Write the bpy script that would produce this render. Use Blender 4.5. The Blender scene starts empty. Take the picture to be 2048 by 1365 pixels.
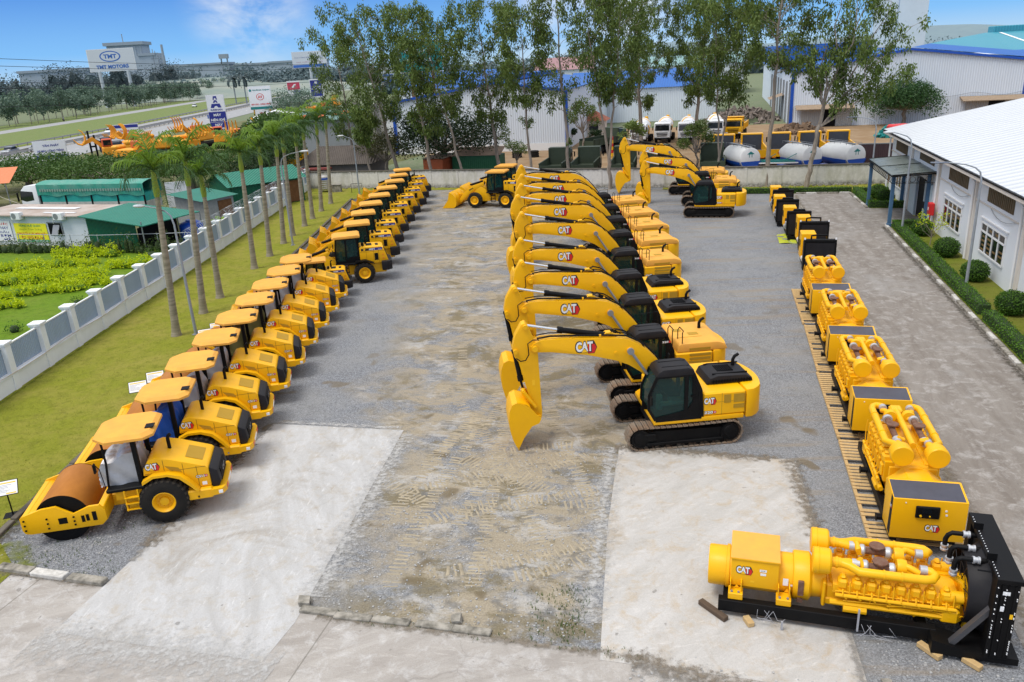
import bpy, bmesh, math, random
from mathutils import Vector, Matrix, Euler
from math import sin, cos, pi, radians, sqrt, atan2, hypot
RN = random.Random(11)
S = bpy.context.scene
COL = S.collection
def U(u, r, z=0.0):            # the yard's second grid: u runs along the right-hand road, r to its right
    return (u*0.2588 + r*0.9659, u*0.9659 - r*0.2588, z)
UR = radians(-15)              # heading of that grid

# ------------------------------------------------------------------ materials
def nodes(name):
    m = bpy.data.materials.new(name); m.use_nodes = True
    nt = m.node_tree; b = nt.nodes['Principled BSDF']
    return m, nt, b
def N(nt, typ, **kw):
    n = nt.nodes.new(typ)
    for k, v in kw.items():
        if k.startswith('i_'):
            key = k[2:]; key = int(key) if key.isdigit() else key.replace('_', ' ')
            n.inputs[key].default_value = v
        else: setattr(n, k, v)
    return n
def L(nt, a, b): nt.links.new(a, b)
def math_(nt, op, a, b=None, clamp=False):
    n = nt.nodes.new('ShaderNodeMath'); n.operation = op; n.use_clamp = clamp
    for i, v in enumerate((a, b)):
        if v is None: continue
        if isinstance(v, (int, float)): n.inputs[i].default_value = v
        else: L(nt, v, n.inputs[i])
    return n.outputs[0]
def mixc(nt, fac, a, b, mode='MIX'):
    n = nt.nodes.new('ShaderNodeMix'); n.data_type = 'RGBA'; n.blend_type = mode
    if isinstance(fac, (int, float)): n.inputs[0].default_value = fac
    else: L(nt, fac, n.inputs[0])
    for i, v in ((6, a), (7, b)):
        if isinstance(v, (tuple, list)): n.inputs[i].default_value = (*v[:3], 1)
        else: L(nt, v, n.inputs[i])
    return n.outputs[2]
def ramp(nt, fac, a, b, ca=(0, 0, 0), cb=(1, 1, 1)):
    n = nt.nodes.new('ShaderNodeValToRGB'); L(nt, fac, n.inputs[0])
    e = n.color_ramp.elements; e[0].position = a; e[1].position = b
    e[0].color = (*ca, 1); e[1].color = (*cb, 1)
    return n.outputs[0]
def noise(nt, vec, scale, detail=4, rough=.55, dist=0):
    n = N(nt, 'ShaderNodeTexNoise', i_Scale=scale, i_Detail=detail, i_Roughness=rough, i_Distortion=dist)
    if vec is not None: L(nt, vec, n.inputs['Vector'])
    return n.outputs['Fac']
def vmul(nt, vec, v):
    n = nt.nodes.new('ShaderNodeVectorMath'); n.operation = 'MULTIPLY'; L(nt, vec, n.inputs[0]); n.inputs[1].default_value = v
    return n.outputs[0]
def bump(nt, b, h, strength, dist=.02):
    n = N(nt, 'ShaderNodeBump', i_Strength=strength, i_Distance=dist); L(nt, h, n.inputs['Height']); L(nt, n.outputs[0], b.inputs['Normal'])
HAZE = (0.40, 0.52, 0.62)  # aerial haze of distance, painted straight into the base colours
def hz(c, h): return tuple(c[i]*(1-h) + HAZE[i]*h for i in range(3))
MC = {}
def mat(name, col, rough=.55, metal=0., var=.12, vs=3., col2=None, bmp=0., bs=20., spec=.5, haze=0., coat=0., world=False, stretch=None):
    if name in MC: return MC[name]
    col = hz(col, haze)
    m, nt, b = nodes(name)
    b.inputs['Roughness'].default_value = rough; b.inputs['Metallic'].default_value = metal
    b.inputs['Specular IOR Level'].default_value = spec
    if coat: b.inputs['Coat Weight'].default_value = coat; b.inputs['Coat Roughness'].default_value = .15
    if world: vec = nt.nodes.new('ShaderNodeNewGeometry').outputs['Position']
    else: vec = nt.nodes.new('ShaderNodeTexCoord').outputs['Object']
    if stretch: vec = vmul(nt, vec, stretch)
    c2 = hz(col2, haze) if col2 else tuple(x*.45 for x in col)
    f = ramp(nt, noise(nt, vec, vs, 5, .6), .35, .75)
    f = math_(nt, 'MULTIPLY', f, var if not col2 else max(var, .12))
    L(nt, mixc(nt, f, col, c2), b.inputs['Base Color'])
    rr = math_(nt, 'ADD', math_(nt, 'MULTIPLY', f, .35), rough, True); L(nt, rr, b.inputs['Roughness'])
    if bmp: bump(nt, b, noise(nt, vec, bs, 3), bmp)
    MC[name] = m; return m
def leafmat(name, c, c2, haze=0., trans=.25):
    c = hz(c, haze); c2 = hz(c2, haze)
    m, nt, b = nodes(name)
    g = nt.nodes.new('ShaderNodeNewGeometry')
    f = noise(nt, g.outputs['Position'], .55, 3)
    f2 = math_(nt, 'ADD', math_(nt, 'MULTIPLY', g.outputs['Random Per Island'], .6), math_(nt, 'MULTIPLY', ramp(nt, f, .3, .7), .4))
    L(nt, mixc(nt, f2, c, c2), b.inputs['Base Color'])
    b.inputs['Roughness'].default_value = .55; b.inputs['Specular IOR Level'].default_value = .3
    b.inputs['Transmission Weight'].default_value = 0
    b.inputs['Subsurface Weight'].default_value = 0
    t = N(nt, 'ShaderNodeBsdfTranslucent'); L(nt, mixc(nt, f2, c, c2), t.inputs[0])
    mx = N(nt, 'ShaderNodeMixShader', i_Fac=trans)
    L(nt, b.outputs[0], mx.inputs[1]); L(nt, t.outputs[0], mx.inputs[2])
    L(nt, mx.outputs[0], nt.nodes['Material Output'].inputs[0])
    MC[name] = m; return m

# ------------------------------------------------------------------ mesh builder
class MB:
    def __init__(s): s.v = []; s.f = []; s.m = []; s.M = None; s.mi = 0
    def add(s, vs, fs, mi=None):
        o = len(s.v)
        if s.M is not None: vs = [tuple(s.M @ Vector(p)) for p in vs]
        s.v.extend(vs); s.f.extend([tuple(i+o for i in f) for f in fs]); s.m.extend([s.mi if mi is None else mi]*len(fs))
        return s
    def box(s, x0, x1, y0, y1, z0, z1, c=0., mi=None):
        if x0 > x1: x0, x1 = x1, x0
        if y0 > y1: y0, y1 = y1, y0
        if z0 > z1: z0, z1 = z1, z0
        if c <= 0:
            vs = [(x, y, z) for x in (x0, x1) for y in (y0, y1) for z in (z0, z1)]
            return s.add(vs, [(0, 1, 3, 2), (4, 6, 7, 5), (0, 4, 5, 1), (2, 3, 7, 6), (0, 2, 6, 4), (1, 5, 7, 3)], mi)
        c = min(c, (x1-x0)*.45, (y1-y0)*.45, (z1-z0)*.45)
        X, Y, Z = (x0, x1), (y0, y1), (z0, z1); vs = []; idx = {}
        for i in (0, 1):
            for j in (0, 1):
                for k in (0, 1):
                    a, b, d = X[i]+(c, -c)[i], Y[j]+(c, -c)[j], Z[k]+(c, -c)[k]
                    idx[i, j, k] = len(vs); vs += [(X[i], b, d), (a, Y[j], d), (a, b, Z[k])]
        I = lambda i, j, k, t: idx[i, j, k]+t
        fs = []
        for i in (0, 1):
            q = [I(i, 0, 0, 0), I(i, 1, 0, 0), I(i, 1, 1, 0), I(i, 0, 1, 0)]; fs.append(q if i else q[::-1])
            q = [I(0, i, 0, 1), I(1, i, 0, 1), I(1, i, 1, 1), I(0, i, 1, 1)]; fs.append(q[::-1] if i else q)
            q = [I(0, 0, i, 2), I(1, 0, i, 2), I(1, 1, i, 2), I(0, 1, i, 2)]; fs.append(q if i else q[::-1])
        for a in (0, 1):
            for b in (0, 1):
                fs += [(I(a, b, 0, 0), I(a, b, 1, 0), I(a, b, 1, 1), I(a, b, 0, 1)), (I(a, 0, b, 0), I(a, 1, b, 0), I(a, 1, b, 2), I(a, 0, b, 2)), (I(0, a, b, 1), I(1, a, b, 1), I(1, a, b, 2), I(0, a, b, 2))]
                for d in (0, 1): fs.append((I(a, b, d, 0), I(a, b, d, 1), I(a, b, d, 2)))
        seen = []; 
        for f in fs:
            if f not in seen: seen.append(f)
        return s.add(vs, [tuple(f) for f in seen], mi)
    def prism(s, prof, y0, y1, mi=None):          # side profile (x, z) pushed along y
        n = len(prof)
        vs = [(x, y0, z) for x, z in prof] + [(x, y1, z) for x, z in prof]
        return s.add(vs, [tuple(range(n)), tuple(range(2*n-1, n-1, -1))] + [(i, i+n, (i+1) % n+n, (i+1) % n) for i in range(n)], mi)
    def zprism(s, pl, z0, z1, mi=None):           # plan outline (x, y) pushed up
        n = len(pl)
        vs = [(x, y, z0) for x, y in pl] + [(x, y, z1) for x, y in pl]
        return s.add(vs, [tuple(range(n-1, -1, -1)), tuple(range(n, 2*n))] + [(i, (i+1) % n, (i+1) % n+n, i+n) for i in range(n)], mi)
    def tube(s, path, r, n=8, mi=None, cap=True):
        P = [Vector(p) for p in path]; k = len(P); rs = r if isinstance(r, (list, tuple)) else [r]*k
        vs = []; fs = []; up = None
        for i in range(k):
            t = (P[min(i+1, k-1)]-P[max(i-1, 0)]); t = t.normalized() if t.length > 1e-9 else Vector((0, 0, 1))
            if up is None: a = t.orthogonal().normalized()
            else:
                a = up - t*up.dot(t); a = a.normalized() if a.length > 1e-6 else t.orthogonal().normalized()
            up = a; b = t.cross(a)
            for j in range(n):
                w = 2*pi*j/n; vs.append(tuple(P[i] + (a*cos(w)+b*sin(w))*rs[i]))
        for i in range(k-1):
            for j in range(n):
                fs.append((i*n+j, i*n+(j+1) % n, (i+1)*n+(j+1) % n, (i+1)*n+j))
        if cap: fs += [tuple(range(n-1, -1, -1)), tuple(range((k-1)*n, k*n))]
        return s.add(vs, fs, mi)
    def cyl(s, p0, p1, r, n=16, mi=None, r1=None, cap=True): return s.tube([p0, p1], [r, r if r1 is None else r1], n, mi, cap)
    def lathe(s, c, ax, prof, n=24, mi=None, closed=False):  # prof: (distance along axis, radius)
        c = Vector(c); ax = Vector(ax).normalized(); a = ax.orthogonal().normalized(); b = ax.cross(a)
        vs = []; fs = []; k = len(prof)
        for d, r in prof:
            for j in range(n):
                w = 2*pi*j/n; vs.append(tuple(c + ax*d + (a*cos(w)+b*sin(w))*r))
        for i in range(k if closed else k-1):
            i2 = (i+1) % k
            for j in range(n): fs.append((i*n+j, i*n+(j+1) % n, i2*n+(j+1) % n, i2*n+j))
        if not closed:
            if prof[0][1] > 1e-4: fs.append(tuple(range(n-1, -1, -1)))
            if prof[-1][1] > 1e-4: fs.append(tuple(range((k-1)*n, k*n)))
        return s.add(vs, fs, mi)
    def ball(s, c, r, n=12, k=7, mi=None):
        rx, ry, rz = r if isinstance(r, (tuple, list)) else (r, r, r)
        vs = []; fs = []
        for i in range(k+1):
            t = pi*i/k
            for j in range(n): vs.append((c[0]+rx*sin(t)*cos(2*pi*j/n), c[1]+ry*sin(t)*sin(2*pi*j/n), c[2]-rz*cos(t)))
        for i in range(k):
            for j in range(n): fs.append((i*n+j, i*n+(j+1) % n, (i+1)*n+(j+1) % n, (i+1)*n+j))
        return s.add(vs, fs, mi)
    def quad(s, *p, mi=None): return s.add(list(p), [tuple(range(len(p)))], mi)
    def grid(s, fn, nu, nv, mi=None):
        vs = [fn(i/nu, j/nv) for i in range(nu+1) for j in range(nv+1)]
        return s.add(vs, [(i*(nv+1)+j, (i+1)*(nv+1)+j, (i+1)*(nv+1)+j+1, i*(nv+1)+j+1) for i in range(nu) for j in range(nv)], mi)
    def build(s, name, mats, parent=None, smooth=30, bevel=0., label=None):
        me = bpy.data.meshes.new(name); me.from_pydata(s.v, [], s.f)
        if not isinstance(mats, (list, tuple)): mats = [mats]
        for m in mats: me.materials.append(m)
        if len(mats) > 1: me.polygons.foreach_set('material_index', s.m)
        me.update()
        if len(s.f) < 40000:
            bm = bmesh.new(); bm.from_mesh(me)
            bmesh.ops.recalc_face_normals(bm, faces=bm.faces)
            if bevel:
                bmesh.ops.remove_doubles(bm, verts=bm.verts, dist=1e-5)
                ed = [e for e in bm.edges if len(e.link_faces) == 2 and e.calc_face_angle(0) > .6]
                bmesh.ops.bevel(bm, geom=ed, offset=bevel, segments=2, profile=.6, affect='EDGES', clamp_overlap=True)
            bm.to_mesh(me); bm.free()
        if smooth: me.shade_smooth(); me.set_sharp_from_angle(angle=radians(smooth))
        o = bpy.data.objects.new(name, me); COL.objects.link(o)
        if parent: o.parent = parent
        if label: o['label'] = label
        return o
def pieces(b, name, m, parent, smooth=30, bevel=0.):
    """one object for every separate piece in the builder"""
    par = list(range(len(b.v)))
    def find(i):
        while par[i] != i: par[i] = par[par[i]]; i = par[i]
        return i
    for f in b.f:
        r = find(f[0])
        for i in f[1:]: par[find(i)] = r
    gr = {}
    for f, k in zip(b.f, b.m): gr.setdefault(find(f[0]), []).append((f, k))
    out = []
    for fs in gr.values():
        c = MB(); mp = {}
        for f, k in fs:
            for i in f:
                if i not in mp: mp[i] = len(c.v); c.v.append(b.v[i])
            c.f.append(tuple(mp[i] for i in f)); c.m.append(k)
        out.append(c.build(name, m, parent, smooth, bevel))
    return out
def tag(o, label, cat, group=None, kind=None):
    if label: o['label'] = label
    if cat: o['category'] = cat
    if group: o['group'] = group
    if kind: o['kind'] = kind
    return o
def thing(name, label, cat, loc=(0, 0, 0), rz=0., group=None):
    o = bpy.data.objects.new(name, None); COL.objects.link(o); o.empty_display_size = .2
    o.location = loc; o.rotation_euler = (0, 0, rz)
    return tag(o, label, cat, group)
def dup(root, loc, rz, label, group=None, skip=()):
    r = root.copy(); COL.objects.link(r); r.location = loc; r.rotation_euler = (0, 0, rz)
    r['label'] = label
    if group: r['group'] = group
    for ch in list(root.children):
        if ch.name.split('.')[0] in skip: continue
        c = ch.copy(); COL.objects.link(c); c.parent = r
        for g in list(ch.children):
            d = g.copy(); COL.objects.link(d); d.parent = c
    return r
def structure(name, mb, m, smooth=0):
    o = mb.build(name, m, None, smooth); o['kind'] = 'structure'; return o
def sheet(name, pts, z, m):
    b = MB(); b.add([(p[0], p[1], z) for p in pts], [tuple(range(len(pts)))]); return structure(name, b, m)

# ------------------------------------------------------------------ lettering
TC = {}
def glyphs(s, bold=0.):
    k = (s, bold)
    if k in TC: return TC[k]
    cu = bpy.data.curves.new('lettering', 'FONT'); cu.body = s; cu.size = 1; cu.offset = bold; cu.resolution_u = 3
    cu.align_x = 'CENTER'; cu.align_y = 'CENTER'
    o = bpy.data.objects.new('lettering', cu); COL.objects.link(o)
    dg = bpy.context.evaluated_depsgraph_get(); dg.update()
    me = bpy.data.meshes.new_from_object(o.evaluated_get(dg))
    vs = [tuple(v.co) for v in me.vertices]; fs = [tuple(p.vertices) for p in me.polygons]
    bpy.data.objects.remove(o); bpy.data.meshes.remove(me); bpy.data.curves.remove(cu)
    if vs:
        x0 = min(v[0] for v in vs); x1 = max(v[0] for v in vs); y0 = min(v[1] for v in vs); y1 = max(v[1] for v in vs)
        vs = [(v[0]-(x0+x1)/2, v[1]-(y0+y1)/2, 0) for v in vs]; TC[k] = (vs, fs, x1-x0, y1-y0)
    else: TC[k] = ([], [], 1, 1)
    return TC[k]
def frame_(o, ex, ey):         # plane at o with unit axes ex (text runs) and ey (text up)
    ex = Vector(ex).normalized(); ey = Vector(ey).normalized(); n = ex.cross(ey)
    return Matrix(((ex.x, ey.x, n.x, o[0]), (ex.y, ey.y, n.y, o[1]), (ex.z, ey.z, n.z, o[2]), (0, 0, 0, 1)))
def text(mb, s, M, cx, cy, w, h, mi=0, bold=.012, lift=.004):
    vs, fs, W, H = glyphs(s, bold)
    if not vs: return
    mb.add([tuple(M @ Vector((cx + v[0]*w/W, cy + v[1]*h/H, lift))) for v in vs], fs, mi)
def poly(mb, M, pts, mi=0, lift=.002):
    mb.add([tuple(M @ Vector((x, y, lift))) for x, y in pts], [tuple(range(len(pts)))], mi)
def rect(mb, M, x0, x1, y0, y1, mi=0, lift=.002): poly(mb, M, [(x0, y0), (x1, y0), (x1, y1), (x0, y1)], mi, lift)
YEL = mat('yellow_paint', (.87, .45, .001), .42, var=.30, vs=1.1, col2=(.60, .26, .012), spec=.32, coat=.04, world=True)
YEL2 = mat('tan_yellow_paint', (.80, .39, .06), .6, var=.55, vs=1.6, col2=(.56, .28, .08), spec=.22, world=True)  # roof, canopy and hood tan; on the terminal box it paints top light
YELD = mat('yellow_mesh_grille', (.42, .24, .01), .7, bmp=.6, bs=60)
BLK = mat('black_paint', (.004, .004, .0045), .5, var=.22, vs=4, col2=(.02, .018, .016), spec=.15)
BLKT = mat('black_cab_roof', (.012, .011, .013), .5, var=.3, vs=3, col2=(.04, .037, .035), spec=.22)
GRASSF = None
RUB = mat('tyre_rubber', (.014, .013, .012), .85, var=.35, vs=3, col2=(.05, .04, .03), bmp=.3, bs=30, spec=.2)
LUG = mat('dusty_tyre_lug', (.055, .046, .036), .9, var=.5, vs=5, col2=(.02, .018, .016), spec=.15)
STL = mat('track_shoe_steel', (.25, .21, .165), .6, .35, var=.7, vs=1.6, col2=(.22, .10, .035))
CHR = mat('chrome_rod', (.75, .76, .78), .18, 1., var=.05)
GRY = mat('grey_steel', (.28, .29, .30), .5, .5)
RUST = mat('rusty_drum_steel', (.46, .165, .010), .5, .1, var=.75, vs=1.3, col2=(.25, .085, .012), stretch=(1, .35, 1), spec=.4)
EXH = mat('rusty_exhaust', (.16, .07, .04), .8, .3, var=.6, vs=9, col2=(.30, .20, .15))
SIL = mat('silver_tarp', (.50, .50, .51), .38, .4, var=.35, vs=2, bmp=.3, bs=6)
BLUT = mat('blue_tarp', (.012, .09, .42), .5, var=.3, vs=3)
OLV = mat('olive_tarp', (.13, .12, .03), .6, var=.3, vs=3)
WHT = mat('white_paint', (.78, .78, .78), .5, var=.08)
DUST = mat('panel_gap', (.20, .10, .004), .8, var=.1)
WHTD = mat('white_decal', (.8, .8, .8), .5, var=.02)
BLKD = mat('black_decal', (.012, .012, .012), .5, var=.02)
REDD = mat('red_decal', (.62, .015, .015), .5, var=.02)
YELDC = mat('yellow_decal', (.9, .5, .005), .5, var=.02)
BLUD = mat('blue_decal', (.02, .03, .25), .5, var=.02)
BLU = mat('blue_paint', (.008, .075, .42), .45, var=.12)
TEAL = mat('teal_paint', (.01, .22, .21), .5, var=.1)
SEATG = mat('cab_interior', (.05, .30, .27), .6, var=.5, vs=5, col2=(.35, .30, .03))
AMB = mat('amber_lens', (.8, .25, .01), .3)
REDL = mat('red_lens', (.6, .02, .02), .3)
WOOD = mat('pallet_wood', (.56, .38, .17), .8, var=.5, vs=3, col2=(.36, .22, .09), stretch=(6, 1, 6))
WOODD = mat('dark_timber', (.10, .065, .04), .85, var=.4, vs=5)
def glass(name, tint, a=.55, rough=.06):
    m, nt, b = nodes(name)
    b.inputs['Base Color'].default_value = (*tint, 1); b.inputs['Roughness'].default_value = rough
    b.inputs['Specular IOR Level'].default_value = .6
    t = N(nt, 'ShaderNodeBsdfTransparent'); t.inputs[0].default_value = (*[min(1, x*2+.35) for x in tint], 1)
    mx = N(nt, 'ShaderNodeMixShader', i_Fac=a); L(nt, t.outputs[0], mx.inputs[1]); L(nt, b.outputs[0], mx.inputs[2])
    L(nt, mx.outputs[0], nt.nodes['Material Output'].inputs[0]); return m
GLS = glass('tinted_cab_glass', (.010, .055, .052), .45)
GLSD = glass('dark_glass', (.01, .013, .016), .9)

# ---- ground and building surfaces
def pos(nt): return nt.nodes.new('ShaderNodeNewGeometry').outputs['Position']
def sep(nt, v):
    n = nt.nodes.new('ShaderNodeSeparateXYZ'); L(nt, v, n.inputs[0]); return n.outputs
def rotz(nt, v, a):
    n = N(nt, 'ShaderNodeVectorRotate', rotation_type='Z_AXIS', i_Angle=a); L(nt, v, n.inputs['Vector']); return n.outputs[0]
def smooth(nt, v, a, b):
    n = N(nt, 'ShaderNodeMapRange', interpolation_type='SMOOTHSTEP'); L(nt, v, n.inputs[0])
    n.inputs[1].default_value = a; n.inputs[2].default_value = b; return n.outputs[0]

def gravel_mat():
    m, nt, b = nodes('gravel_yard'); P = pos(nt); X, Y, Z = sep(nt, P)
    vo = N(nt, 'ShaderNodeTexVoronoi', i_Scale=34.); L(nt, P, vo.inputs['Vector'])
    cell = sep(nt, vo.outputs['Color'])[0]
    fine = noise(nt, P, 9, 6, .8); spk = noise(nt, P, 55, 2, .6)
    g = mixc(nt, ramp(nt, cell, .05, .95), (.085, .09, .10), (.36, .37, .39))
    g = mixc(nt, math_(nt, 'MULTIPLY', ramp(nt, fine, .36, .68), .6), g, (.155, .162, .178))
    g = mixc(nt, math_(nt, 'MULTIPLY', ramp(nt, spk, .60, .72), .7), g, (.46, .46, .46))
    big = noise(nt, P, .22, 5, .65)
    g = mixc(nt, math_(nt, 'MULTIPLY', ramp(nt, big, .42, .66), .5), g, (.29, .285, .27))
    dk = noise(nt, P, .9, 5, .7, .6); g = mixc(nt, math_(nt, 'MULTIPLY', ramp(nt, dk, .55, .75), .4), g, (.09, .088, .085))
    # worn sandy lane in the middle of the yard, wider towards the front
    cx = math_(nt, 'SUBTRACT', X, math_(nt, 'MULTIPLY', math_(nt, 'SUBTRACT', Y, 25), -.036))
    wob = math_(nt, 'MULTIPLY', math_(nt, 'SUBTRACT', noise(nt, P, .18, 4, .6), .5), 9)
    d = math_(nt, 'ABSOLUTE', math_(nt, 'ADD', cx, wob))
    wd = math_(nt, 'SUBTRACT', 6.2, math_(nt, 'MULTIPLY', Y, .008))
    lane = math_(nt, 'SUBTRACT', 1, smooth(nt, math_(nt, 'SUBTRACT', d, wd), -2.6, 1.2))
    V = vmul(nt, rotz(nt, P, .2), (.8, 1.15, 1))
    def patch(sc, a, c_, off=0., det=9, ro=.74, di=.5):
        n = N(nt, 'ShaderNodeTexNoise', i_Scale=sc, i_Detail=det, i_Roughness=ro, i_Distortion=di)
        o = N(nt, 'ShaderNodeVectorMath', operation='ADD'); L(nt, V, o.inputs[0]); o.inputs[1].default_value = (off, off*.7, 0); L(nt, o.outputs[0], n.inputs['Vector'])
        return math_(nt, 'MULTIPLY', ramp(nt, n.outputs['Fac'], a, c_), lane, True)
    grit = ramp(nt, noise(nt, P, 20, 5, .8), .36, .64)
    c = mixc(nt, math_(nt, 'MULTIPLY', patch(.45, .425, .54), .88), g, mixc(nt, grit, (.44, .37, .26), (.25, .205, .14)))
    c = mixc(nt, math_(nt, 'MULTIPLY', patch(.42, .51, .58, 31.), .85), c, mixc(nt, grit, (.235, .195, .115), (.13, .105, .06)))
    c = mixc(nt, math_(nt, 'MULTIPLY', patch(.6, .53, .62, 77.), .75), c, mixc(nt, grit, (.52, .50, .47), (.36, .345, .325)))
    c = mixc(nt, math_(nt, 'MULTIPLY', patch(1.5, .54, .62, 120.), .65), c, (.14, .135, .125))
    wet = math_(nt, 'MULTIPLY', ramp(nt, noise(nt, P, .55, 2, .4), .655, .69), smooth(nt, Y, 48, 26))
    c = mixc(nt, math_(nt, 'MULTIPLY', wet, .8), c, (.15, .115, .065))
    L(nt, math_(nt, 'SUBTRACT', .92, math_(nt, 'MULTIPLY', wet, .35)), b.inputs['Roughness'])
    # rutted stripes to the right of the excavators
    rut = N(nt, 'ShaderNodeTexNoise', i_Scale=1., i_Detail=5, i_Roughness=.65); L(nt, vmul(nt, rotz(nt, P, .1), (.16, 1.5, 1)), rut.inputs['Vector'])
    c = mixc(nt, math_(nt, 'MULTIPLY', math_(nt, 'MULTIPLY', ramp(nt, rut.outputs['Fac'], .53, .66), smooth(nt, X, 5, 9)), .6), c, (.27, .215, .145))
    L(nt, c, b.inputs['Base Color'])
    h = math_(nt, 'ADD', math_(nt, 'MULTIPLY', cell, .5), math_(nt, 'ADD', fine, math_(nt, 'MULTIPLY', dk, .6)))
    bump(nt, b, h, .7, .04); b.inputs['Specular IOR Level'].default_value = .2
    return m
def concrete_mat(name, c0, c1, stain, crack=0., srot=.3, joints=0.):
    m, nt, b = nodes(name); P = pos(nt)
    n1 = noise(nt, vmul(nt, rotz(nt, P, srot), (1.5, .3, 1)), .7, 8, .72, 1.0); n2 = noise(nt, P, 1.7, 8, .75, .5); n3 = noise(nt, P, 30, 4, .75)
    c = mixc(nt, ramp(nt, n1, .36, .64), c0, c1)
    c = mixc(nt, math_(nt, 'MULTIPLY', ramp(nt, n2, .50, .66), .7), c, stain)
    st = noise(nt, P, .30, 6, .68, .8); c = mixc(nt, math_(nt, 'MULTIPLY', ramp(nt, st, .53, .66), .65), c, tuple(x*.70 for x in stain) if stain[0] < .5 else tuple(x*.8 for x in c1))
    k_ = .55 if c0[0] > .3 else .25
    fl = noise(nt, vmul(nt, rotz(nt, P, srot+.5), (6, 1.2, 1)), 1.3, 7, .75, .4); c = mixc(nt, math_(nt, 'MULTIPLY', ramp(nt, fl, .56, .70), k_), c, tuple(min(.72, x*1.35) for x in c0))
    c = mixc(nt, math_(nt, 'MULTIPLY', ramp(nt, n3, .45, .75), .30), c, tuple(x*.4 for x in c1))
    sp = noise(nt, P, 3.2, 2, .5); c = mixc(nt, math_(nt, 'MULTIPLY', ramp(nt, sp, .72, .76), .5), c, (.10, .09, .075))
    cv = N(nt, 'ShaderNodeTexVoronoi', feature='DISTANCE_TO_EDGE', i_Scale=.27); wv = N(nt, 'ShaderNodeVectorMath', operation='ADD'); wn = N(nt, 'ShaderNodeTexNoise', i_Scale=1.6, i_Detail=5); L(nt, P, wn.inputs['Vector']); L(nt, vmul(nt, wn.outputs['Color'], (.7, .7, 0)), wv.inputs[0]); L(nt, P, wv.inputs[1]); L(nt, wv.outputs[0], cv.inputs['Vector'])
    ck = math_(nt, 'MULTIPLY', smooth(nt, cv.outputs['Distance'], .006, .001), ramp(nt, n1, .42, .55)); c = mixc(nt, math_(nt, 'MULTIPLY', ck, .22 if joints else .08), c, (.09, .08, .07))
    if joints:
        br = N(nt, 'ShaderNodeTexBrick', offset=0., i_Scale=1., i_Color1=(0, 0, 0, 1), i_Color2=(0, 0, 0, 1), i_Mortar=(1, 1, 1, 1))
        br.inputs['Mortar Size'].default_value = .02; br.inputs['Brick Width'].default_value = joints; br.inputs['Row Height'].default_value = joints
        L(nt, rotz(nt, P, .262), br.inputs['Vector'])
        c = mixc(nt, math_(nt, 'MULTIPLY', sep(nt, br.outputs['Color'])[0], .5), c, (.10, .09, .07))
    L(nt, c, b.inputs['Base Color']); b.inputs['Roughness'].default_value = .85; b.inputs['Specular IOR Level'].default_value = .25
    bump(nt, b, math_(nt, 'ADD', n2, math_(nt, 'MULTIPLY', n3, .5)), .4, .02)
    return m
def grass_mat(name, a, b_, dry, haze=0.):
    a, b_, dry = hz(a, haze), hz(b_, haze), hz(dry, haze)
    m, nt, b = nodes(name); P = pos(nt)
    f = noise(nt, P, 11, 6, .85); g = noise(nt, P, .4, 6, .7); h = noise(nt, P, 1.9, 6, .75)
    c = mixc(nt, ramp(nt, f, .3, .7), a, b_)
    c = mixc(nt, math_(nt, 'MULTIPLY', ramp(nt, g, .42, .68), .6), c, dry)
    c = mixc(nt, math_(nt, 'MULTIPLY', ramp(nt, h, .48, .68), .5), c, tuple(x*.5 for x in a))
    L(nt, c, b.inputs['Base Color']); b.inputs['Roughness'].default_value = .9; b.inputs['Specular IOR Level'].default_value = .15
    bump(nt, b, f, .9, .06); return m
def corr_mat(name, c, axis=0, pitch=.25, rough=.5, c2=None, ang=0., haze=0., depth=.04):   # ribbed sheet metal
    c = hz(c, haze); m, nt, b = nodes(name); P = pos(nt); V = rotz(nt, P, ang)
    x = sep(nt, V)[axis]
    w = math_(nt, 'SINE', math_(nt, 'MULTIPLY', x, 2*pi/pitch))
    n1 = noise(nt, vmul(nt, P, (1, 1, .15)), .8, 5, .6)
    c2 = c2 or tuple(k*.72 for k in c)
    cc = mixc(nt, math_(nt, 'MULTIPLY', ramp(nt, n1, .4, .75), .5), c, c2)
    cc = mixc(nt, math_(nt, 'MULTIPLY', ramp(nt, w, -.9, -.3, (1, 1, 1), (0, 0, 0)), .22), cc, tuple(k*.5 for k in c))
    L(nt, cc, b.inputs['Base Color']); b.inputs['Roughness'].default_value = rough; b.inputs['Specular IOR Level'].default_value = .3
    bump(nt, b, w, .6, depth); return m
def oldwall_mat(name, c, moss, hgt):
    m, nt, b = nodes(name); P = pos(nt); z = sep(nt, P)[2]
    n1 = noise(nt, vmul(nt, P, (1, 1, .25)), .9, 6, .65); n2 = noise(nt, P, 3.5, 5, .7)
    cc = mixc(nt, ramp(nt, n2, .35, .7), c, tuple(k*.82 for k in c))
    cc = mixc(nt, math_(nt, 'MULTIPLY', ramp(nt, n1, .50, .72), .6), cc, moss)
    edge = math_(nt, 'ADD', smooth(nt, z, .55, .05), smooth(nt, z, hgt-.45, hgt), True)
    edge = math_(nt, 'MULTIPLY', edge, ramp(nt, n2, .3, .6))
    cc = mixc(nt, math_(nt, 'MULTIPLY', edge, .8), cc, (.06, .055, .035))
    L(nt, cc, b.inputs['Base Color']); b.inputs['Roughness'].default_value = .9; bump(nt, b, n2, .3, .02); return m
GRAVEL = gravel_mat()
CONC = concrete_mat('white_concrete', (.50, .495, .49), (.40, .39, .375), (.39, .34, .27), srot=-.35)
CONC2 = concrete_mat('apron_concrete', (.42, .39, .355), (.31, .28, .25), (.53, .515, .50), srot=1.3, joints=9.)
ROADC = concrete_mat('road_concrete', (.265, .24, .215), (.185, .16, .138), (.43, .41, .39), srot=.26)
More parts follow.
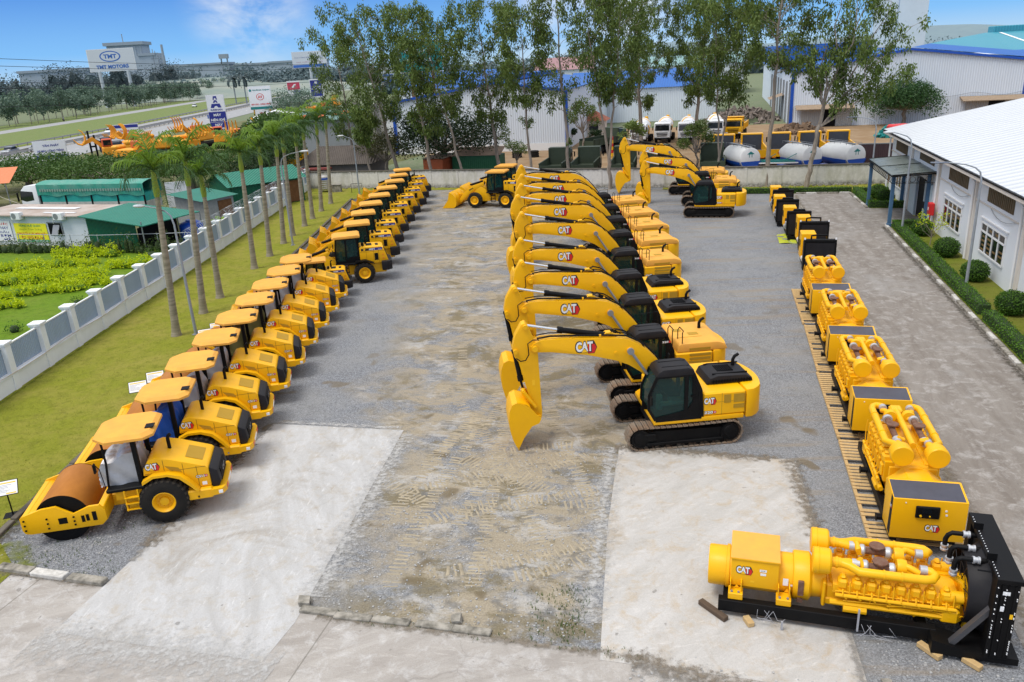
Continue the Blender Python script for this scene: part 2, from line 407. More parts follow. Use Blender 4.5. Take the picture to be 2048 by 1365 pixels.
LAWN = grass_mat('mown_lawn', (.165, .19, .013), (.27, .275, .03), (.33, .27, .07))
GARD = grass_mat('bright_garden_grass', (.085, .17, .008), (.16, .26, .015), (.17, .22, .03))
STRIPG = grass_mat('verge_grass', (.11, .16, .02), (.16, .20, .03), (.19, .18, .06), .06)
FIELD = grass_mat('open_land', (.10, .14, .04), (.15, .17, .07), (.20, .17, .10), .08)
DIRT = mat('brown_dirt', (.24, .155, .085), .95, var=.6, vs=.4, col2=(.36, .28, .19), bmp=.5, bs=4, world=True, spec=.1)
BEDDIRT = grass_mat('planting_bed', (.12, .16, .012), (.19, .21, .025), (.20, .155, .05))
ASPH = mat('highway_surface', (.30, .295, .29), .9, var=.4, vs=.3, col2=(.22, .215, .21), world=True, haze=.05)
KERB = mat('old_kerb_stone', (.36, .33, .28), .9, var=.95, vs=3.5, col2=(.035, .032, .02), bmp=.8, bs=9, world=True)
WALLW = oldwall_mat('stained_white_wall', (.68, .65, .60), (.33, .32, .20), 1.95)
CONC3 = concrete_mat('beige_concrete', (.50, .48, .455), (.41, .39, .36), (.42, .335, .23), srot=.9)
FENW = mat('white_fence_masonry', (.80, .82, .84), .75, var=.35, vs=1.2, col2=(.58, .58, .56), world=True)
PANEL = corr_mat('blue_grey_fence_panel', (.36, .46, .59), 1, .13, .5)
PLAST = mat('white_plaster', (.74, .77, .80), .75, var=.15, vs=.7, col2=(.55, .56, .57), world=True)
PLASTW = mat('cream_plaster', (.66, .60, .53), .75, var=.2, vs=.8, world=True)
ROOFW = corr_mat('white_metal_roof', (.60, .62, .64), 1, .9, .5, (.52, .54, .56), radians(15), depth=.08)
WCLAD = corr_mat('white_cladding', (.72, .77, .83), 0, .35, .5, (.66, .71, .77), radians(15), .04)
BROOF = corr_mat('blue_metal_roof', (.008, .105, .40), 0, .5, .6, (.015, .13, .42), radians(15), .04)
TROOF = corr_mat('teal_metal_roof', (.03, .27, .36), 0, .5, .5, (.06, .30, .36), radians(15), .06)
GROOF = corr_mat('green_metal_roof', (.02, .19, .125), 0, .25, .5, None, .2)
GWALL = corr_mat('green_metal_wall', (.006, .115, .055), 0, .15, .5, None, .2)
LOUV = corr_mat('brown_louvre', (.17, .125, .075), 1, .16, .7, (.09, .07, .04), radians(15))
GREYS = corr_mat('grey_sheet', (.33, .35, .37), 0, .2, .5)
TILE = corr_mat('old_roof_tile', (.12, .10, .085), 0, .25, .9, (.06, .05, .045), 0, 0, .06)
BARK = mat('eucalyptus_bark', (.34, .29, .24), .9, var=.9, vs=1.6, col2=(.13, .095, .065), bmp=.5, bs=8, stretch=(3, 3, .5))
PTRUNK = mat('palm_trunk_bark', (.33, .29, .215), .9, var=.95, vs=1.7, col2=(.13, .115, .06), bmp=.5, bs=5, stretch=(.5, .5, 4))
PSHAFT = mat('palm_crownshaft', (.22, .29, .02), .5, var=.4, vs=2, col2=(.12, .20, .015))
LEU1 = leafmat('eucalyptus_leaf', (.058, .10, .018), (.16, .215, .042))
LEU2 = leafmat('eucalyptus_leaf_light', (.11, .18, .035), (.19, .245, .06))
LDK = leafmat('dense_dark_leaf', (.010, .028, .008), (.032, .065, .016))
LPALM = leafmat('palm_leaflet', (.025, .07, .016), (.07, .14, .028), 0, .18)
LPALM2 = leafmat('young_palm_leaflet', (.10, .20, .016), (.22, .33, .035), 0, .3)
LHEDGE = leafmat('hedge_leaf', (.05, .14, .010), (.12, .25, .015))
LBALL = leafmat('shrub_leaf', (.035, .105, .010), (.10, .20, .02))
LBRIGHT = leafmat('lime_shrub_leaf', (.40, .52, .006), (.66, .72, .015), 0, .4)
LWEED = leafmat('weed_leaf', (.045, .09, .018), (.10, .15, .035))
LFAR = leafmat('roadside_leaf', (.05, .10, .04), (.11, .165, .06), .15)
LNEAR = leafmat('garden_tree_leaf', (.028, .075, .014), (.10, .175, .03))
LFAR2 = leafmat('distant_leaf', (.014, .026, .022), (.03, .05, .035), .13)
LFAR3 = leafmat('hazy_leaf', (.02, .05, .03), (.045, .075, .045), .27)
def fringe_mat(name, c, c2, sc=5.):
    m, nt, b = nodes(name); P = pos(nt); at = N(nt, 'ShaderNodeAttribute', attribute_name='fade')
    f = math_(nt, 'ADD', at.outputs['Fac'], math_(nt, 'MULTIPLY', math_(nt, 'SUBTRACT', noise(nt, P, sc, 7, .75), .5), 2.4)); f = math_(nt, 'MULTIPLY', smooth(nt, f, .25, 1.05), .85)
    L(nt, mixc(nt, ramp(nt, noise(nt, P, 14, 4, .8), .35, .7), c, c2), b.inputs['Base Color']); b.inputs['Roughness'].default_value = .95; b.inputs['Specular IOR Level'].default_value = .1
    t = nt.nodes.new('ShaderNodeBsdfTransparent'); mx = nt.nodes.new('ShaderNodeMixShader'); L(nt, f, mx.inputs[0]); L(nt, t.outputs[0], mx.inputs[1]); L(nt, b.outputs[0], mx.inputs[2]); L(nt, mx.outputs[0], nt.nodes['Material Output'].inputs[0]); return m
def fringe(pts, w, m, z=.03):
    b = MB(); fd = []; rows = []
    for i in range(len(pts)-1):
        p, q = Vector(pts[i][:2]), Vector(pts[i+1][:2]); n = max(1, int((q-p).length/.6)); t = (q-p).normalized(); nn = Vector((-t.y, t.x))
        for k in range(n+(i == len(pts)-2)): rows.append((p.lerp(q, k/n), nn))
    for c, nn in rows:
        for o, f in ((-w, 0.), (0, .75), (w, 0.)): r = c+nn*o; b.v.append((r.x, r.y, z)); fd.append(f)
    for i in range(len(rows)-1):
        for k in (0, 1): b.f.append((3*i+k, 3*i+3+k, 3*i+4+k, 3*i+1+k)); b.m.append(0)
    o = structure('dirt_edge', b, m); a = o.data.attributes.new('fade', 'FLOAT', 'POINT'); a.data.foreach_set('value', fd); return o
# ------------------------------------------------------------------ emblems
def emblem(mb, M, cx, cy, w):
    """white block letters with black outline, yellow peak and red / black hexagon; slots 0 white 1 black 2 red 3 yellow"""
    h = w*.52
    x1 = cx + w*.5; x0 = cx + w*.06
    hexo = [(x0, cy-h*.62), (x1-w*.13, cy-h*.62), (x1, cy-.05*h), (x1-w*.13, cy+h*.52), (x0, cy+h*.52)]
    poly(mb, M, hexo, 1, .003)
    k = .02*w
    poly(mb, M, [(x0, cy-h*.62+k), (x1-w*.14, cy-h*.62+k), (x1-1.6*k, cy-.05*h), (x1-w*.14, cy+h*.3), (x0, cy+h*.3)], 2, .005)
    lw = w*.80; lx = cx - w*.10; lh = h*.98; ly = cy + h*.06
    text(mb, 'CAT', M, lx, ly, lw*1.12, lh*1.16, 1, .085, .007)
    text(mb, 'CAT', M, lx, ly, lw, lh*.96, 0, .045, .009)
    poly(mb, M, [(lx-w*.17, cy-h*.50), (lx+w*.17, cy-h*.50), (lx, cy-h*.02)], 1, .011)
    poly(mb, M, [(lx-w*.145, cy-h*.48), (lx+w*.145, cy-h*.48), (lx, cy-h*.09)], 3, .013)
EM = [WHTD, BLKD, REDD, YELDC]
def side(y): return frame_((0, y, 0), (1, 0, 0), (0, 0, 1))     # the side of a machine that faces -y
def add_emblem(parent, M, cx, cy, w, name='logo', extra=None):
    b = MB(); emblem(b, M, cx, cy, w)
    if extra: extra(b, M)
    o = b.build(name, EM, parent, 0); return o
def model_badge(b, M, cx, cy, w, s, s2):
    h = w*.26
    text(b, s, M, cx-w*.12, cy, w*.80, h*1.15, 1, .07, .004); text(b, s, M, cx-w*.12, cy, w*.72, h*.9, 0, .03, .006)
    x = cx+w*.40
    poly(b, M, [(x-w*.13, cy-h*.5), (x+w*.07, cy-h*.5), (x+w*.14, cy), (x+w*.07, cy+h*.5), (x-w*.13, cy+h*.5)], 2, .003)
    if s2: text(b, s2, M, x, cy, w*.16, h*.5, 0, .03, .006)
def arc(c, r, a0, a1, n): return [(c[0]+r*cos(radians(a0+(a1-a0)*i/n)), c[1]+r*sin(radians(a0+(a1-a0)*i/n))) for i in range(n+1)]
def wheel(parent, x, y, r, w, rimr, n=28, blocks=20, name='wheel', outer=-1, lug=.05):
    o = thing_part(name, parent)
    b = MB(); y0 = y-w/2; rr = r-lug
    b.mi = 0; b.lathe((x, y, r), (0, 1, 0), [(-w/2+.02, rimr), (-w/2, rimr+.08), (-w/2, rr*.80), (-w*.36, rr), (w*.36, rr), (w/2, rr*.80), (w/2, rimr+.08), (w/2-.02, rimr)], n, closed=True)
    for i in range(blocks):               # tread lugs
        a = 2*pi*i/blocks
        for sg in (-1, 1):
            aa = a + (pi/blocks if sg > 0 else 0)
            pts = []
            for (da, yy, rad) in ((-.09, .03*sg, rr), (.09, .03*sg, rr), (.14, sg*w*.44, rr*.93), (-.02, sg*w*.44, rr*.93)):
                pts.append((aa+da*20/blocks*.9, yy, rad))
            lo = [(x+p[2]*.985*cos(p[0]), y+p[1], r+p[2]*.985*sin(p[0])) for p in pts]
            hi = [(x+(p[2]+lug)*cos(p[0]), y+p[1], r+(p[2]+lug)*sin(p[0])) for p in pts]
            b.add(lo+hi, [(4, 5, 6, 7), (0, 1, 5, 4), (1, 2, 6, 5), (2, 3, 7, 6), (3, 0, 4, 7)], 1)
    b.build('tyre', [RUB, LUG], o, 35)
    b = MB(); d = outer
    b.lathe((x, y, r), (0, d, 0), [(-w/2+.03, rimr+.01), (w*.46, rimr+.015), (w*.48, rimr-.015), (w*.40, rimr-.05), (w*.22, rimr*.72), (w*.20, rimr*.45), (w*.34, rimr*.40), (w*.36, rimr*.1), (w*.36, 0)], 24)
    for i in range(10):
        a = 2*pi*i/10; px, pz = x+rimr*.58*cos(a), r+rimr*.58*sin(a)
        b.cyl((px, y+d*w*.19, pz), (px, y+d*w*.25, pz), .022, 6)
    b.build('rim', YEL, o, 30)
    return o
def thing_part(name, parent):
    o = bpy.data.objects.new(name, None); COL.objects.link(o); o.parent = parent; o.empty_display_size = .1; return o

# ------------------------------------------------------------------ excavator
def track(parent, yc, x0=-2.17, x1=1.86, r=.43, w=.6):
    xa, xb = x0+r, x1-r; zc = r+.02
    b = MB(); per = 2*(xb-xa)+2*pi*r; n = 46
    for i in range(n):
        t = per*i/n
        if t < xb-xa: c = (xa+t, zc+r); a = 0
        elif t < xb-xa+pi*r: th = (t-(xb-xa))/r; c = (xb+r*sin(th), zc+r*cos(th)); a = -th
        elif t < 2*(xb-xa)+pi*r: c = (xb-(t-(xb-xa)-pi*r), zc-r); a = -pi
        else: th = (t-2*(xb-xa)-pi*r)/r; c = (xa-r*sin(th), zc-r*cos(th)); a = -pi-th
        sag = -.03*sin(pi*min(1, max(0, (c[0]-xa)/(xb-xa)))) if c[1] > zc+r*.9 else 0
        b.M = Matrix.Translation((c[0], yc, c[1]+sag)) @ Matrix.Rotation(-a, 4, 'Y')
        hw = per/n*.42
        b.box(-hw, hw, -w/2, w/2, -.03, .0); b.box(-hw, -hw+.03, -w/2, w/2, 0, .035); b.box(-.012, .012, -w/2, w/2, 0, .03)
        b.box(-hw*.8, hw*.8, -.11, .11, -.10, -.03)
    b.M = None
    b.build('track', STL, parent, 0)
    b = MB(); yy = w/2-.04
    b.prism([(xa+.05, zc-.22), (xb-.1, zc-.22), (xb, zc-.05), (xb-.15, zc+.18), (xa+.5, zc+.24), (xa+.05, zc+.16), (xa-.1, zc)], yc-yy+.06, yc+yy-.06)
    b.box(xa+.2, xb-.25, yc-yy, yc+yy, zc-.30, zc-.18, .02)
    b.box(xa-.05, xa+.55, yc-yy-.01, yc+yy+.01, zc-.12, zc+.17, .03)
    for i in range(7):
        x = xa+.35+i*(xb-xa-.6)/6
        b.cyl((x, yc-.2, zc-.32), (x, yc+.2, zc-.32), .085, 10)
    b.build('track_frame', BLK, parent, 30)
    for nm, x in (('idler', xa), ('sprocket', xb)):
        b = MB(); b.lathe((x, yc-.24, zc), (0, 1, 0), [(0, .12), (0, .33), (.1, .35), (.38, .35), (.48, .33), (.48, .12)], 20)
        b.lathe((x, yc-.24, zc), (0, -1, 0), [(0, .24), (.03, .22), (.05, .1), (.05, 0)], 16)
        b.build(nm, BLK, parent, 35)
def excavator(label, kx, kz, kb, badge, sub, cover):
    R0 = thing('excavator', label, 'excavator', group='tracked excavators parked with booms to the left')
    track(R0, -1.19); track(R0, 1.19)
    b = MB(); b.prism([(-1.2, .55), (1.1, .55), (.8, .85), (-.9, .85)], -.95, .95); b.cyl((0, 0, .8), (0, 0, 1.02), .6, 24)
    b.build('undercarriage', BLK, R0, 30)
    X = lambda x: x*kb if x > 0 else x
    # upper deck
    b = MB(); b.zprism([(-1.28, -1.42), (X(1.9), -1.42), (X(1.9), 1.42), (-1.05, 1.42), (-1.28, 1.2)], .93, 1.10)
    b.build('deck', YEL, R0, 30, .025)
    b = MB(); zt = 2.0 if cover == 'low' else 2.32
    b.box(X(.44), X(1.95), -1.41, 1.41, 1.105, 1.96, .05)
    b.box(-1.0, X(.42), .42, 1.40, 1.105, 1.75, .05)
    b.build('housing', YEL, R0, 30)
    cw = [(X(1.97), -1.41), (X(2.22), -1.39), (X(2.45), -1.22)] + [(X(2.8*cos(radians(a))), 2.8*sin(radians(a))*.98) for a in (-22, -15, -8, 0, 8, 15, 22)] + [(X(2.45), 1.22), (X(2.22), 1.39), (X(1.97), 1.41)]
    b = MB(); b.zprism(cw, .92, 1.985); b.build('counterweight', YEL, R0, 40, .06)
    b = MB()
    if cover == 'low':
        b.prism([(X(.78), 1.965), (X(.9), 2.20), (X(1.2), 2.28), (X(2.2), 2.25), (X(2.42), 2.12), (X(2.45), 1.99)], -.75, .55)
        eh = b.build('engine_hood', BLKT, R0, 30, .05)
        b = MB()
        for i in range(8): b.box(X(1.30+.075*i), X(1.30+.075*i)+.045, -.32, .22, 2.26, 2.30)
        for y in (-.55, .40): b.box(X(1.05), X(2.3), y, y+.06, 2.24, 2.285)
        for i in range(14): b.box(X(1.0+.1*i), X(1.0+.1*i)+.04, -.775, -.745, 2.02, 2.14)
        b.box(X(.95), X(2.4), -.77, -.75, 2.06, 2.10)
        b.build('vent', mat('black_vent', (.004, .004, .005), .7, spec=.1), eh, 0)
        ex0 = (X(2.05), .2)
    else:
        b.prism([(X(.55), 1.965), (X(.62), zt-.06), (X(.70), zt), (X(2.15), zt), (X(2.45), zt-.10), (X(2.56), 1.99)], -1.36, 1.2)
        eh = b.build('engine_hood', YEL2, R0, 30, .05)
        b = MB(); b.box(X(.72), X(1.75), -.62, -.60, zt, zt+.012); b.box(X(1.3), X(1.7), -.4, -.1, zt, zt+.012); b.box(X(.8), X(1.15), .1, .4, zt, zt+.012)
        b.build('panel_seam', YELD, eh, 0)
        b = MB()                                           # boarding handrails
        for dx in (0, .5):
            x = X(.50)+dx*.8-.15
            b.tube([(x, -1.3, 1.75), (x, -1.3, 2.85-.2*dx), (x+.05, -1.25, 2.92-.2*dx), (x+.05, -.75, 2.92-.2*dx), (x, -.7, 2.8-.2*dx), (x, -.7, 2.0)], .02, 6)
        b.tube([(-.2, 1.3, 1.75), (-.2, 1.3, 2.8), (.5, 1.3, 2.85), (.5, 1.3, 1.9)], .02, 6)
        pieces(b, 'handrail', BLK, R0)
        ex0 = (X(1.95), .35)
    zb = 2.25 if cover == 'low' else zt
    b = MB(); b.tube([(ex0[0], ex0[1], zb-.05), (ex0[0], ex0[1], zb+.22), (ex0[0]+.06, ex0[1], zb+.34), (ex0[0]+.2, ex0[1], zb+.42)], [.07, .06, .06, .055], 10)
    b.build('exhaust_pipe', BLK, R0, 40)
    # side louvres
    b = MB()
    if cover == 'low':
        b.box(X(1.18), X(1.42), -1.422, -1.40, 1.55, 1.86); b.box(X(1.52), X(1.90), -1.422, -1.40, 1.55, 1.86); b.box(X(1.52), X(1.90), -1.422, -1.40, 1.33, 1.48)
    else:
        for i in range(5): b.box(X(1.02), X(1.86), -1.422, -1.40, 1.18+.16*i, 1.28+.16*i)
        b.box(X(1.02), X(1.86), -1.372, -1.35, 2.03, 2.13)
    pieces(b, 'side_louvre', YELD, R0, 0)
    b = MB()                                               # door seams
    for x in (X(.47), X(1.10), X(1.92)): b.box(x, x+.015, -1.414, -1.40, 1.12, 1.93)
    b.box(X(.47), X(1.95), -1.414, -1.40, 1.60, 1.612); b.cyl((X(2.3), -.6, 1.98), (X(2.3), -.6, 2.03), .09, 10); b.cyl((X(2.3), .9, 1.98), (X(2.3), .9, 2.06), .07, 8)
    b.build('panel_seam', YELD, R0, 0)
    # cab: glazed body between black posts
    prof = [(-1.22, 1.11), (-1.46, 1.55), (-1.44, 2.05), (-1.16, 2.72), (.08, 2.72), (.34, 2.1), (.40, 1.11)]
    ya, yb = -1.40, -.42
    b = MB(); b.prism([(x*.985, z) for x, z in prof], ya+.03, yb-.03); g = b.build('cab_glass', GLS, R0, 0)
    b = MB()
    def bar(p, q, y, w=.07, d=.05):
        p = Vector((p[0], y, p[1])); q = Vector((q[0], y, q[1])); t = (q-p).normalized(); n = Vector((t.z, 0, -t.x))*w/2
        vs = []
        for yy in (y-d/2, y+d/2):
            for pt in (p-n, p+n, q+n, q-n): vs.append((pt.x, yy, pt.z))
        b.add(vs, [(0, 1, 2, 3), (7, 6, 5, 4), (0, 4, 5, 1), (1, 5, 6, 2), (2, 6, 7, 3), (3, 7, 4, 0)])
    for y in (ya, yb):
        for i in range(len(prof)): bar(prof[i], prof[(i+1) % len(prof)], y, .10 if i in (0, 1, 2) else .14)
        bar((-.16, 1.11), (-.14, 2.72), y+.002, .13, .056)
        bar((.02, 1.9), (.24, 1.9), y+.003, .06, .05)
    b.prism([(-1.2, 1.105), (.42, 1.105), (.37, 1.75), (.10, 1.75), (-.1, 1.42), (-.75, 1.28), (-1.18, 1.22)], ya-.015, ya+.03)
    b.prism([(.10, 1.11), (.42, 1.11), (.36, 2.0), (.10, 2.72), (.04, 2.72)], ya-.008, yb+.008)
    b.box(-1.44, .40, yb-.02, yb+.03, 1.105, 1.9)
    b.build('cab_frame', BLK, R0, 30)
    b = MB(); b.prism([(-1.20, 2.70), (-1.12, 2.86), (-.95, 2.95), (-.1, 2.96), (.08, 2.90), (.16, 2.70)], ya-.03, yb+.03)
    rf = b.build('cab_roof', BLKT, R0, 30, .03)
    b = MB(); b.box(-.95, .0, -1.15, -1.135, 2.95, 2.968); b.box(-.95, .0, -.66, -.645, 2.95, 2.968); b.build('roof_rib', BLK, rf, 0)
    b = MB(); b.box(-.62, -.10, -1.15, -.68, 1.5, 1.64, .04); b.prism([(-.16, 1.6), (.0, 1.62), (.08, 2.35), (-.02, 2.38)], -1.13, -.70); b.box(-1.05, -.85, -1.0, -.8, 1.3, 1.85, .03)
    b.box(-1.0, -.55, -1.24, -1.14, 1.55, 1.7, .02); b.build('seat', SEATG, R0, 30)
    b = MB(); b.tube([(-1.30, -1.45, 2.2), (-1.42, -1.62, 2.25), (-1.42, -1.64, 2.05)], .015, 5); b.box(-1.45, -1.40, -1.74, -1.54, 1.80, 2.12, .02)
    b.tube([(.3, 1.35, 1.8), (.1, 1.45, 2.2)], .015, 5); b.box(.05, .10, 1.38, 1.58, 2.1, 2.4, .02); b.build('mirror', BLK, R0, 30)
    # boom, stick, bucket
    T = lambda p: (-.2+(p[0]+.2)*kx, p[1]*kz)
    TP = lambda pts: [T(p) for p in pts]
    btop = [(-5.28, 3.74), (-5.15, 3.86), (-4.9, 3.97), (-4.2, 3.965), (-3.1, 3.88), (-2.3, 3.83), (-1.9, 3.74), (-1.55, 3.56), (-1.2, 3.28), (-.8, 2.84), (-.38, 2.22), (-.08, 1.75)]
    bbot = [(-.10, 1.45), (-.38, 1.42), (-.75, 1.75), (-1.1, 2.18), (-1.46, 2.50), (-1.87, 2.79), (-2.29, 2.98), (-3.31, 3.28), (-4.6, 3.50), (-5.05, 3.53), (-5.25, 3.60)]
    b = MB(); b.prism(TP(btop+bbot), -.27, .27); bo = b.build('boom', YEL, R0, 30, .02)
    b = MB()
    for p, r in (((-5.14, 3.70), .10), ((-1.84, 3.35), .09), ((-.25, 1.62), .12)):
        q = T(p); b.cyl((q[0], -.40, q[1]), (q[0], .40, q[1]), r, 14)
    q = T((-2.55, 3.80)); b.prism([T((-2.85, 3.8)), T((-2.62, 4.0)), T((-2.45, 4.0)), T((-2.2, 3.78))], -.13, .13)
    for x in (-3.9, -2.9): q = T((x, 3.92)); b.box(q[0], q[0]+.07, -.26, -.2, q[1]-.02, q[1]+.07)
    q = T((-2.32, 3.28)); b.cyl((q[0], -.30, q[1]), (q[0], -.26, q[1]), .055, 10)
    pieces(b, 'pin', YEL, bo, 40)
    b = MB()
    for dy, dz in ((-.22, .03), (-.16, .04), (.18, .03)):
        pth = [T(p) for p in ((-5.05, 3.98), (-4.6, 4.03), (-3.6, 3.97), (-2.6, 3.90), (-1.95, 3.82), (-1.5, 3.58), (-1.15, 3.30), (-.75, 2.82), (-.35, 2.25))]
        b.tube([(x, dy, z+dz) for x, z in pth], .02, 6)
    pth = [T(p) for p in ((-4.98, 4.0), (-5.2, 4.02), (-5.38, 3.9), (-5.36, 3.5), (-5.48, 3.3), (-5.65, 3.28), (-5.8, 3.40))]
    b.tube([(x, -.31, z) for x, z in pth], .02, 6)
    pth = [T(p) for p in ((-2.6, 3.86), (-2.3, 4.02), (-2.0, 3.94), (-1.7, 3.74), (-1.4, 3.45), (-1.0, 2.9))]
    for dy in (-.1, .02): b.tube([(x, dy, z+.06) for x, z in pth], .018, 5)
    b.build('hydraulic_hose', BLK, bo, 40)
    st = [(-5.56, 4.56), (-5.44, 4.60), (-5.34, 4.50), (-5.17, 4.05), (-5.05, 3.72), (-5.03, 3.40), (-4.97, 1.25), (-4.99, 1.06), (-5.10, .98), (-5.21, 1.05), (-5.40, 1.85), (-5.72, 3.22), (-5.86, 3.42), (-5.90, 3.72), (-5.80, 4.15)]
    b = MB(); b.prism(TP(st), -.19, .19); sk = b.build('stick', YEL, R0, 30, .015)
    b = MB()
    for p, r in (((-5.44, 4.48), .08), ((-5.81, 3.62), .08), ((-5.1, 1.1), .085), ((-5.14, 3.68), .12), ((-5.22, 1.5), .06)):
        q = T(p); b.cyl((q[0], -.30, q[1]), (q[0], .30, q[1]), r, 12)
    pieces(b, 'pin', YEL, sk, 40)
    def cylinder(nm, a, m, c, y, r0, r1):
        a, m, c = T(a), T(m), T(c)
        o = MB(); o.tube([(m[0], y, m[1]), (c[0], y, c[1])], r1, 14); d = Vector((m[0]-c[0], 0, m[1]-c[1])).normalized()
        o.cyl((m[0], y, m[1]), (m[0]-d.x*.18, y, m[1]-d.z*.18), r1*1.22, 14); o.cyl((c[0]+d.x*.12, y, c[1]+d.z*.12), (c[0], y, c[1]), r1*1.15, 14)
        body = o.build(nm, BLK, R0, 40)
        o = MB(); o.cyl((a[0], y, a[1]), (m[0], y, m[1]), r0, 12); o.build('piston_rod', CHR if nm != 'bucket_cylinder' else BLK, body, 40)
    cylinder('stick_cylinder', (-5.42, 4.47), (-4.31, 4.215), (-2.55, 3.86), 0, .05, .10)
    cylinder('bucket_cylinder', (-5.60, 2.12), (-5.66, 2.45), (-5.84, 3.62), 0, .045, .085)
    for y in (-.42, .42):
        a, m, c = T((-1.84, 3.35)), T((-1.25, 2.45)), (-.62, 1.55)
        o = MB(); o.cyl((m[0], y, m[1]), (c[0], y, c[1]), .085, 12); bc = o.build('boom_cylinder', BLK, R0, 40)
        o = MB(); o.cyl((a[0], y, a[1]), (m[0], y, m[1]), .05, 12); o.cyl((a[0], y-.05, a[1]), (a[0], y+.05, a[1]), .12, 12); o.build('piston_rod', GRY, bc, 40)
    b = MB()
    for y in (-.26, .26):
        for p0, p1 in (((-5.60, 2.12), (-5.22, 1.5)),):
            p0, p1 = T(p0), T(p1); b.tube([(p0[0], y, p0[1]), (p1[0], y, p1[1])], [.065, .07], 8)
    p0, p1 = T((-5.60, 2.12)), T((-5.42, 1.42)); b.tube([(p0[0], 0, p0[1]), (p1[0], 0, p1[1])], [.10, .11], 10)
    p0 = T((-5.60, 2.12)); b.cyl((p0[0], -.3, p0[1]), (p0[0], .3, p0[1]), .06, 10)
    b.build('bucket_linkage', YEL, R0, 40)
    back = [(-5.42, 1.62), (-5.62, 1.78), (-5.88, 1.86), (-6.06, 1.78), (-6.16, 1.52), (-6.20, 1.15), (-6.17, .80), (-6.08, .42), (-5.97, .16)]
    tip = [(-5.86, .16), (-5.70, .50), (-5.40, .92), (-5.14, 1.02), (-5.06, 1.18), (-5.22, 1.36)]
    W = .58; b = MB()
    inner = [(x+.05, z-.02) for x, z in back[1:]]
    b.prism(TP(back + inner[::-1]), -W, W)
    for y in (-W, W): b.prism(TP(back+tip), y-.025, y+.025)
    for y in (-.16, .16): b.prism(TP([(-5.0, 1.1), (-5.1, .98), (-5.45, 1.45), (-5.60, 1.75), (-5.42, 1.74), (-5.2, 1.3)]), y-.03, y+.03)
    bk = b.build('bucket', YEL, R0, 35)
    b = MB()
    for i in range(5):
        y = -W+.06+i*(2*W-.12)/4
        b.prism(TP([(-5.99, .24), (-5.90, .01), (-5.84, .24)]), y-.055, y+.055)
    pieces(b, 'tooth', YEL, bk)
    # markings
    M = side(-.273); q = T((-3.35, 3.585)); add_emblem(bo, M, q[0], q[1], .74*kx**.5)
    M = side(-1.414)
    if cover == 'low':
        add_emblem(R0, M, X(.70), 1.66, .44, extra=lambda bb, MM: model_badge(bb, MM, X(.70), 1.24, .42, badge, sub))
    else:
        add_emblem(R0, M, X(.74), 1.42, .44)
        bb = MB(); model_badge(bb, side(ya-.035), .08, 2.5, .34, badge, ''); bb.build('model_badge', EM, R0, 0)
    b = MB(); b.box(*[T((-5.28, 2.3))[0], T((-5.28, 2.3))[0]+.10], -.197, -.19, T((0, 2.3))[1], T((0, 2.3))[1]+.2); b.build('label', YELDC, sk, 0)
    return R0
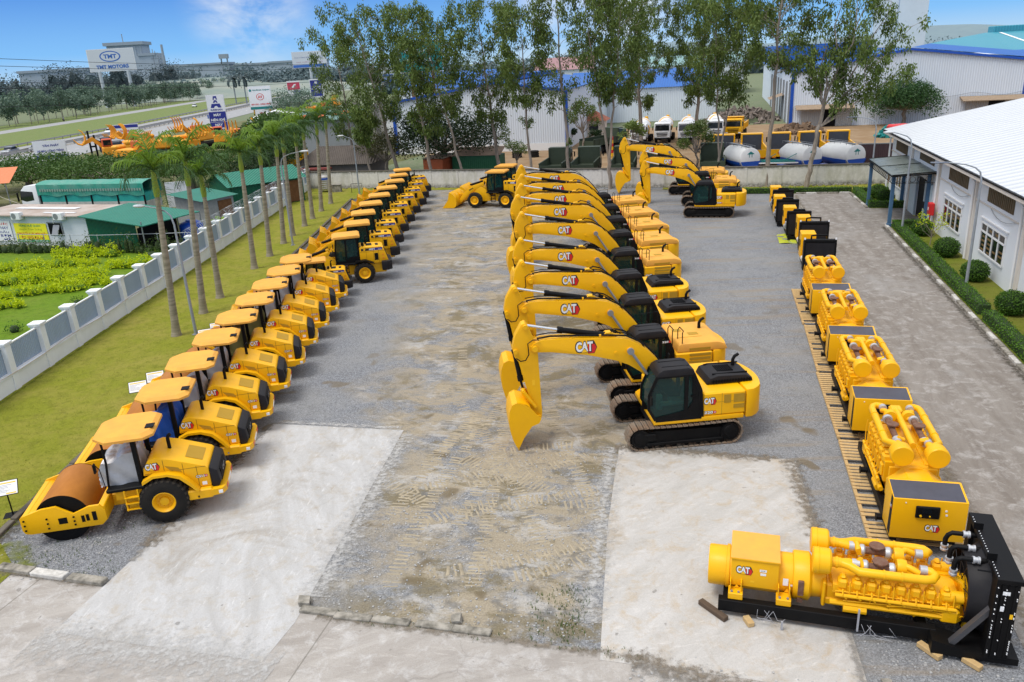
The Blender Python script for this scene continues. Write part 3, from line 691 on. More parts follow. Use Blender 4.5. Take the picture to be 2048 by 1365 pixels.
# ------------------------------------------------------------------ soil roller (drum towards -x, cab side towards -y)
def roller(label):
    R0 = thing('road_roller', label, 'road roller', group='soil rollers parked along the lawn kerb')
    b = MB(); b.lathe((-1.3, -1.04, .76), (0, 1, 0), [(.03, .62), (0, .70), (.0, .755), (.02, .765), (2.06, .765), (2.08, .755), (2.08, .70), (2.05, .62)], 56, closed=True)
    dr = b.build('drum', RUST, R0, 30)
    b = MB(); b.lathe((-1.3, -1.0, .76), (0, 1, 0), [(-.047, .768), (-.05, .69), (.02, .68), (.02, .30), (.12, .28), (.12, 0)], 48); b.lathe((-1.3, 1.0, .76), (0, -1, 0), [(-.047, .768), (-.05, .69), (.02, .68), (.02, .30), (.12, .28), (.12, 0)], 48)
    pieces(b, 'drum_hub', BLK, dr, 35)
    pl = [(-2.40, .62), (-2.34, .50), (-2.20, .46), (-.22, .43), (-.06, .58), (-.06, .90), (-.20, 1.10), (-.50, 1.10), (-.95, .93), (-1.38, 1.25), (-1.78, 1.23), (-2.34, 1.08), (-2.40, 1.02)]
    b = MB()
    for y in (-1.16, 1.16): b.prism(pl, y-.045, y+.045)
    b.box(-2.38, -2.20, -1.115, 1.115, .62, 1.06, .03); b.box(-.30, -.08, -1.115, 1.115, .50, 1.02, .03)
    b.prism([(-2.2, .95), (-2.2, 1.06), (-2.02, 1.0), (-2.02, .9)], -1.1, 1.1)
    fr = b.build('drum_frame', YEL, R0, 30, .012)
    b = MB()
    for y in (-1.21, 1.21):
        s = -1 if y < 0 else 1
        b.box(-1.38, -1.14, y-.004, y+.004, .66, .86); b.box(-.75, -.66, y-.004, y+.004, .62, .84); b.box(-.62, -.53, y-.004, y+.004, .64, .86); b.box(-.44, -.32, y-.004, y+.004, .62, .92)
        for x, zs in ((-2.30, (.62, .78, .94)), (-1.68, (.58, .74, .9)), (-.95, (.58, .70, .84))):
            for z in zs: b.cyl((x, y, z), (x, y+s*.02, z), .03, 8)
    b.build('frame_opening', BLK, fr, 0)
    b = MB(); b.box(-.1, .55, -.32, .32, .52, .95, .04); b.prism([(.45, .50), (1.05, .55), (1.05, 1.25), (.45, 1.05)], -.62, .62); b.build('articulation_joint', YEL, R0, 30)
    for y in (-.80, .80): wheel(R0, 1.57, y, .76, .54, .34, 32, 26, outer=-1 if y < 0 else 1, lug=.035)
    # hood
    top = [(1.08, 1.60), (1.12, 1.85), (1.30, 2.12), (1.50, 2.16), (1.95, 2.04), (2.90, 1.66), (2.98, 1.58)]
    bot = [(2.98, .95), (2.60, .95), (2.42, 1.18), (2.15, 1.48), (1.80, 1.62), (1.40, 1.62)]
    b = MB(); b.prism(top+bot, -.78, .78); hd = b.build('hood', YEL, R0, 30, .05)
    b = MB(); b.prism([(1.06, 1.42), (1.40, 1.60), (1.80, 1.60), (2.13, 1.46), (2.40, 1.16), (2.58, .93), (2.64, .97), (2.46, 1.24), (2.18, 1.55), (1.82, 1.68), (1.38, 1.68), (1.06, 1.52)], -1.02, -.785)
    b.prism([(1.06, 1.42), (1.40, 1.60), (1.80, 1.60), (2.13, 1.46), (2.40, 1.16), (2.58, .93), (2.64, .97), (2.46, 1.24), (2.18, 1.55), (1.82, 1.68), (1.38, 1.68), (1.06, 1.52)], .785, 1.02)
    pieces(b, 'fender', YEL, R0)
    b = MB(); b.prism([(2.985, 1.60), (3.22, 1.46), (3.27, 1.05), (3.20, .90), (2.985, .90)], -.78, .78); gr = b.build('radiator_grille', BLKT, R0, 30, .05)
    b = MB()
    for i in range(7): b.box(3.23, 3.275, -.5, .5, .98+.06*i, 1.005+.06*i)
    b.build('grille_bar', BLK, gr, 0)
    b = MB(); M = frame_((3.275, 0, 1.22), (0, 1, 0), (0, 0, 1)); text(b, 'CAT', M, 0, 0, .42, .17, 0, .05, .01); b.build('logo', [GRY], gr, 0)
    b = MB(); b.box(1.2, 2.95, -.74, .74, .62, .94, .03); b.box(2.2, 3.0, -.95, .95, .62, .95, .04)
    b.zprism([(2.95, -.98), (3.30, -.92), (3.40, -.7), (3.40, .7), (3.30, .92), (2.95, .98)], .70, .90)
    b.build('rear_chassis', YEL, R0, 30)
    b = MB()
    for s in (-1, 1):
        b.box(3.385, 3.41, s*.45, s*.66, .74, .86); 
    pieces(b, 'tail_light', REDL, R0, 0)
    b = MB()
    for i in range(3): b.box(2.55+.0*i, 2.60, -.962, -.955, .70, .76)
    b.box(3.18, 3.30, -.958, -.93, .74, .84); b.box(3.395, 3.415, -.30, .30, .76, .84); b.box(2.72, 2.86, -.79, -.782, 1.03, 1.14); b.build('reflector', WHTD, R0, 0)
    b = MB(); M = side(-.783); b.prism([(1.74, 1.86), (2.12, 1.74), (2.20, 1.58), (1.86, 1.70)], -.788, -.776)
    b.add([(2.30, -.42, 1.916), (2.78, -.42, 1.722), (2.78, .42, 1.722), (2.30, .42, 1.916)], [(0, 1, 2, 3)]); b.build('hood_vent', YELD, hd, 0)
    b = MB()
    for x, za, zb in ((1.70, 1.70, 2.06), (2.24, 1.40, 1.86), (2.62, .98, 1.70)): b.box(x, x+.014, -.784, -.776, za, zb)
    b.box(1.14, 2.9, -.784, -.776, 1.655, 1.667); b.build('panel_seam', DUST, hd, 0)
    add_emblem(R0, M, 1.40, 1.88, .42, extra=lambda bb, MM: model_badge(bb, MM, 2.74, 1.34, .34, 'CS11', 'GC'))
    # operator station
    b = MB(); b.box(.0, 1.12, -.96, .96, 1.28, 1.40, .03); b.build('platform', BLK, R0, 30)
    b = MB()
    for x in (.48, .86): b.box(x, x+.04, -1.0, -.93, .62, 1.30)
    for z in (.66, .86, 1.06): b.box(.48, .90, -1.03, -.9, z, z+.03)
    b.box(.2, 1.06, -.80, .80, .95, 1.275); b.build('step', YEL, R0, 30)
    b = MB()
    for y in (-.72, .72):
        b.tube([(.04, y, 1.4), (.12, y*.98, 2.2), (.10, y*.95, 2.92)], .035, 8)
        b.box(.92, 1.06, y-.07, y+.07, 1.4, 2.95, .02)
    pieces(b, 'canopy_post', BLK, R0)
    b = MB(); c = .42; x0, x1, yy = -.14, 1.62, .98
    o = [(x0+c, -yy), (x1-c*.6, -yy), (x1, -yy+c*.6), (x1, yy-c*.6), (x1-c*.6, yy), (x0+c, yy), (x0, yy-c), (x0, -yy+c)]
    k = lambda q, s, z: [((p[0]-.74)*s+.74, p[1]*s, z) for p in q]
    vs = k(o, 1, 2.90)+k(o, 1.0, 2.98)+k(o, .86, 3.07); n = 8
    b.add(vs, [tuple(range(n-1, -1, -1)), tuple(range(2*n, 3*n))]+[(a*n+i, a*n+(i+1) % n, (a+1)*n+(i+1) % n, (a+1)*n+i) for a in (0, 1) for i in range(n)])
    cn = b.build('canopy', YEL2, R0, 20)
    b = MB(); b.box(1.35, 1.6, -.5, -.2, 3.07, 3.10); b.cyl((1.45, -.6, 2.86), (1.45, -.6, 2.92), .05, 8); b.build('beacon_bracket', BLK, cn, 0)
    b = MB(); b.tube([(-.02, -.8, 1.4), (-.05, -.86, 2.1), (-.14, -.92, 2.3)], .014, 5); b.box(-.18, -.12, -1.02, -.86, 2.02, 2.34, .03); b.build('mirror', BLK, R0, 30)
    b = MB(); b.tube([(1.80, .02, 2.0), (1.80, .02, 2.42), (1.83, .02, 2.50), (1.90, .02, 2.55)], .055, 10); b.build('exhaust_pipe', BLK, R0, 40)
    return R0
def seat_cover(parent, m, seed, shape):
    rr = random.Random(seed); b = MB(); ph = [rr.uniform(0, 6) for _ in range(8)]
    x0, x1, yy = -.14, .90, .60
    def f(u, v):                                       # one draped sheet: front skirt, top, back; v across
        y = -yy + 2*yy*v
        prof = [(x0-.05, 1.42), (x0-.02, 1.95), (x0+.14, 2.28), (x0+.42, 2.20), (x0+.66, 2.38), (x1, 2.44), (x1+.10, 1.9), (x1+.12, 1.45)] if shape else [(x0, 1.42), (x0+.02, 1.9), (x0+.12, 2.1), (x0+.5, 2.08), (x0+.62, 2.5), (x1-.05, 2.55), (x1+.05, 2.1), (x1+.1, 1.45)]
        t = u*(len(prof)-1); i = min(int(t), len(prof)-2); w = t-i
        x = prof[i][0]*(1-w)+prof[i+1][0]*w; z = prof[i][1]*(1-w)+prof[i+1][1]*w
        e = abs(2*v-1); z -= .10*max(0, e-.6)**1.2*2 if 1 < t < 6 else 0
        wob = .035*sin(9*v+ph[0]+6*u)+.03*sin(17*v-11*u+ph[1])+.02*sin(31*u+ph[2]+5*v)
        return (x+wob, y, z+wob*.8)
    b.grid(f, 26, 18)
    for s in (-1, 1):                                  # side skirts
        def g(u, v):
            X, Y, Z = f(u, 0 if s < 0 else 1); zz = 1.40+(Z-1.40)*v
            return (X+.015*sin(23*v+7*u+ph[3]), Y+s*(.05*(1-v)+.03*sin(15*u+ph[4])*(1-v)+.02*sin(26*u+8*v+ph[5])), zz)
        b.grid(g, 26, 9)
    return b.build('seat_cover', m, parent, 60)

# ------------------------------------------------------------------ wheel loader (bucket towards -x)
def loader(label, tanroof=True):
    R0 = thing('wheel_loader', label, 'wheel loader', group='wheel loaders')
    for x in (-.97, 2.06):
        for y in (-1.02, 1.02): wheel(R0, x, y, .74, .50, .40, 28, 16, outer=-1 if y < 0 else 1, lug=.05)
    b = MB(); b.box(.95, 3.6, -.62, .62, .55, 1.28, .04); b.prism([(-1.6, .55), (.35, .55), (.45, .95), (.1, 1.55), (-.6, 2.05), (-1.1, 1.5)], -.52, .52); b.box(.3, 1.0, -.35, .35, .6, 1.0); b.build('chassis', YEL, R0, 30, .02)
    b = MB(); b.prism([(1.86, 1.30), (1.86, 2.44), (1.94, 2.50), (3.36, 2.44), (3.52, 2.36), (3.80, 1.42), (3.72, 1.28)], -.80, .80); hd = b.build('hood', YEL, R0, 30, .04)
    b = MB(); b.box(2.86, 3.12, -.815, -.80, 1.50, 2.0); b.box(2.50, 2.62, -.815, -.80, 1.38, 1.46); b.box(2.35, 2.75, -.35, .35, 2.46, 2.50); b.box(3.0, 3.2, -.3, .3, 2.445, 2.47); b.prism([(3.55, 2.28), (3.78, 1.5), (3.80, 1.5), (3.57, 2.28)], -.6, .6)
    b.build('hood_vent', BLK, hd, 0)
    b = MB(); M = side(-.803); rect(b, M, 1.98, 2.72, 2.20, 2.38, 0); rect(b, M, 2.72, 3.44, 2.20, 2.38, 1)
    b.cyl((2.20, -.803, 2.29), (2.20, -.812, 2.29), .075, 14, 3); text(b, 'SEM', M, 2.72, 2.29, .40, .115, 2, .04, .006); text(b, '655D', M, 3.26, 2.25, .24, .06, 2, .02, .006)
    b.build('stripe_decal', [BLKD, BLUD, WHTD, YELDC], hd, 0)
    b = MB()
    for x in (2.30, 2.80, 3.16): b.box(x, x+.014, -.806, -.795, 1.35, 2.42)
    b.box(1.9, 3.6, -.806, -.795, 2.12, 2.132); b.build('panel_seam', DUST, hd, 0)
    b = MB(); b.box(3.40, 3.56, -.814, -.80, 1.55, 1.65); b.box(3.40, 3.5, -.814, -.80, 1.8, 1.9); b.build('marker_light', AMB, hd, 0)
    b = MB(); b.zprism([(3.30, -1.15), (3.75, -1.15), (4.02, -.92), (4.05, 0), (4.02, .92), (3.75, 1.15), (3.30, 1.15)], .78, 1.42); b.build('counterweight', BLKT, R0, 30, .06)
    b = MB()
    for y in (-1.03, 1.03): b.prism([(1.36, 1.40), (1.55, 1.60), (2.2, 1.64), (2.75, 1.40), (2.78, 1.34), (2.2, 1.56), (1.6, 1.53), (1.40, 1.34)], y-.24, y+.24)
    pieces(b, 'fender', BLK, R0); b = MB(); b.box(.15, 1.86, -.98, .98, 1.36, 1.46, .02); b.build('cab_platform', BLK, R0, 30)
    # cab
    prof = [(.24, 1.46), (.20, 2.15), (.34, 3.16), (1.72, 3.16), (1.80, 2.2), (1.72, 1.46)]
    b = MB(); b.prism([(x, z) for x, z in prof], -.72, .72); b.build('cab_glass', GLS, R0, 0)
    b = MB()
    def bar(p, q, y, w, d):
        p = Vector((p[0], y, p[1])); q = Vector((q[0], y, q[1])); t = (q-p).normalized(); n = Vector((t.z, 0, -t.x))*w/2; vs = []
        for yy in (y-d/2, y+d/2):
            for pt in (p-n, p+n, q+n, q-n): vs.append((pt.x, yy, pt.z))
        b.add(vs, [(0, 1, 2, 3), (7, 6, 5, 4), (0, 4, 5, 1), (1, 5, 6, 2), (2, 6, 7, 3), (3, 7, 4, 0)])
    for y in (-.735, .735):
        for i in range(6): bar(prof[i], prof[(i+1) % 6], y, .10, .06)
        bar((.92, 1.46), (.98, 3.16), y, .11, .064); b.prism([(.25, 1.46), (1.75, 1.46), (1.78, 1.88), (1.2, 1.88), (.9, 1.6), (.24, 1.6)], y-.02, y+.02)
    b.box(1.70, 1.80, -.72, .72, 1.46, 2.1); b.build('cab_frame', BLK, R0, 30)
    b = MB(); b.box(.9, 1.4, -.28, .28, 1.75, 1.92, .04); b.box(1.3, 1.45, -.26, .26, 1.85, 2.6, .04); b.box(.45, .65, -.15, .15, 1.5, 2.1, .03); b.build('seat', SEATG, R0, 30)
    b = MB(); b.prism([(.06, 3.18), (.08, 3.28), (.25, 3.36), (1.85, 3.38), (2.0, 3.30), (1.98, 3.18)], -.88, .88); b.build('cab_roof', YEL2, R0, 30, .03)
    b = MB(); b.tube([(1.86, -.7, 1.5), (1.86, -.74, 2.5), (2.1, -.74, 2.62), (2.1, -.74, 2.4)], .02, 6); b.tube([(.2, -.95, 1.46), (.2, -1.0, 2.3), (.1, -1.0, 2.4)], .016, 5); b.box(.03, .09, -1.10, -.94, 2.2, 2.5, .02)
    b.box(.03, .09, .94, 1.10, 2.2, 2.5, .02); b.build('mirror', BLK, R0, 30)
    b = MB(); b.cyl((2.35, .3, 2.46), (2.35, .3, 2.82), .075, 12); b.tube([(2.35, .3, 2.8), (2.35, .3, 3.0), (2.46, .3, 3.05)], .05, 10); b.cyl((2.12, -.35, 2.46), (2.12, -.35, 2.72), .10, 12); b.build('exhaust_pipe', BLK, R0, 40)
    b = MB()
    for x in (.62, 1.0): b.box(x, x+.04, -1.06, -.97, .55, 1.38)
    for z in (.58, .85, 1.12): b.box(.62, 1.04, -1.08, -.94, z, z+.03)
    b.build('step', BLK, R0, 30)
    # lift arms, linkage, bucket
    b = MB()
    for y in (-.46, .46): b.prism([(-2.92, .42), (-2.78, .30), (-2.58, .42), (-1.95, 1.02), (-1.15, 1.62), (-.25, 2.08), (-.15, 2.22), (-.3, 2.34), (-1.3, 2.02), (-2.2, 1.40), (-2.75, .72)], y-.07, y+.07)
    b.box(-1.9, -1.5, -.4, .4, 1.12, 1.34); b.prism([(-1.70, 1.0), (-1.5, 1.2), (-1.62, 2.05), (-1.82, 2.02)], -.09, .09); b.prism([(-2.9, 1.1), (-1.62, 1.08), (-1.62, 1.2), (-2.9, 1.25)], -.06, .06)
    am = b.build('lift_arm', YEL, R0, 30, .012)
    b = MB(); M = side(-.533); text(b, 'SEM', frame_((0, -.533, 0), (cos(.48), 0, sin(.48)), (-sin(.48), 0, cos(.48))), -.55, 2.18, .48, .13, 0, .04, .003); b.build('lettering', [BLKD], am, 0)
    b = MB(); b.cyl((-1.72, 0, 2.0), (-.45, 0, 2.36), .10, 12); b.build('tilt_cylinder', BLK, R0, 40)
    for y in (-.3, .3):
        b = MB(); b.cyl((-.3, y, 1.0), (-1.1, y, 1.45), .08, 10); b.build('lift_cylinder', BLK, R0, 40)
    bp = [(-4.22, .02), (-3.05, .04), (-2.86, .18), (-2.76, .50), (-2.80, .92), (-3.02, 1.26), (-3.35, 1.44), (-3.46, 1.50)]
    b = MB(); inn = [(x-.035, z+.035) for x, z in bp[1:-1]]
    b.prism(bp+[(-3.48, 1.46)]+inn[::-1]+[(-4.2, .05)], -1.36, 1.36)
    for y in (-1.36, 1.36): b.prism([(-4.22, .02)]+bp[1:]+[(-3.62, .78)], y-.02, y+.02)
    bk = b.build('bucket', YEL, R0, 35)
    b = MB()
    for i in range(7): y = -1.2+.4*i; b.prism([(-4.34, .0), (-4.1, .03), (-4.1, .08), (-4.16, .08)], y-.05, y+.05)
    for y in (-.85, 0, .85): b.prism([(-2.74, .3), (-2.70, .5), (-2.75, .95), (-2.98, 1.30), (-3.2, 1.42), (-3.0, 1.26), (-2.79, .92), (-2.75, .5)], y-.03, y+.03)
    pieces(b, 'tooth', YEL, bk)
    return R0

# ------------------------------------------------------------------ generator sets
def engine(par, x0, W, z0, nseg, L_, top):
    """vee engine lying along +y from y=x0; returns mesh builders' height; parts are added to par"""
    y0, y1 = x0, x0+L_
    b = MB(); b.box(-W*.36, W*.36, y0, y1, z0, z0+.55, .05); b.box(-W*.30, W*.30, y0+.1, y1-.1, z0+.5, top-.55, .05)
    pf = lambda s: [(s*W*.20, top-.62), (s*W*.48, top-.62), (s*W*.46, top-.32), (s*W*.20, top-.30)]
    for s in (-1, 1):
        b.zprism([(s*W*.22, y0+.15), (s*W*.47, y0+.15), (s*W*.47, y1-.15), (s*W*.22, y1-.15)], z0+.45, top-.52)
    for y in (y0-.06, y1): b.box(-W*.42, W*.42, y, y+.08, z0-.05, top-.55, .03)
    b.build('engine_block', YEL, par, 30)
    b = MB(); rr = random.Random(5)
    for s in (-1, 1):
        for i in range(nseg):
            y = y0+.25+i*(L_-.5)/nseg; w = (L_-.5)/nseg*.72
            b.box(s*W*.30, s*W*.50, y, y+w, top-.60, top-.36, .05); b.box(s*W*.33, s*W*.46, y+w*.2, y+w*.8, top-.36, top-.28, .04)
            b.box(s*W*.46, s*W*.515, y+.03, y+w-.03, z0+.55, top-.66, .03)
            b.tube([(s*W*.52, y+w*1.15, top-.35), (s*W*.54, y+w*1.15, top-.62), (s*W*.53, y+w*1.15, z0+.5)], .018, 5)
            b.tube([(s*W*.52, y+w*.5, z0+.62), (s*W*.57, y+w*.5, z0+.5), (s*W*.56, y+w*.9, z0+.4)], .022, 5)
        b.tube([(s*W*.55, y0+.2, z0+.47), (s*W*.55, y1-.25, z0+.47)], .045, 8); b.tube([(s*W*.50, y0+.1, z0+.22), (s*W*.50, y1-.4, z0+.22)], .07, 8)
        b.box(s*W*.44, s*W*.56, y1-.55, y1-.15, z0+.08, z0+.45, .06); b.cyl((s*W*.5, y0+.4, z0+.1), (s*W*.5, y0+.9, z0+.1), .11, 10)
        for k in range(6):
            a = [(s*W*(.46+.1*rr.random()), y0+rr.uniform(.1, L_-.2), z0+rr.uniform(.1, .6)) for _ in range(4)]; b.tube(a, .014, 5)
    b.build('cylinder_head', YEL, par, 35)
def pipework(par, W, ya, yb, top, fr=.31):
    for s in (-1, 1):
        b = MB(); xx = s*W*.30
        b.lathe((xx, ya, top), (0, 1, 0), [(0, fr*.92), (.015, fr*.96), (.03, fr), (.10, fr), (.11, fr*1.02), (.13, fr*1.02), (.14, fr*.98), (.36, fr*.97), (.40, fr*.86), (.42, .14)], 30)
        b.build('air_filter', YEL, par, 30)
        b = MB(); xo = s*W*.46
        b.tube([(xx, ya+.40, top), (xx, ya+.62, top)], .115, 14); b.lathe((xx, ya+.5, top), (0, 1, 0), [(0, .12), (0, .135), (.05, .135), (.05, .12)], 16)
        b.tube([(xx, ya+.6, top), (xx+s*.07, ya+.8, top-.01), (xo, ya+1.0, top-.04), (xo, yb-.22, top-.04), (xo-s*.04, yb-.06, top-.03), (xo-s*.16, yb+.02, top-.02), (xo-s*.28, yb-.06, top), (xo-s*.32, yb-.22, top)], .10, 14)
        b.tube([(xx, ya+.6, top), (xx-s*.05, ya+.78, top), (xx-s*.05, ya+.98, top-.04)], .10, 12)
        for y in (ya+1.5, yb-.7): b.lathe((xo, y, top-.04), (0, 1, 0), [(0, .10), (0, .118), (.03, .118), (.03, .10)], 16)
        xi = s*W*.17
        b.tube([(xi, ya+1.1, top-.12), (xi, ya+1.05, top+.02), (xi+s*.1, ya+1.0, top+.08), (xi+s*.16, ya+1.1, top-.05)], .075, 10)
        b.tube([(xi, yb-.75, top-.12), (xi, yb-.62, top+.03), (xi+s*.12, yb-.5, top+.04), (xi+s*.16, yb-.3, top-.05)], .075, 10)
        b.lathe((xi, yb-.75, top-.04), (0, 1, 0), [(0, .08), (0, .17), (.1, .19), (.2, .17), (.2, .08)], 16)
        b.build('intake_pipe', YEL, par, 40)
        b = MB(); m0 = (ya+1.15+yb-.8)/2
        b.tube([(xx-s*.09, ya+1.15, top-.07), (xx-s*.09, yb-.85, top-.07)], .085, 12); b.cyl((xx-s*.09, m0, top-.07), (xx-s*.09, m0, top+.08), .09, 12); b.cyl((xx-s*.09, m0, top+.08), (xx-s*.09, m0, top+.11), .17, 18)
        b.build('exhaust_manifold', EXH, par, 35)
        b = MB()
        for y in (ya+1.08, yb-.92): b.lathe((xx-s*.09, y, top-.07), (0, 1, 0), [(0, .06), (.0, .13), (.04, .145), (.1, .145), (.13, .12), (.13, .06)], 16)
        b.lathe((xx-s*.05, ya+.86, top-.01), (0, 1, 0), [(0, .1), (0, .112), (.16, .112), (.16, .1)], 16); b.lathe((xo-s*.31, yb-.28, top), (0, 1, 0), [(0, .1), (0, .112), (.15, .112), (.15, .1)], 16)
        b.build('pipe_lagging', SIL, par, 35)
def panel_genset(label):
    """control cabinet end faces -y, set lies along +y, standing on a long pallet"""
    R0 = thing('generator_set', label, 'generator set', group='generator sets with control cabinets on pallets')
    b = MB()
    for s in (-1, 1): b.box(s*.62, s*.80, .3, 5.6, .16, .44, .01)
    for y in (.35, 1.6, 3.0, 4.4, 5.4): b.box(-.62, .62, y, y+.15, .2, .4)
    for y in (1.2, 3.9): b.cyl((-.80, y, .30), (-.98, y, .30), .09, 10); b.cyl((-.98, y, .30), (-1.0, y, .30), .12, 10)
    b.build('base_frame', BLK, R0, 30)
    W = 1.78/2
    b = MB(); b.prism([(0, .44), (.0, 1.62), (.82, 1.76), (.95, 1.70), (.95, .44)], -W, W)
    b.M = None; bb = MB(); bb.add([(p[1], p[0], p[2]) for p in b.v], b.f); cab = bb.build('control_cabinet', YEL, R0, 30, .02)
    b = MB(); b.add([(-W+.02, .03, 1.629), (W-.06, .03, 1.629), (W-.06, .76, 1.754), (-W+.02, .76, 1.754)], [(0, 1, 2, 3)])
    b.build('cabinet_top', mat('slate_cabinet_top', (.055, .055, .075), .45, var=.3), cab, 0)
    b = MB(); b.add([(-W-.004, .02, .5), (-W-.004, .30, .5), (-W-.004, .22, 1.64), (-W-.004, .02, 1.62)], [(0, 1, 2, 3)]); sd = b.build('side_panel', BLK, cab, 0)
    b = MB(); M = frame_((-W-.006, .13, 1.32), (0, -1, .0), (0, 0, 1)); emblem(b, frame_((-W-.006, .14, 1.3), (0, -.3, 1), (-1e-6, 1, .3)) if 0 else M, 0, 0, .20); b.build('logo', EM, sd, 0)
    b = MB(); b.box(-.34, .24, -.05, 0, 1.10, 1.46, .03); b.box(-.31, .21, -.06, -.045, 1.13, 1.43, .02); scn = b.build('control_panel', BLK, cab, 30)
    b = MB(); b.box(-.20, .04, -.066, -.06, 1.26, 1.40); b.build('screen', GLSD, scn, 0)
    b = MB(); b.cyl((-.22, -.06, 1.19), (-.22, -.085, 1.19), .03, 10, 0); b.cyl((.0, -.06, 1.19), (.0, -.075, 1.19), .02, 8, 0); b.build('stop_button', [YELDC], scn, 0)
    b = MB(); M = frame_((0, -.002, 0), (1, 0, 0), (0, 0, 1)); emblem(b, M, .12, .80, .36); b.build('logo', EM, cab, 0)
    b = MB(); b.box(.36, .41, -.008, 0, 1.32, 1.37); b.box(.38, .43, -.008, 0, 1.2, 1.25); b.box(-.6, -.57, -.008, 0, 1.50, 1.53); b.build('label', WHTD, cab, 0)
    # octagonal generator housing behind the cabinet, then the engine
    b = MB(); o = [(.80*cos(radians(22.5+45*i)), 1.02+.62*sin(radians(22.5+45*i))) for i in range(8)]
    b.add([(x, 1.10, z) for x, z in o]+[(x*.98, 1.75, z) for x, z in o], [tuple(range(8)), tuple(range(15, 7, -1))]+[(i, (i+1) % 8, (i+1) % 8+8, i+8) for i in range(8)])
    b.lathe((0, 1.7, 1.02), (0, 1, 0), [(0, .62), (.12, .62), (.2, .56), (.3, .56)], 24); b.build('alternator', YEL, R0, 25, .02)
    engine(R0, 2.0, 1.5, .46, 6, 2.9, 2.05)
    pipework(R0, 1.5, 1.42, 4.85, 2.10, .30)
    b = MB(); b.tube([(0, 2.3, 2.02), (0, 4.7, 2.05)], .09, 12); b.box(-.18, .18, 4.5, 4.9, 1.5, 2.12, .05); b.build('coolant_manifold', YEL, R0, 35)
    return R0
def pallet(label, n):
    R0 = thing('wooden_pallet', label, 'pallet', group='long wooden pallets under the generator sets')
    b = MB(); rr = random.Random(n); Lh = 6.05
    for x in (-1.28, -.55, .55, 1.16):
        b.box(x, x+.10, 0, Lh, .02, .105, .008)
    b.build('runner', WOOD, R0, 0)
    b = MB(); y = 0.0
    while y < Lh-.1:
        w = .135+rr.uniform(-.01, .01); b.box(-1.28, 1.26, y, y+w, .109, .134, .004); y += w+(.075 if rr.random() > .12 else .30)
    b.build('deck', WOOD, R0, 0)
    return R0
def radiator_genset(label, big):
    """radiator faces -y, yellow set stretches along +y behind it"""
    R0 = thing('generator_set', label, 'generator set', group='generator sets with black radiators')
    W, H, D = (.88, 2.20, .55) if big else (.78, 2.05, .5); Lg = 3.9
    b = MB()
    for s in (-1, 1): b.box(s*.5, s*.68, -.1, Lg, .08, .38, .01)
    b.box(-.7, .7, -.12, .0, .08, .32); b.build('base_frame', BLK, R0, 0)
    b = MB(); b.box(-W, W, 0, D*.55, .36, H-.1, .02); b.box(-W-.02, W+.02, -.02, D*.6, H-.16, H, .02)
    for s in (-1, 1): b.box(s*(W-.08), s*(W+.02), -.04, D, .36, H-.16, .01)
    if not big: b.prism([(-W*.55, H), (-W*.45, H+.14), (W*.45, H+.14), (W*.55, H)], .0, D*.5)
    rd = b.build('radiator', BLK, R0, 30)
    b = MB(); b.box(-W+.06, W-.06, -.012, 0, .42, H-.2); b.build('core', BLKT, rd, 0)
    b = MB(); b.lathe((0, D*.55, H*.55), (0, 1, 0), [(0, W*.95), (.3, W*.72), (.32, W*.72)], 28, None); b.build('fan_shroud', BLK, R0, 30)
    if big:
        b = MB(); b.tube([(-.5, .12, H), (-.5, .1, H+.22), (-.2, .2, H+.24), (.4, .5, H+.16), (.45, .9, H-.1)], .055, 8); b.build('coolant_pipe', BLK, R0, 40)
        b = MB(); 
        for s in (-1, 1): b.cyl((s*W*.97, .05, H), (s*W*.97, .05, H+.10), .05, 8)
        b.build('filler_cap', WHTD, R0, 30)
    engine(R0, 1.0, 1.25, .38, 5, 1.6, 1.75)
    b = MB(); b.lathe((0, 2.6, .85), (0, 1, 0), [(0, .45), (.15, .5), (1.0, .5), (1.1, .42)], 24); b.build('alternator', YEL, R0, 30)
    b = MB(); b.box(-.84, .02, 2.2, 3.3, .55, H-.12, .03); b.build('control_cabinet', YEL, R0, 30)
    b = MB(); b.box(-.86, -.84, 2.5, 3.0, 1.2, 1.6); b.cyl((-.82, 1.2, 1.2), (-.7, 1.2, 1.2), .14, 12); b.build('control_panel', BLK, R0, 30)
    b = MB(); b.cyl((-.75, 1.0, .75), (-.75, 1.5, .75), .16, 12); b.box(-.85, -.6, .6, .95, .9, 1.2, .04); b.build('wrapped_air_cleaner', SIL if not big else PLASTW, R0, 30)
    return R0
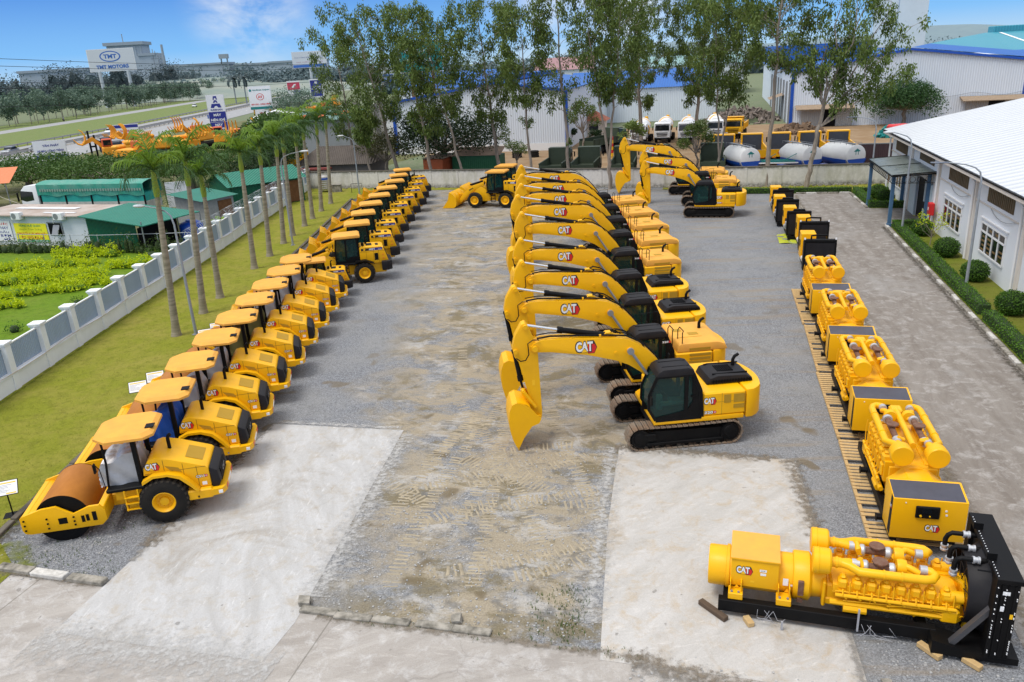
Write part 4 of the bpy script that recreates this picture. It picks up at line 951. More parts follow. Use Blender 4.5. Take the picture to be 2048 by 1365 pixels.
def big_genset(label):
    """alternator end at x=0, radiator at the +x end, near side is -y; axis at y=.95"""
    R0 = thing('generator_set', label, 'generator set')
    yc = .92
    b = MB()
    for y in (yc-.78, yc+.78): b.box(0, 4.75, y-.10, y+.10, .10, .42, .012)
    for x in (.1, 1.5, 3.0, 4.4): b.box(x, x+.18, yc-.68, yc+.68, .14, .40)
    b.prism([(4.6, .08), (5.3, -.0+.06), (6.3, .06), (6.3, .22), (5.3, .26), (4.6, .42)], yc-1.25, yc-.70); b.prism([(4.6, .08), (5.3, .06), (6.3, .06), (6.3, .22), (5.3, .26), (4.6, .42)], yc+.70, yc+1.25)
    b.box(5.4, 6.2, yc-1.2, yc+1.2, .07, .18); b.build('base_frame', BLK, R0, 30)
    b = MB(); ax = lambda x: (x, yc, .80)
    b.lathe(ax(-.28), (1, 0, 0), [(0, .36), (0, .47), (.03, .49), (.42, .49), (.43, .53), (.50, .53), (.51, .50), (1.96, .50), (1.97, .56), (2.0, .58), (2.33, .58), (2.36, .55), (2.4, .48), (2.7, .45)], 44)
    al = b.build('alternator', YEL, R0, 35)
    b = MB()
    for x in (.22, 1.32):
        for s in (-1, 1):
            b.box(x, x+.34, yc+s*.50, yc+s*.82, .425, .60, .015)
            for dx in (.03, .28): b.box(x+dx, x+dx+.025, yc+s*.40, yc+s*.72, .5, .86)
    b.build('mounting_foot', YEL, al, 20)
    b = MB()
    for x in (.3, .46, 1.40, 1.58): b.cyl((x, yc-.76, .6), (x, yc-.76, .64), .03, 6)
    b.build('bolt', GRY, al, 0)
    b = MB(); b.box(1.80, 1.93, yc-.60, yc-.50, .62, 1.02, .01); b.box(1.80, 1.93, yc-.55, yc-.44, .40, .50); b.build('inspection_window', EXH, al, 0)
    b = MB(); b.box(.26, 1.36, yc-.57, yc+.55, .66, 1.42, .015); b.prism([(.24, 1.42), (.24, 1.455), (1.38, 1.455), (1.38, 1.42)], yc-.60, yc+.58)
    bx = b.build('terminal_box', YEL, R0, 20, .006); b = MB(); b.box(.245, 1.375, yc-.595, yc+.575, 1.456, 1.462); b.build('box_lid', YEL2, bx, 0)  # thin tan sheet paints the paler, sky-lit look of the box top
    b = MB(); emblem(b, side(yc-.573), .58, 1.12, .38); b.build('logo', EM, bx, 0)
    b = MB(); M = side(yc-.573); rect(b, M, .92, 1.08, 1.13, 1.20, 0); rect(b, M, .94, 1.07, 1.03, 1.10, 0); text(b, 'kVA', M, 1.0, 1.165, .1, .03, 2, .0, .005)
    rect(b, side(yc-.49), 1.46, 1.58, .80, 1.0, 0, .03); rect(b, side(yc-.49), 1.62, 1.68, .80, .85, 0, .03)
    poly(b, M, [(.35, .63), (.47, .63), (.41, .72)], 1, .03); poly(b, side(yc-.50), [(1.50, .62), (1.63, .62), (1.565, .74)], 1, .03); rect(b, M, .72, .81, .80, .86, 1)
    b.build('label', [WHTD, YELDC, BLKD], bx, 0)
    er = thing_part('engine', R0); er.location = (2.1, yc, 0); er.rotation_euler = (0, 0, radians(-90))
    return R0, er, yc
# ------------------------------------------------------------------ ground sheets
sheet('ground', [(-4000, -200), (4000, -200), (4000, 9000), (-4000, 9000)], -.02, FIELD)
WALLPTS = [U(85.0, -47.5), U(84.4, -31), U(82.0, -5), U(81.6, 3), U(82.3, 16.0)]
yard = [(-16.2, 6), (-16.2, 92.2), U(84.2, -31)[:2], U(81.8, -5)[:2], U(81.4, 3)[:2], U(80.5, 7.4)[:2], U(-4, 7.6)[:2]]
sheet('gravel_yard', yard, 0, GRAVEL)
sheet('concrete_apron', [U(14.55, -20.6), U(14.55, 7.2), U(14.0, 60), U(-30, 60), U(-30, -40), (-34, 24.6)], .006, CONC2)
def ragged(pts, amp, step, seed):
    rr = random.Random(seed); o = []
    for i in range(len(pts)):
        a = Vector(pts[i][:2]); c = Vector(pts[(i+1) % len(pts)][:2]); n = max(1, int((c-a).length/step)); d = (c-a).normalized(); nn = Vector((-d.y, d.x))
        for k in range(n): p = a+(c-a)*(k/n)+nn*(rr.gauss(0, amp) if k else 0); o.append((p.x, p.y))
    return o
sheet('concrete_pad', ragged([(-9.6, 28.2), (-11.15, 20.2), (-12.0, 16.4), (-6.3, 14.9), (-5.85, 16.25), (-4.3, 26.95)], .012, .8, 1), .012, CONC)
sheet('concrete_pad', ragged([(3.56, 24.7), (2.55, 20.0), (1.6, 14.35), (7.15, 12.9), (9.19, 23.0)], .012, .8, 2), .012, CONC3)
sheet('side_road', ragged([U(-6, 7.45), U(-6, 12.3), U(76.6, 12.0), U(76.6, 7.3)], .04, .9, 3), .016, ROADC)
sheet('side_pavement', [U(-6, 7.1), U(-6, 12.75), U(62.2, 12.72), U(62.2, 15.3), U(69.4, 15.3), U(69.4, 12.6), U(77.0, 12.3), U(77.0, 7.0)], .010, ROADC)
sheet('lawn', [(-22.8, -5), (-22.9, 94.3), U(84.4, -31)[:2], U(82.2, -22)[:2], (-11, 88), (-16.2, 83.9), (-16.2, 21), (-14.6, 19.2), (-15.5, 12), (-15.5, -5)], .02, LAWN)
sheet('grass_strip', ragged([U(82.0, -5), U(81.6, 3), U(82.3, 16.0), U(76.9, 15.2), U(76.9, 7.0), U(79.6, 3), U(80.3, -5)], .18, 1., 4), .02, LAWN)
sheet('planting_bed', [U(69.3, 12.6), U(76.9, 12.3), U(76.9, 15.25), U(69.3, 15.25)], .03, BEDDIRT)
sheet('planting_bed', [U(20, 12.7), U(62.3, 12.7), U(62.3, 15.25), U(20, 15.25)], .03, BEDDIRT)
sheet('garden', [(-22.9, 5), (-22.9, 66), (-31, 64.2), (-46, 68.5), (-70, 76), (-70, 5)], -.004, GARD)
sheet('back_yard', [U(84.6, -31), U(82.3, -5), U(82, 3), U(82.6, 18), U(82.6, 60), U(150, 60), U(150, -40), U(120, -45)], -.004, DIRT)
sheet('neighbour_yard', [(-23, 66), (-31, 64.4), (-46, 68.6), (-75, 77), (-70, 104), (-86, 172), (-84, 230), (-70, 280), (0, 280), (-10, 130), (-23, 94)], -.008, grass_mat('weedy_earth', (.09, .11, .025), (.15, .145, .06), (.26, .23, .17)))
# highway and the strips beyond it (a gentle bend, running away to the upper right)
HW = [(-70, 40), (-68, 100), (-80, 128), (-84.5, 175), (-86, 230), (-93, 340), (-105, 488), (-150, 900), (-330, 2200)]
def offs(d):
    o = []
    for i in range(len(HW)):
        a = Vector(HW[max(0, i-1)]); c = Vector(HW[min(len(HW)-1, i+1)]); t = (c-a).normalized(); o.append((HW[i][0]-t.y*d, HW[i][1]+t.x*d))
    return o
def strip(name, d0, d1, z, m):
    a, c = offs(d0), offs(d1); b = MB(); n = len(a)
    b.add([(p[0], p[1], z) for p in a]+[(p[0], p[1], z) for p in c], [(i, i+1, n+i+1, n+i) for i in range(n-1)]); structure(name, b, m)
strip('highway', 0, 15.5, .05, ASPH); strip('median', 15.5, 17.2, .06, KERB); strip('highway', 17.2, 28, .05, ASPH)
strip('verge', 28, 30.5, .03, BEDDIRT); strip('grass_verge', 30.5, 66, .04, STRIPG); strip('frontage_road', 66, 76, .05, ASPH); strip('far_verge', 76, 96, .03, STRIPG)
MARK = mat('road_marking', (.7, .7, .68), .8, var=.3)
b = MB(); a, c = offs(7.2), offs(7.4)
for i in range(1, 6):
    for k in range(12):
        t0, t1 = k/12, k/12+.03
        q = [tuple(Vector(P[i]).lerp(Vector(P[i+1]), t)) for P, t in ((a, t0), (c, t0), (c, t1), (a, t1))]; b.add([(x, y, .056) for x, y in q], [(0, 1, 2, 3)])
structure('lane_marking', b, MARK)
# guard rails: things
def rail(label, d, y_max=4):
    R0 = thing('guard_rail', label, 'guard rail', (0, 0, 0)); P = offs(d)[1:8]
    b = MB()
    for i in range(len(P)-1):
        p, q = Vector(P[i]), Vector(P[i+1]); t = (q-p).normalized(); n = Vector((-t.y, t.x))*.06
        for z0, z1 in ((.50, .85),):
            b.add([(p.x-n.x, p.y-n.y, z0), (q.x-n.x, q.y-n.y, z0), (q.x-n.x, q.y-n.y, z1), (p.x-n.x, p.y-n.y, z1), (p.x+n.x, p.y+n.y, z0), (q.x+n.x, q.y+n.y, z0), (q.x+n.x, q.y+n.y, z1), (p.x+n.x, p.y+n.y, z1)], [(0, 1, 2, 3), (5, 4, 7, 6), (3, 2, 6, 7), (0, 4, 5, 1)])
    b.build('rail', mat('rail_steel', (.34, .33, .31), .6, .2), R0, 0)
    b = MB()
    for i in range(len(P)-2):
        p, q = Vector(P[i]), Vector(P[i+1]); n = int((q-p).length/4)
        for k in range(n): w = p.lerp(q, k/n); b.box(w.x-.08, w.x+.08, w.y-.08, w.y+.08, .05, .8)
    o = b.build('post', mat('rail_post', (.22, .20, .18), .8), R0, 0); o['kind'] = 'stuff'
rail('long grey steel guard rail along the near lane of the highway', 15.2); rail('long grey steel guard rail on the far side of the median', 17.5); rail('long grey guard rail along the grass verge beyond the highway', 28.2)

DF = fringe_mat('gravel_dust', (.22, .21, .195), (.30, .28, .25)); DB = fringe_mat('brown_grime', (.17, .14, .105), (.26, .22, .17)); GF = fringe_mat('grass_edge', (.12, .15, .012), (.22, .23, .03), 2.); DD = fringe_mat('dark_grime', (.07, .062, .05), (.13, .115, .09))
PD = fringe_mat('pale_dust', (.50, .49, .475), (.40, .39, .37)); fringe([(-4.15, 26.6), (-5.55, 17.2)], .9, PD); fringe([(3.3, 24.6), (2.35, 20.0), (1.5, 15.6)], .7, PD); fringe([(-9.4, 28.3), (-4.4, 27.1)], .35, PD); fringe([(-12.4, 16.1), (-9, 15.4), (-6.0, 14.5)], 1.5, PD, .024); fringe([(-11.3, 19.3), (-11.15, 20.2), (-9.6, 28.2)], .32, DF); fringe([(-11.2, 20), (-10.0, 26.5)], .8, DB, .034); fringe([(3.56, 24.7), (9.19, 23.0), (7.05, 12.8)], .30, DF); fringe([U(14.5, -1.6), U(14.0, 1.0), U(13.4, 4), U(13.0, 7.5)], .55, DB, .036); fringe([(3.4, 24.6), (9.0, 23.0), (8.2, 18.6)], .55, DB, .034)
fringe([U(-4, 7.5), U(48, 7.4), U(76, 7.3)], .45, DB); fringe([U(14, 12.25), U(62, 12.2)], .4, DD); fringe([U(14.5, -9.4), U(14.5, -1.2)], .28, DB); fringe([U(14.6, -19.8), U(14.6, -16.0)], .25, DB); fringe([(-16.2, 20.6), (-16.2, 84)], .35, GF); fringe([(-16.0, 20.6), (-15.9, 84)], .7, DD, .026); fringe([(-16.6, 18.6), (-15.6, 20.5), (-14.2, 19.2)], .8, GF, .036); fringe([U(80.3, -5), U(79.6, 3), U(76.9, 7.0)], .6, GF); fringe([(-22.6, 12), (-22.6, 93)], .25, GF)
fringe([U(14.3, -1.4), U(13.2, 3), U(12.6, 8)], .7, DF, .026)
# ------------------------------------------------------------------ kerbs
def kerb(label, pts, w, h, ln=1.0, name='kerb', m=KERB, painted=False, jit=.01, seed=0, z0=-.02):
    R0 = thing(name, label, 'kerb'); rr = random.Random(seed); b = MB(); b2 = MB(); k = 0
    for i in range(len(pts)-1):
        p, q = Vector(pts[i][:2]), Vector(pts[i+1][:2]); L_ = (q-p).length; n = max(1, int(L_/ln)); t = (q-p)/L_; a = atan2(t.y, t.x)
        for j in range(n):
            c = p.lerp(q, (j+.5)/n); bb = b2 if painted and k % 3 == 1 else b; k += 1
            bb.M = Matrix.Translation((c.x+rr.gauss(0, jit), c.y+rr.gauss(0, jit), rr.gauss(0, jit*.5))) @ Matrix.Rotation(a+rr.gauss(0, jit), 4, 'Z')
            bb.box(-L_/n*rr.uniform(.42, .5), L_/n*.49, -w/2, w/2, z0, h, .02)
    b.M = b2.M = None
    if b.v: b.build('kerb_stone', m, R0, 0)
    if b2.v: b2.build('painted_stone', mat('flaking_white_paint', (.62, .60, .56), .8, var=.7, vs=6, col2=(.2, .18, .15)), R0, 0)
    return R0
kerb('broken whitewashed kerb edge in front of the nearest roller', [(-15.2, 19.3), (-11.6, 18.35)], .28, .14, 1.1, painted=True, jit=.03, seed=1)
kerb('broken mossy kerb line between gravel and apron in the middle foreground', [(-5.9, 16.75), (-.9, 15.42)], .24, .09, .9, jit=.035, seed=2)
kerb('dark stone kerb along the lawn behind the rollers and loaders', [(-16.2, 20.6), (-16.2, 84)], .22, .13, 1.2, m=mat('dark_kerb', (.09, .075, .055), .9, var=.6, vs=2, col2=(.2, .18, .15), world=True), seed=3)
kerb('mossy kerb between the side road and the hedge', [U(15, 12.45), U(62.2, 12.45)], .20, .14, 1.0, painted=True, seed=4)
kerb('short kerb beside the hedge at the far side of the canopy', [U(69.5, 12.3), U(76.7, 12.0)], .20, .14, 1.0, painted=True, seed=5)
kerb('black and white kerb at the far end of the side road', [U(76.8, 7.3), U(76.8, 12.0)], .20, .14, .8, painted=True, seed=6)
kerb('low rough kerb between gravel yard and side road', [U(14, 7.45), U(48, 7.3)], .14, .035, 1.3, jit=.03, seed=7)
kerb('low rough kerb of the far stretch between gravel yard and side road', [U(48, 7.3), U(76, 7.25)], .14, .035, 1.3, jit=.03, seed=8)
# rubble at the front kerb and loose stones
b = MB(); rr = random.Random(4)
def stone(b, x, y, s, z=0):
    v = []
    for i in range(8): v.append((x+s*rr.uniform(.3, .6)*(1 if i & 1 else -1), y+s*rr.uniform(.3, .6)*(1 if i & 2 else -1), z+s*(rr.uniform(.35, .6) if i & 4 else -.05)))
    b.add(v, [(0, 1, 3, 2), (4, 6, 7, 5), (0, 4, 5, 1), (2, 3, 7, 6), (0, 2, 6, 4), (1, 5, 7, 3)])
for _ in range(3600):
    t = rr.random()
    if t > .9: x, y, _z = U(rr.gauss(13.9, .35), rr.uniform(-1.5, 7)); stone(b, x, y, rr.choice((.03, .04, .06))); continue
    if t < .25: x, y = rr.uniform(-16, -11), rr.uniform(18.7, 23)
    elif t < .75: u_ = rr.uniform(14.6, 24); r_ = rr.uniform(-9.5, -1.6); x, y, _z = U(u_, r_)
    else: x, y, _z = U(rr.uniform(12.6, 19), rr.uniform(3.6, 7.4))
    if -12.2 < x < -5.6+.15*(y-17) or (x > 1.3+.2*(y-14) and x < 6.9+.2*(y-13)): continue
    stone(b, x, y, rr.choice((.02, .03, .03, .04, .05)))
tag(b.build('loose_gravel', mat('gravel_stone', (.30, .30, .30), .9, var=.8, vs=3, col2=(.50, .48, .44), world=True), None, 0), 'loose grey stones scattered over the front of the yard', 'gravel', kind='stuff')
for i, (x, y, s, lb) in enumerate(((-5.75, 16.95, .34, 'broken concrete lump at the left end of the middle kerb'), (-1.75, 15.95, .26, 'pale flat rock lying on the gravel behind the middle kerb'), (7.6, 13.15, .22, 'small pale rock on the gravel in front of the big generator set'))):
    b = MB(); stone(b, 0, 0, s); stone(b, .3*s, .2*s, s*.5); o = b.build('rock', KERB, None, 0); o.location = (x, y, .01); tag(o, lb, 'rock')
# weeds by the front kerb and along the wall foot
def blades(b, x, y, n, h, sp, rr):
    for _ in range(n):
        a = rr.uniform(0, 2*pi); px, py = x+rr.gauss(0, sp), y+rr.gauss(0, sp); w = .008+h*.04; l = h*rr.uniform(.5, 1.1); dx, dy = cos(a), sin(a)
        b.add([(px-dy*w, py+dx*w, .0), (px+dy*w, py-dx*w, 0), (px+dx*l*.5, py+dy*l*.5, l)], [(0, 1, 2)])
b = MB(); rr = random.Random(9)
for _ in range(120):
    x, y, _z = U(rr.uniform(14.7, 16.8), rr.gauss(-3.0, .7))
    if x > 1.1+.2*(y-14): continue
    blades(b, x, y, 5, .10, .08, rr)
for _ in range(50):
    x, y, _z = U(rr.uniform(14.4, 14.7), rr.uniform(-9.5, -1)); blades(b, x, y, 4, .09, .05, rr)
for _ in range(90): blades(b, rr.uniform(-16, -11.5), 18.9+rr.random()**2*3.0, 4, .10, .08, rr)
tag(b.build('weeds', LWEED, None, 0), 'sparse green weeds growing in the gravel near the front kerbs', 'weeds', kind='stuff')
b = MB()
for _ in range(9000):
    x = rr.uniform(-22.4, -16.3); y = 18+rr.random()**1.7*40; blades(b, x, y, 2, .07, .05, rr)
tag(b.build('lawn_grass', leafmat('lawn_blade', (.13, .16, .012), (.22, .22, .03)), None, 0), 'short mown grass of the lawn along the white fence', 'grass', kind='stuff')
# cleat prints pressed up in the mud by crawler tracks
b = MB(); rr = random.Random(12)
def cleats(x, y, ang, n, bend, w=.55, gap=.17):
    for i in range(n):
        if rr.random() < .12 or .2588*x+.9659*y < 14.9 or x < -5.4+.15*(y-17) or (y < 24.6 and x > 1.2+.2*(y-14)): x += cos(ang)*gap; y += sin(ang)*gap; ang += bend; continue
        a = ang+rr.gauss(0, .05); hw = w/2*rr.uniform(.75, 1.08); t = gap*rr.uniform(.14, .26); h = rr.uniform(.005, .016); px, py = -sin(a), cos(a); o = rr.gauss(0, .02)
        k = 4; top = []; base = []
        for j in range(k+1):
            s = -hw+2*hw*j/k; jx = rr.gauss(0, .008); base.append((x+px*s+cos(a)*(o+jx-t), y+py*s+sin(a)*(o+jx-t))); top.append((x+px*s+cos(a)*(o+jx+t), y+py*s+sin(a)*(o+jx+t)))
        vs = [(p[0], p[1], .001) for p in base]+[((p[0]+q[0])/2, (p[1]+q[1])/2, h*(.4 if j in (0, k) else 1)) for j, (p, q) in enumerate(zip(base, top))]+[(p[0], p[1], .001) for p in top]
        m = k+1; b.add(vs, [(j, j+1, m+j+1, m+j) for j in range(k)]+[(m+j, m+j+1, 2*m+j+1, 2*m+j) for j in range(k)])
        x += cos(ang)*gap; y += sin(ang)*gap; ang += bend
for x0, y0, an, n in ((-3.6, 17.5, 1.45, 120), (-1.4, 17.3, 1.45, 120), (.6, 18.5, 1.72, 110), (2.6, 18.8, 1.74, 70), (-4.0, 21, 1.30, 90), (-1.9, 20.3, 1.30, 90), (-2.2, 30, 1.62, 130), (-.1, 30, 1.62, 130), (-3.4, 22.5, .35, 34), (-3.0, 20.4, .30, 34)): cleats(x0, y0, an, n, rr.gauss(0, .003), .5)
for _ in range(6):
    y = 16.6+rr.random()**1.25*24; x = -1.2-.03*(y-25)+rr.gauss(0, 2.4); cleats(x, y, rr.choice((.1, .2, 1.2, 1.7, 2.6, 2.9, -.4))+rr.gauss(0, .25), rr.randint(9, 26), rr.gauss(0, .012))
cleats(-2.9, 20.6, .55, 24, -.03); cleats(-1.6, 22.6, .25, 26, .01); cleats(-2.6, 18.0, .05, 30, .012); cleats(-.4, 17.6, .15, 18, .02); cleats(-3.2, 24.0, 1.25, 26, -.01); cleats(1.2, 21.0, .1, 16, -.02)
structure('mud_tracks', b, mat('pressed_mud', (.39, .33, .235), .95, var=.95, vs=2.5, col2=(.24, .205, .15), world=True, spec=.1), 0)
# flat dirt patch and leaves under the first information board
# ------------------------------------------------------------------ left fence: pillars, panels, plinth, razor wire
FE = thing('perimeter_fence', 'white masonry fence with blue grey panels and capped pillars beside the lawn', 'fence', (-23.0, 0, 0))
b = MB(); b.box(-.18, .18, 6, 94, 0, .72, .0); b.box(-.22, .22, 6, 94, .72, .80, .0); b.build('plinth', FENW, FE, 0)
ys = [7.8+2.87*i for i in range(31)]
for i, y in enumerate(ys):
    b = MB(); b.box(-.24, .24, y-.21, y+.21, .0, 2.12, .01); b.box(-.28, .28, y-.26, y+.26, 2.12, 2.20, .01); b.box(-.31, .31, y-.30, y+.30, 2.20, 2.29, .015); b.build('pillar', FENW, FE, 0)
    if y+2.87 < 95:
        b = MB(); b.box(-.03, .03, y+.22, y+2.65, .86, 2.02); pn = b.build('fence_panel', PANEL, FE, 0)
        b = MB(); b.box(-.05, .05, y+.213, y+2.657, 2.025, 2.08); b.box(-.05, .05, y+.213, y+2.657, .815, .855); b.build('panel_rail', WHT, pn, 0)
b = MB(); rr = random.Random(2)
for y in ys:
    if y > 56: b.tube([(0, y, 2.30), (-.25, y, 2.62)], .02, 5); b.tube([(0, y, 2.30), (.25, y, 2.62)], .02, 5)
pts = []
for i in range(int((93-56)*26)):
    y = 56+i/26; a = 2*pi*i/9.; pts.append((.30*cos(a), y, 2.56+.26*sin(a)))
b.tube(pts, .008, 3)
b.build('razor_wire', mat('galvanised_wire', (.42, .44, .46), .5, .5), FE, 0)
b = MB(); pts = [( .26, 22+i*2., .84+.05*sin(i*1.7)) for i in range(30)]; b.tube(pts, .02, 5); b.build('cable', mat('pale_cable', (.5, .42, .32), .7), FE, 0)
# ------------------------------------------------------------------ back wall
BW = thing('boundary_wall', 'old stained white concrete wall across the far end of the yard', 'wall')
b = MB(); bc = MB()
for i in range(len(WALLPTS)-1):
    p, q = Vector(WALLPTS[i][:2]), Vector(WALLPTS[i+1][:2]); t = (q-p).normalized(); a = atan2(t.y, t.x); L_ = (q-p).length
    M = Matrix.Translation((p.x, p.y, 0)) @ Matrix.Rotation(a, 4, 'Z'); b.M = M; bc.M = M
    b.box(0, L_, -.11, .11, 0, 1.86); bc.box(-.02, L_+.02, -.17, .17, 1.862, 1.96, .01)
    n = int(L_/3.0)
    for k in range(n+1):
        x = L_*k/n; b.box(x-.13, x+.13, -.16, -.112, .01, 1.855)
b.build('wall_panel', WALLW, BW, 0); bc.build('coping', mat('dark_coping', (.13, .115, .09), .9, var=.6, vs=1.5, world=True), BW, 0)
b = MB(); rr = random.Random(8)
for _ in range(520):
    t = rr.random(); i = min(3, int(t*4)); p, q = Vector(WALLPTS[i][:2]), Vector(WALLPTS[i+1][:2]); w = p.lerp(q, rr.random()); stone(b, w.x+rr.uniform(-.3, .3), w.y-.35-abs(rr.gauss(0, .25)), rr.uniform(.08, .22))
tag(b.build('wall_foot_rubble', KERB, None, 0), 'crumbled stones along the foot of the far wall', 'rubble', kind='stuff')
# water tank and pipe in the left corner
WT = thing('water_tank', 'ribbed steel water tank with blue band in the left corner of the wall', 'water tank', (-20.3, 90.6, 0))
b = MB(); pr = [(0.25, .60)]
for i in range(6): pr += [(.35+i*.22, .60), (.40+i*.22, .64), (.47+i*.22, .64), (.52+i*.22, .60)]
pr += [(1.72, .60), (1.85, .4), (1.88, .0)]; b.lathe((0, 0, 0), (0, 0, 1), pr, 28); b.build('tank_body', mat('brushed_steel', (.50, .47, .43), .35, .6, var=.3), WT, 40)
b = MB(); b.lathe((0, 0, 1.42), (0, 0, 1), [(0, .655), (.2, .655)], 28); b.build('blue_band', BLU, WT, 40)
b = MB()
for i in range(4): a = pi/4+pi/2*i; b.box(.5*cos(a)-.04, .5*cos(a)+.04, .5*sin(a)-.04, .5*sin(a)+.04, 0, .28)
pieces(b, 'stand_leg', GRY, WT, 0)
PB = thing('pump_box', 'low grey concrete box beside the steel water tank', 'box', (-18.9, 90.0, 0)); b = MB(); b.box(-.5, .5, -.35, .35, 0, .8, .03); b.build('box_body', KERB, PB, 0); b = MB(); b.box(-.55, .55, -.4, .4, .8, .86, .01); b.build('box_lid', KERB, PB, 0)
PP = thing('water_pipe', 'thin dark standpipe with a bent arm beside the far lamp post', 'pipe', (-17.0, 88.6, 0)); b = MB(); b.tube([(0, 0, 0), (0, 0, .95), (.05, 0, 1.0), (1.2, 0, 1.0), (1.2, 0, .6)], .03, 6); b.build('pipe_run', BLK, PP, 0)
# ------------------------------------------------------------------ lamp posts
def lamp(label, x, y, h, ang, reach=1.6, group=None, head='oval'):
    R0 = thing('street_lamp', label, 'street lamp', (x, y, 0), ang)
    b = MB(); b.tube([(0, 0, 0), (0, 0, h*.5), (0, 0, h-.7), (.10, 0, h-.25), (.35, 0, h-.02), (.8, 0, h+.14), (reach, 0, h+.26)], [.085, .07, .05, .045, .04, .035, .03], 10); b.build('pole', mat('galvanised_pole', (.34, .37, .40), .5, .3, var=.3), R0, 40)
    b = MB(); b.box(-.16, .16, -.16, .16, 0, .05); b.build('base_plate', GRY, R0, 0)
    b = MB()
    if head == 'oval': b.ball((reach+.28, 0, h+.27), (.36, .15, .09), 14, 6)
    else: b.box(reach-.1, reach+.75, -.12, .12, h+.22, h+.28, .02)
    b.build('lamp_head', mat('lamp_head', (.55, .57, .58), .4, var=.1) if head == 'oval' else mat('led_head', (.12, .14, .18), .5), R0, 40)
lamp('tall leaning grey lamp post on the lawn nearest the camera', -17.0, 40.2, 6.7, radians(165))
lamp('grey lamp post among the palms halfway along the lawn', -17.1, 62.0, 7.0, radians(5))
lamp('grey lamp post at the far end of the lawn before the wall', -15.9, 87.2, 6.1, radians(190), 1.0)
lamp('nearest lamp post beside the white building with a flat dark lamp head', 24.56, 40.19, 6.6, radians(160), 1.7, head='flat')
lamp('lamp post with an oval white head in front of the canopy', 27.98, 54.23, 6.75, radians(160), 1.2)
lamp('lamp post with long curved arm behind the canopy by the wall', 30.8, 65.7, 6.9, radians(165), 1.6, head='flat')
# ------------------------------------------------------------------ information boards on the lawn
def board(label, x, y, rz):
    R0 = thing('information_board', label, 'sign board', (x, y, 0), rz, 'information boards on the lawn')
    b = MB(); b.box(-.26, .26, -.2, .2, .0, .035, .01); b.build('foot_plate', BLK, R0, 0)
    b = MB(); b.tube([(0, 0, .03), (0, 0, .92)], .022, 8); b.build('post', BLK, R0, 0)
    M = Matrix.Translation((0, 0, 1.0)) @ Matrix.Rotation(radians(48), 4, 'X')
    b = MB(); b.M = M; b.box(-.36, .36, -.25, .25, -.02, .0); b.box(-.34, .34, -.23, .23, .0, .004, mi=1); b.box(-.30, .30, .14, .18, .004, .006, mi=2)
    rr = random.Random(int(x*100+y*10))
    for i in range(6): b.box(-.30, -.30+rr.uniform(.2, .55), .085-.045*i, .10-.045*i, .004, .006, mi=3)
    b.box(.02, .30, -.21, -.17, .004, .006, mi=2)
    b.M = None; b.build('board_face', [BLK, WHTD, YELDC, GRY], R0, 0)
for lb, x, y, r in (('white sheet on a black stand at the drum of the nearest roller', -16.46, 22.3, 20), ('left one of the two paired white boards behind the third roller', -15.75, 30.5, 20), ('right one of the two paired white boards behind the third roller', -15.45, 31.55, 20), ('white board with a neighbour just behind it, by the fifth roller canopy', -15.25, 37.2, 20), ('white board half hidden behind its twin near the fifth roller canopy', -15.0, 38.2, 20), ('small far white board at the kerb behind the last roller', -15.05, 53.0, 25)):
    board(lb, x, y, radians(r))
# ------------------------------------------------------------------ white building on the right (bays of 8.4 m along u, wall at r = 15.25)
HB = thing('white_building', 'long white plastered building with a pale metal roof behind the hedge and round shrubs', 'building')
def ub(b): b.M = Matrix(((.9659, .2588, 0, 0), (-.2588, .9659, 0, 0), (0, 0, 1, 0), (0, 0, 0, 1)))     # local x = r, y = u
b = MB(); ub(b); f0, f1 = 15.25, 15.45
b.box(f0, f1, 10, 63.9, 0, 5.15); b.box(f0, f1, 66.4, 77.0, 0, 5.15); b.box(f0, f1, 63.9, 66.4, 3.06, 5.15); b.box(15.45, 40, 76.8, 77.0, 0, 5.1); b.build('wall', PLAST, HB, 0)
b = MB(); ub(b); b.box(15.19, 15.246, 10, 77, 3.72, 3.80)
for u_ in (69.0, 60.6, 52.2, 43.8, 35.4, 27.0): b.box(15.14, 15.247, u_-.18, u_+.18, 0.01, 5.12)
b.build('wall_moulding', PLASTW, HB, 0)
b = MB(); ub(b)
b.add([(14.45, 10, 5.55), (14.45, 77.4, 5.55), (34, 77.4, 9.6), (34, 10, 9.6)], [(0, 1, 2, 3)]); b.add([(14.45, 10, 5.47), (14.45, 77.4, 5.47), (34, 77.4, 9.52), (34, 10, 9.52)], [(3, 2, 1, 0)])
b.add([(14.45, 77.4, 5.47), (34, 77.4, 9.52), (34, 77.4, 9.6), (14.45, 77.4, 5.55)], [(0, 1, 2, 3)]); b.add([(34, 10, 9.6), (34, 77.4, 9.6), (50, 77.4, 6.0), (50, 10, 6.0)], [(0, 1, 2, 3)])
rf = b.build('roof', ROOFW, HB, 0)
b = MB(); ub(b); b.box(14.38, 14.44, 10, 77.45, 5.42, 5.50); b.build('eave_edge', BLK, rf, 0)
b = MB(); ub(b); b.box(14.42, 14.62, 10, 77.4, 5.20, 5.41, .02); b.box(14.62, 15.25, 10, 77.4, 5.24, 5.30); b.build('gutter', PLASTW, HB, 0)
b = MB(); ub(b)
for u_ in (77.3, 60.55, 52.35, 44.1, 35.8): b.tube([(14.7, u_+.9, 5.22), (15.05, u_+.3, 4.9), (15.08, u_, 4.7), (15.08, u_, .05)], .07, 8)
pieces(b, 'downpipe', WHT, HB, 40)
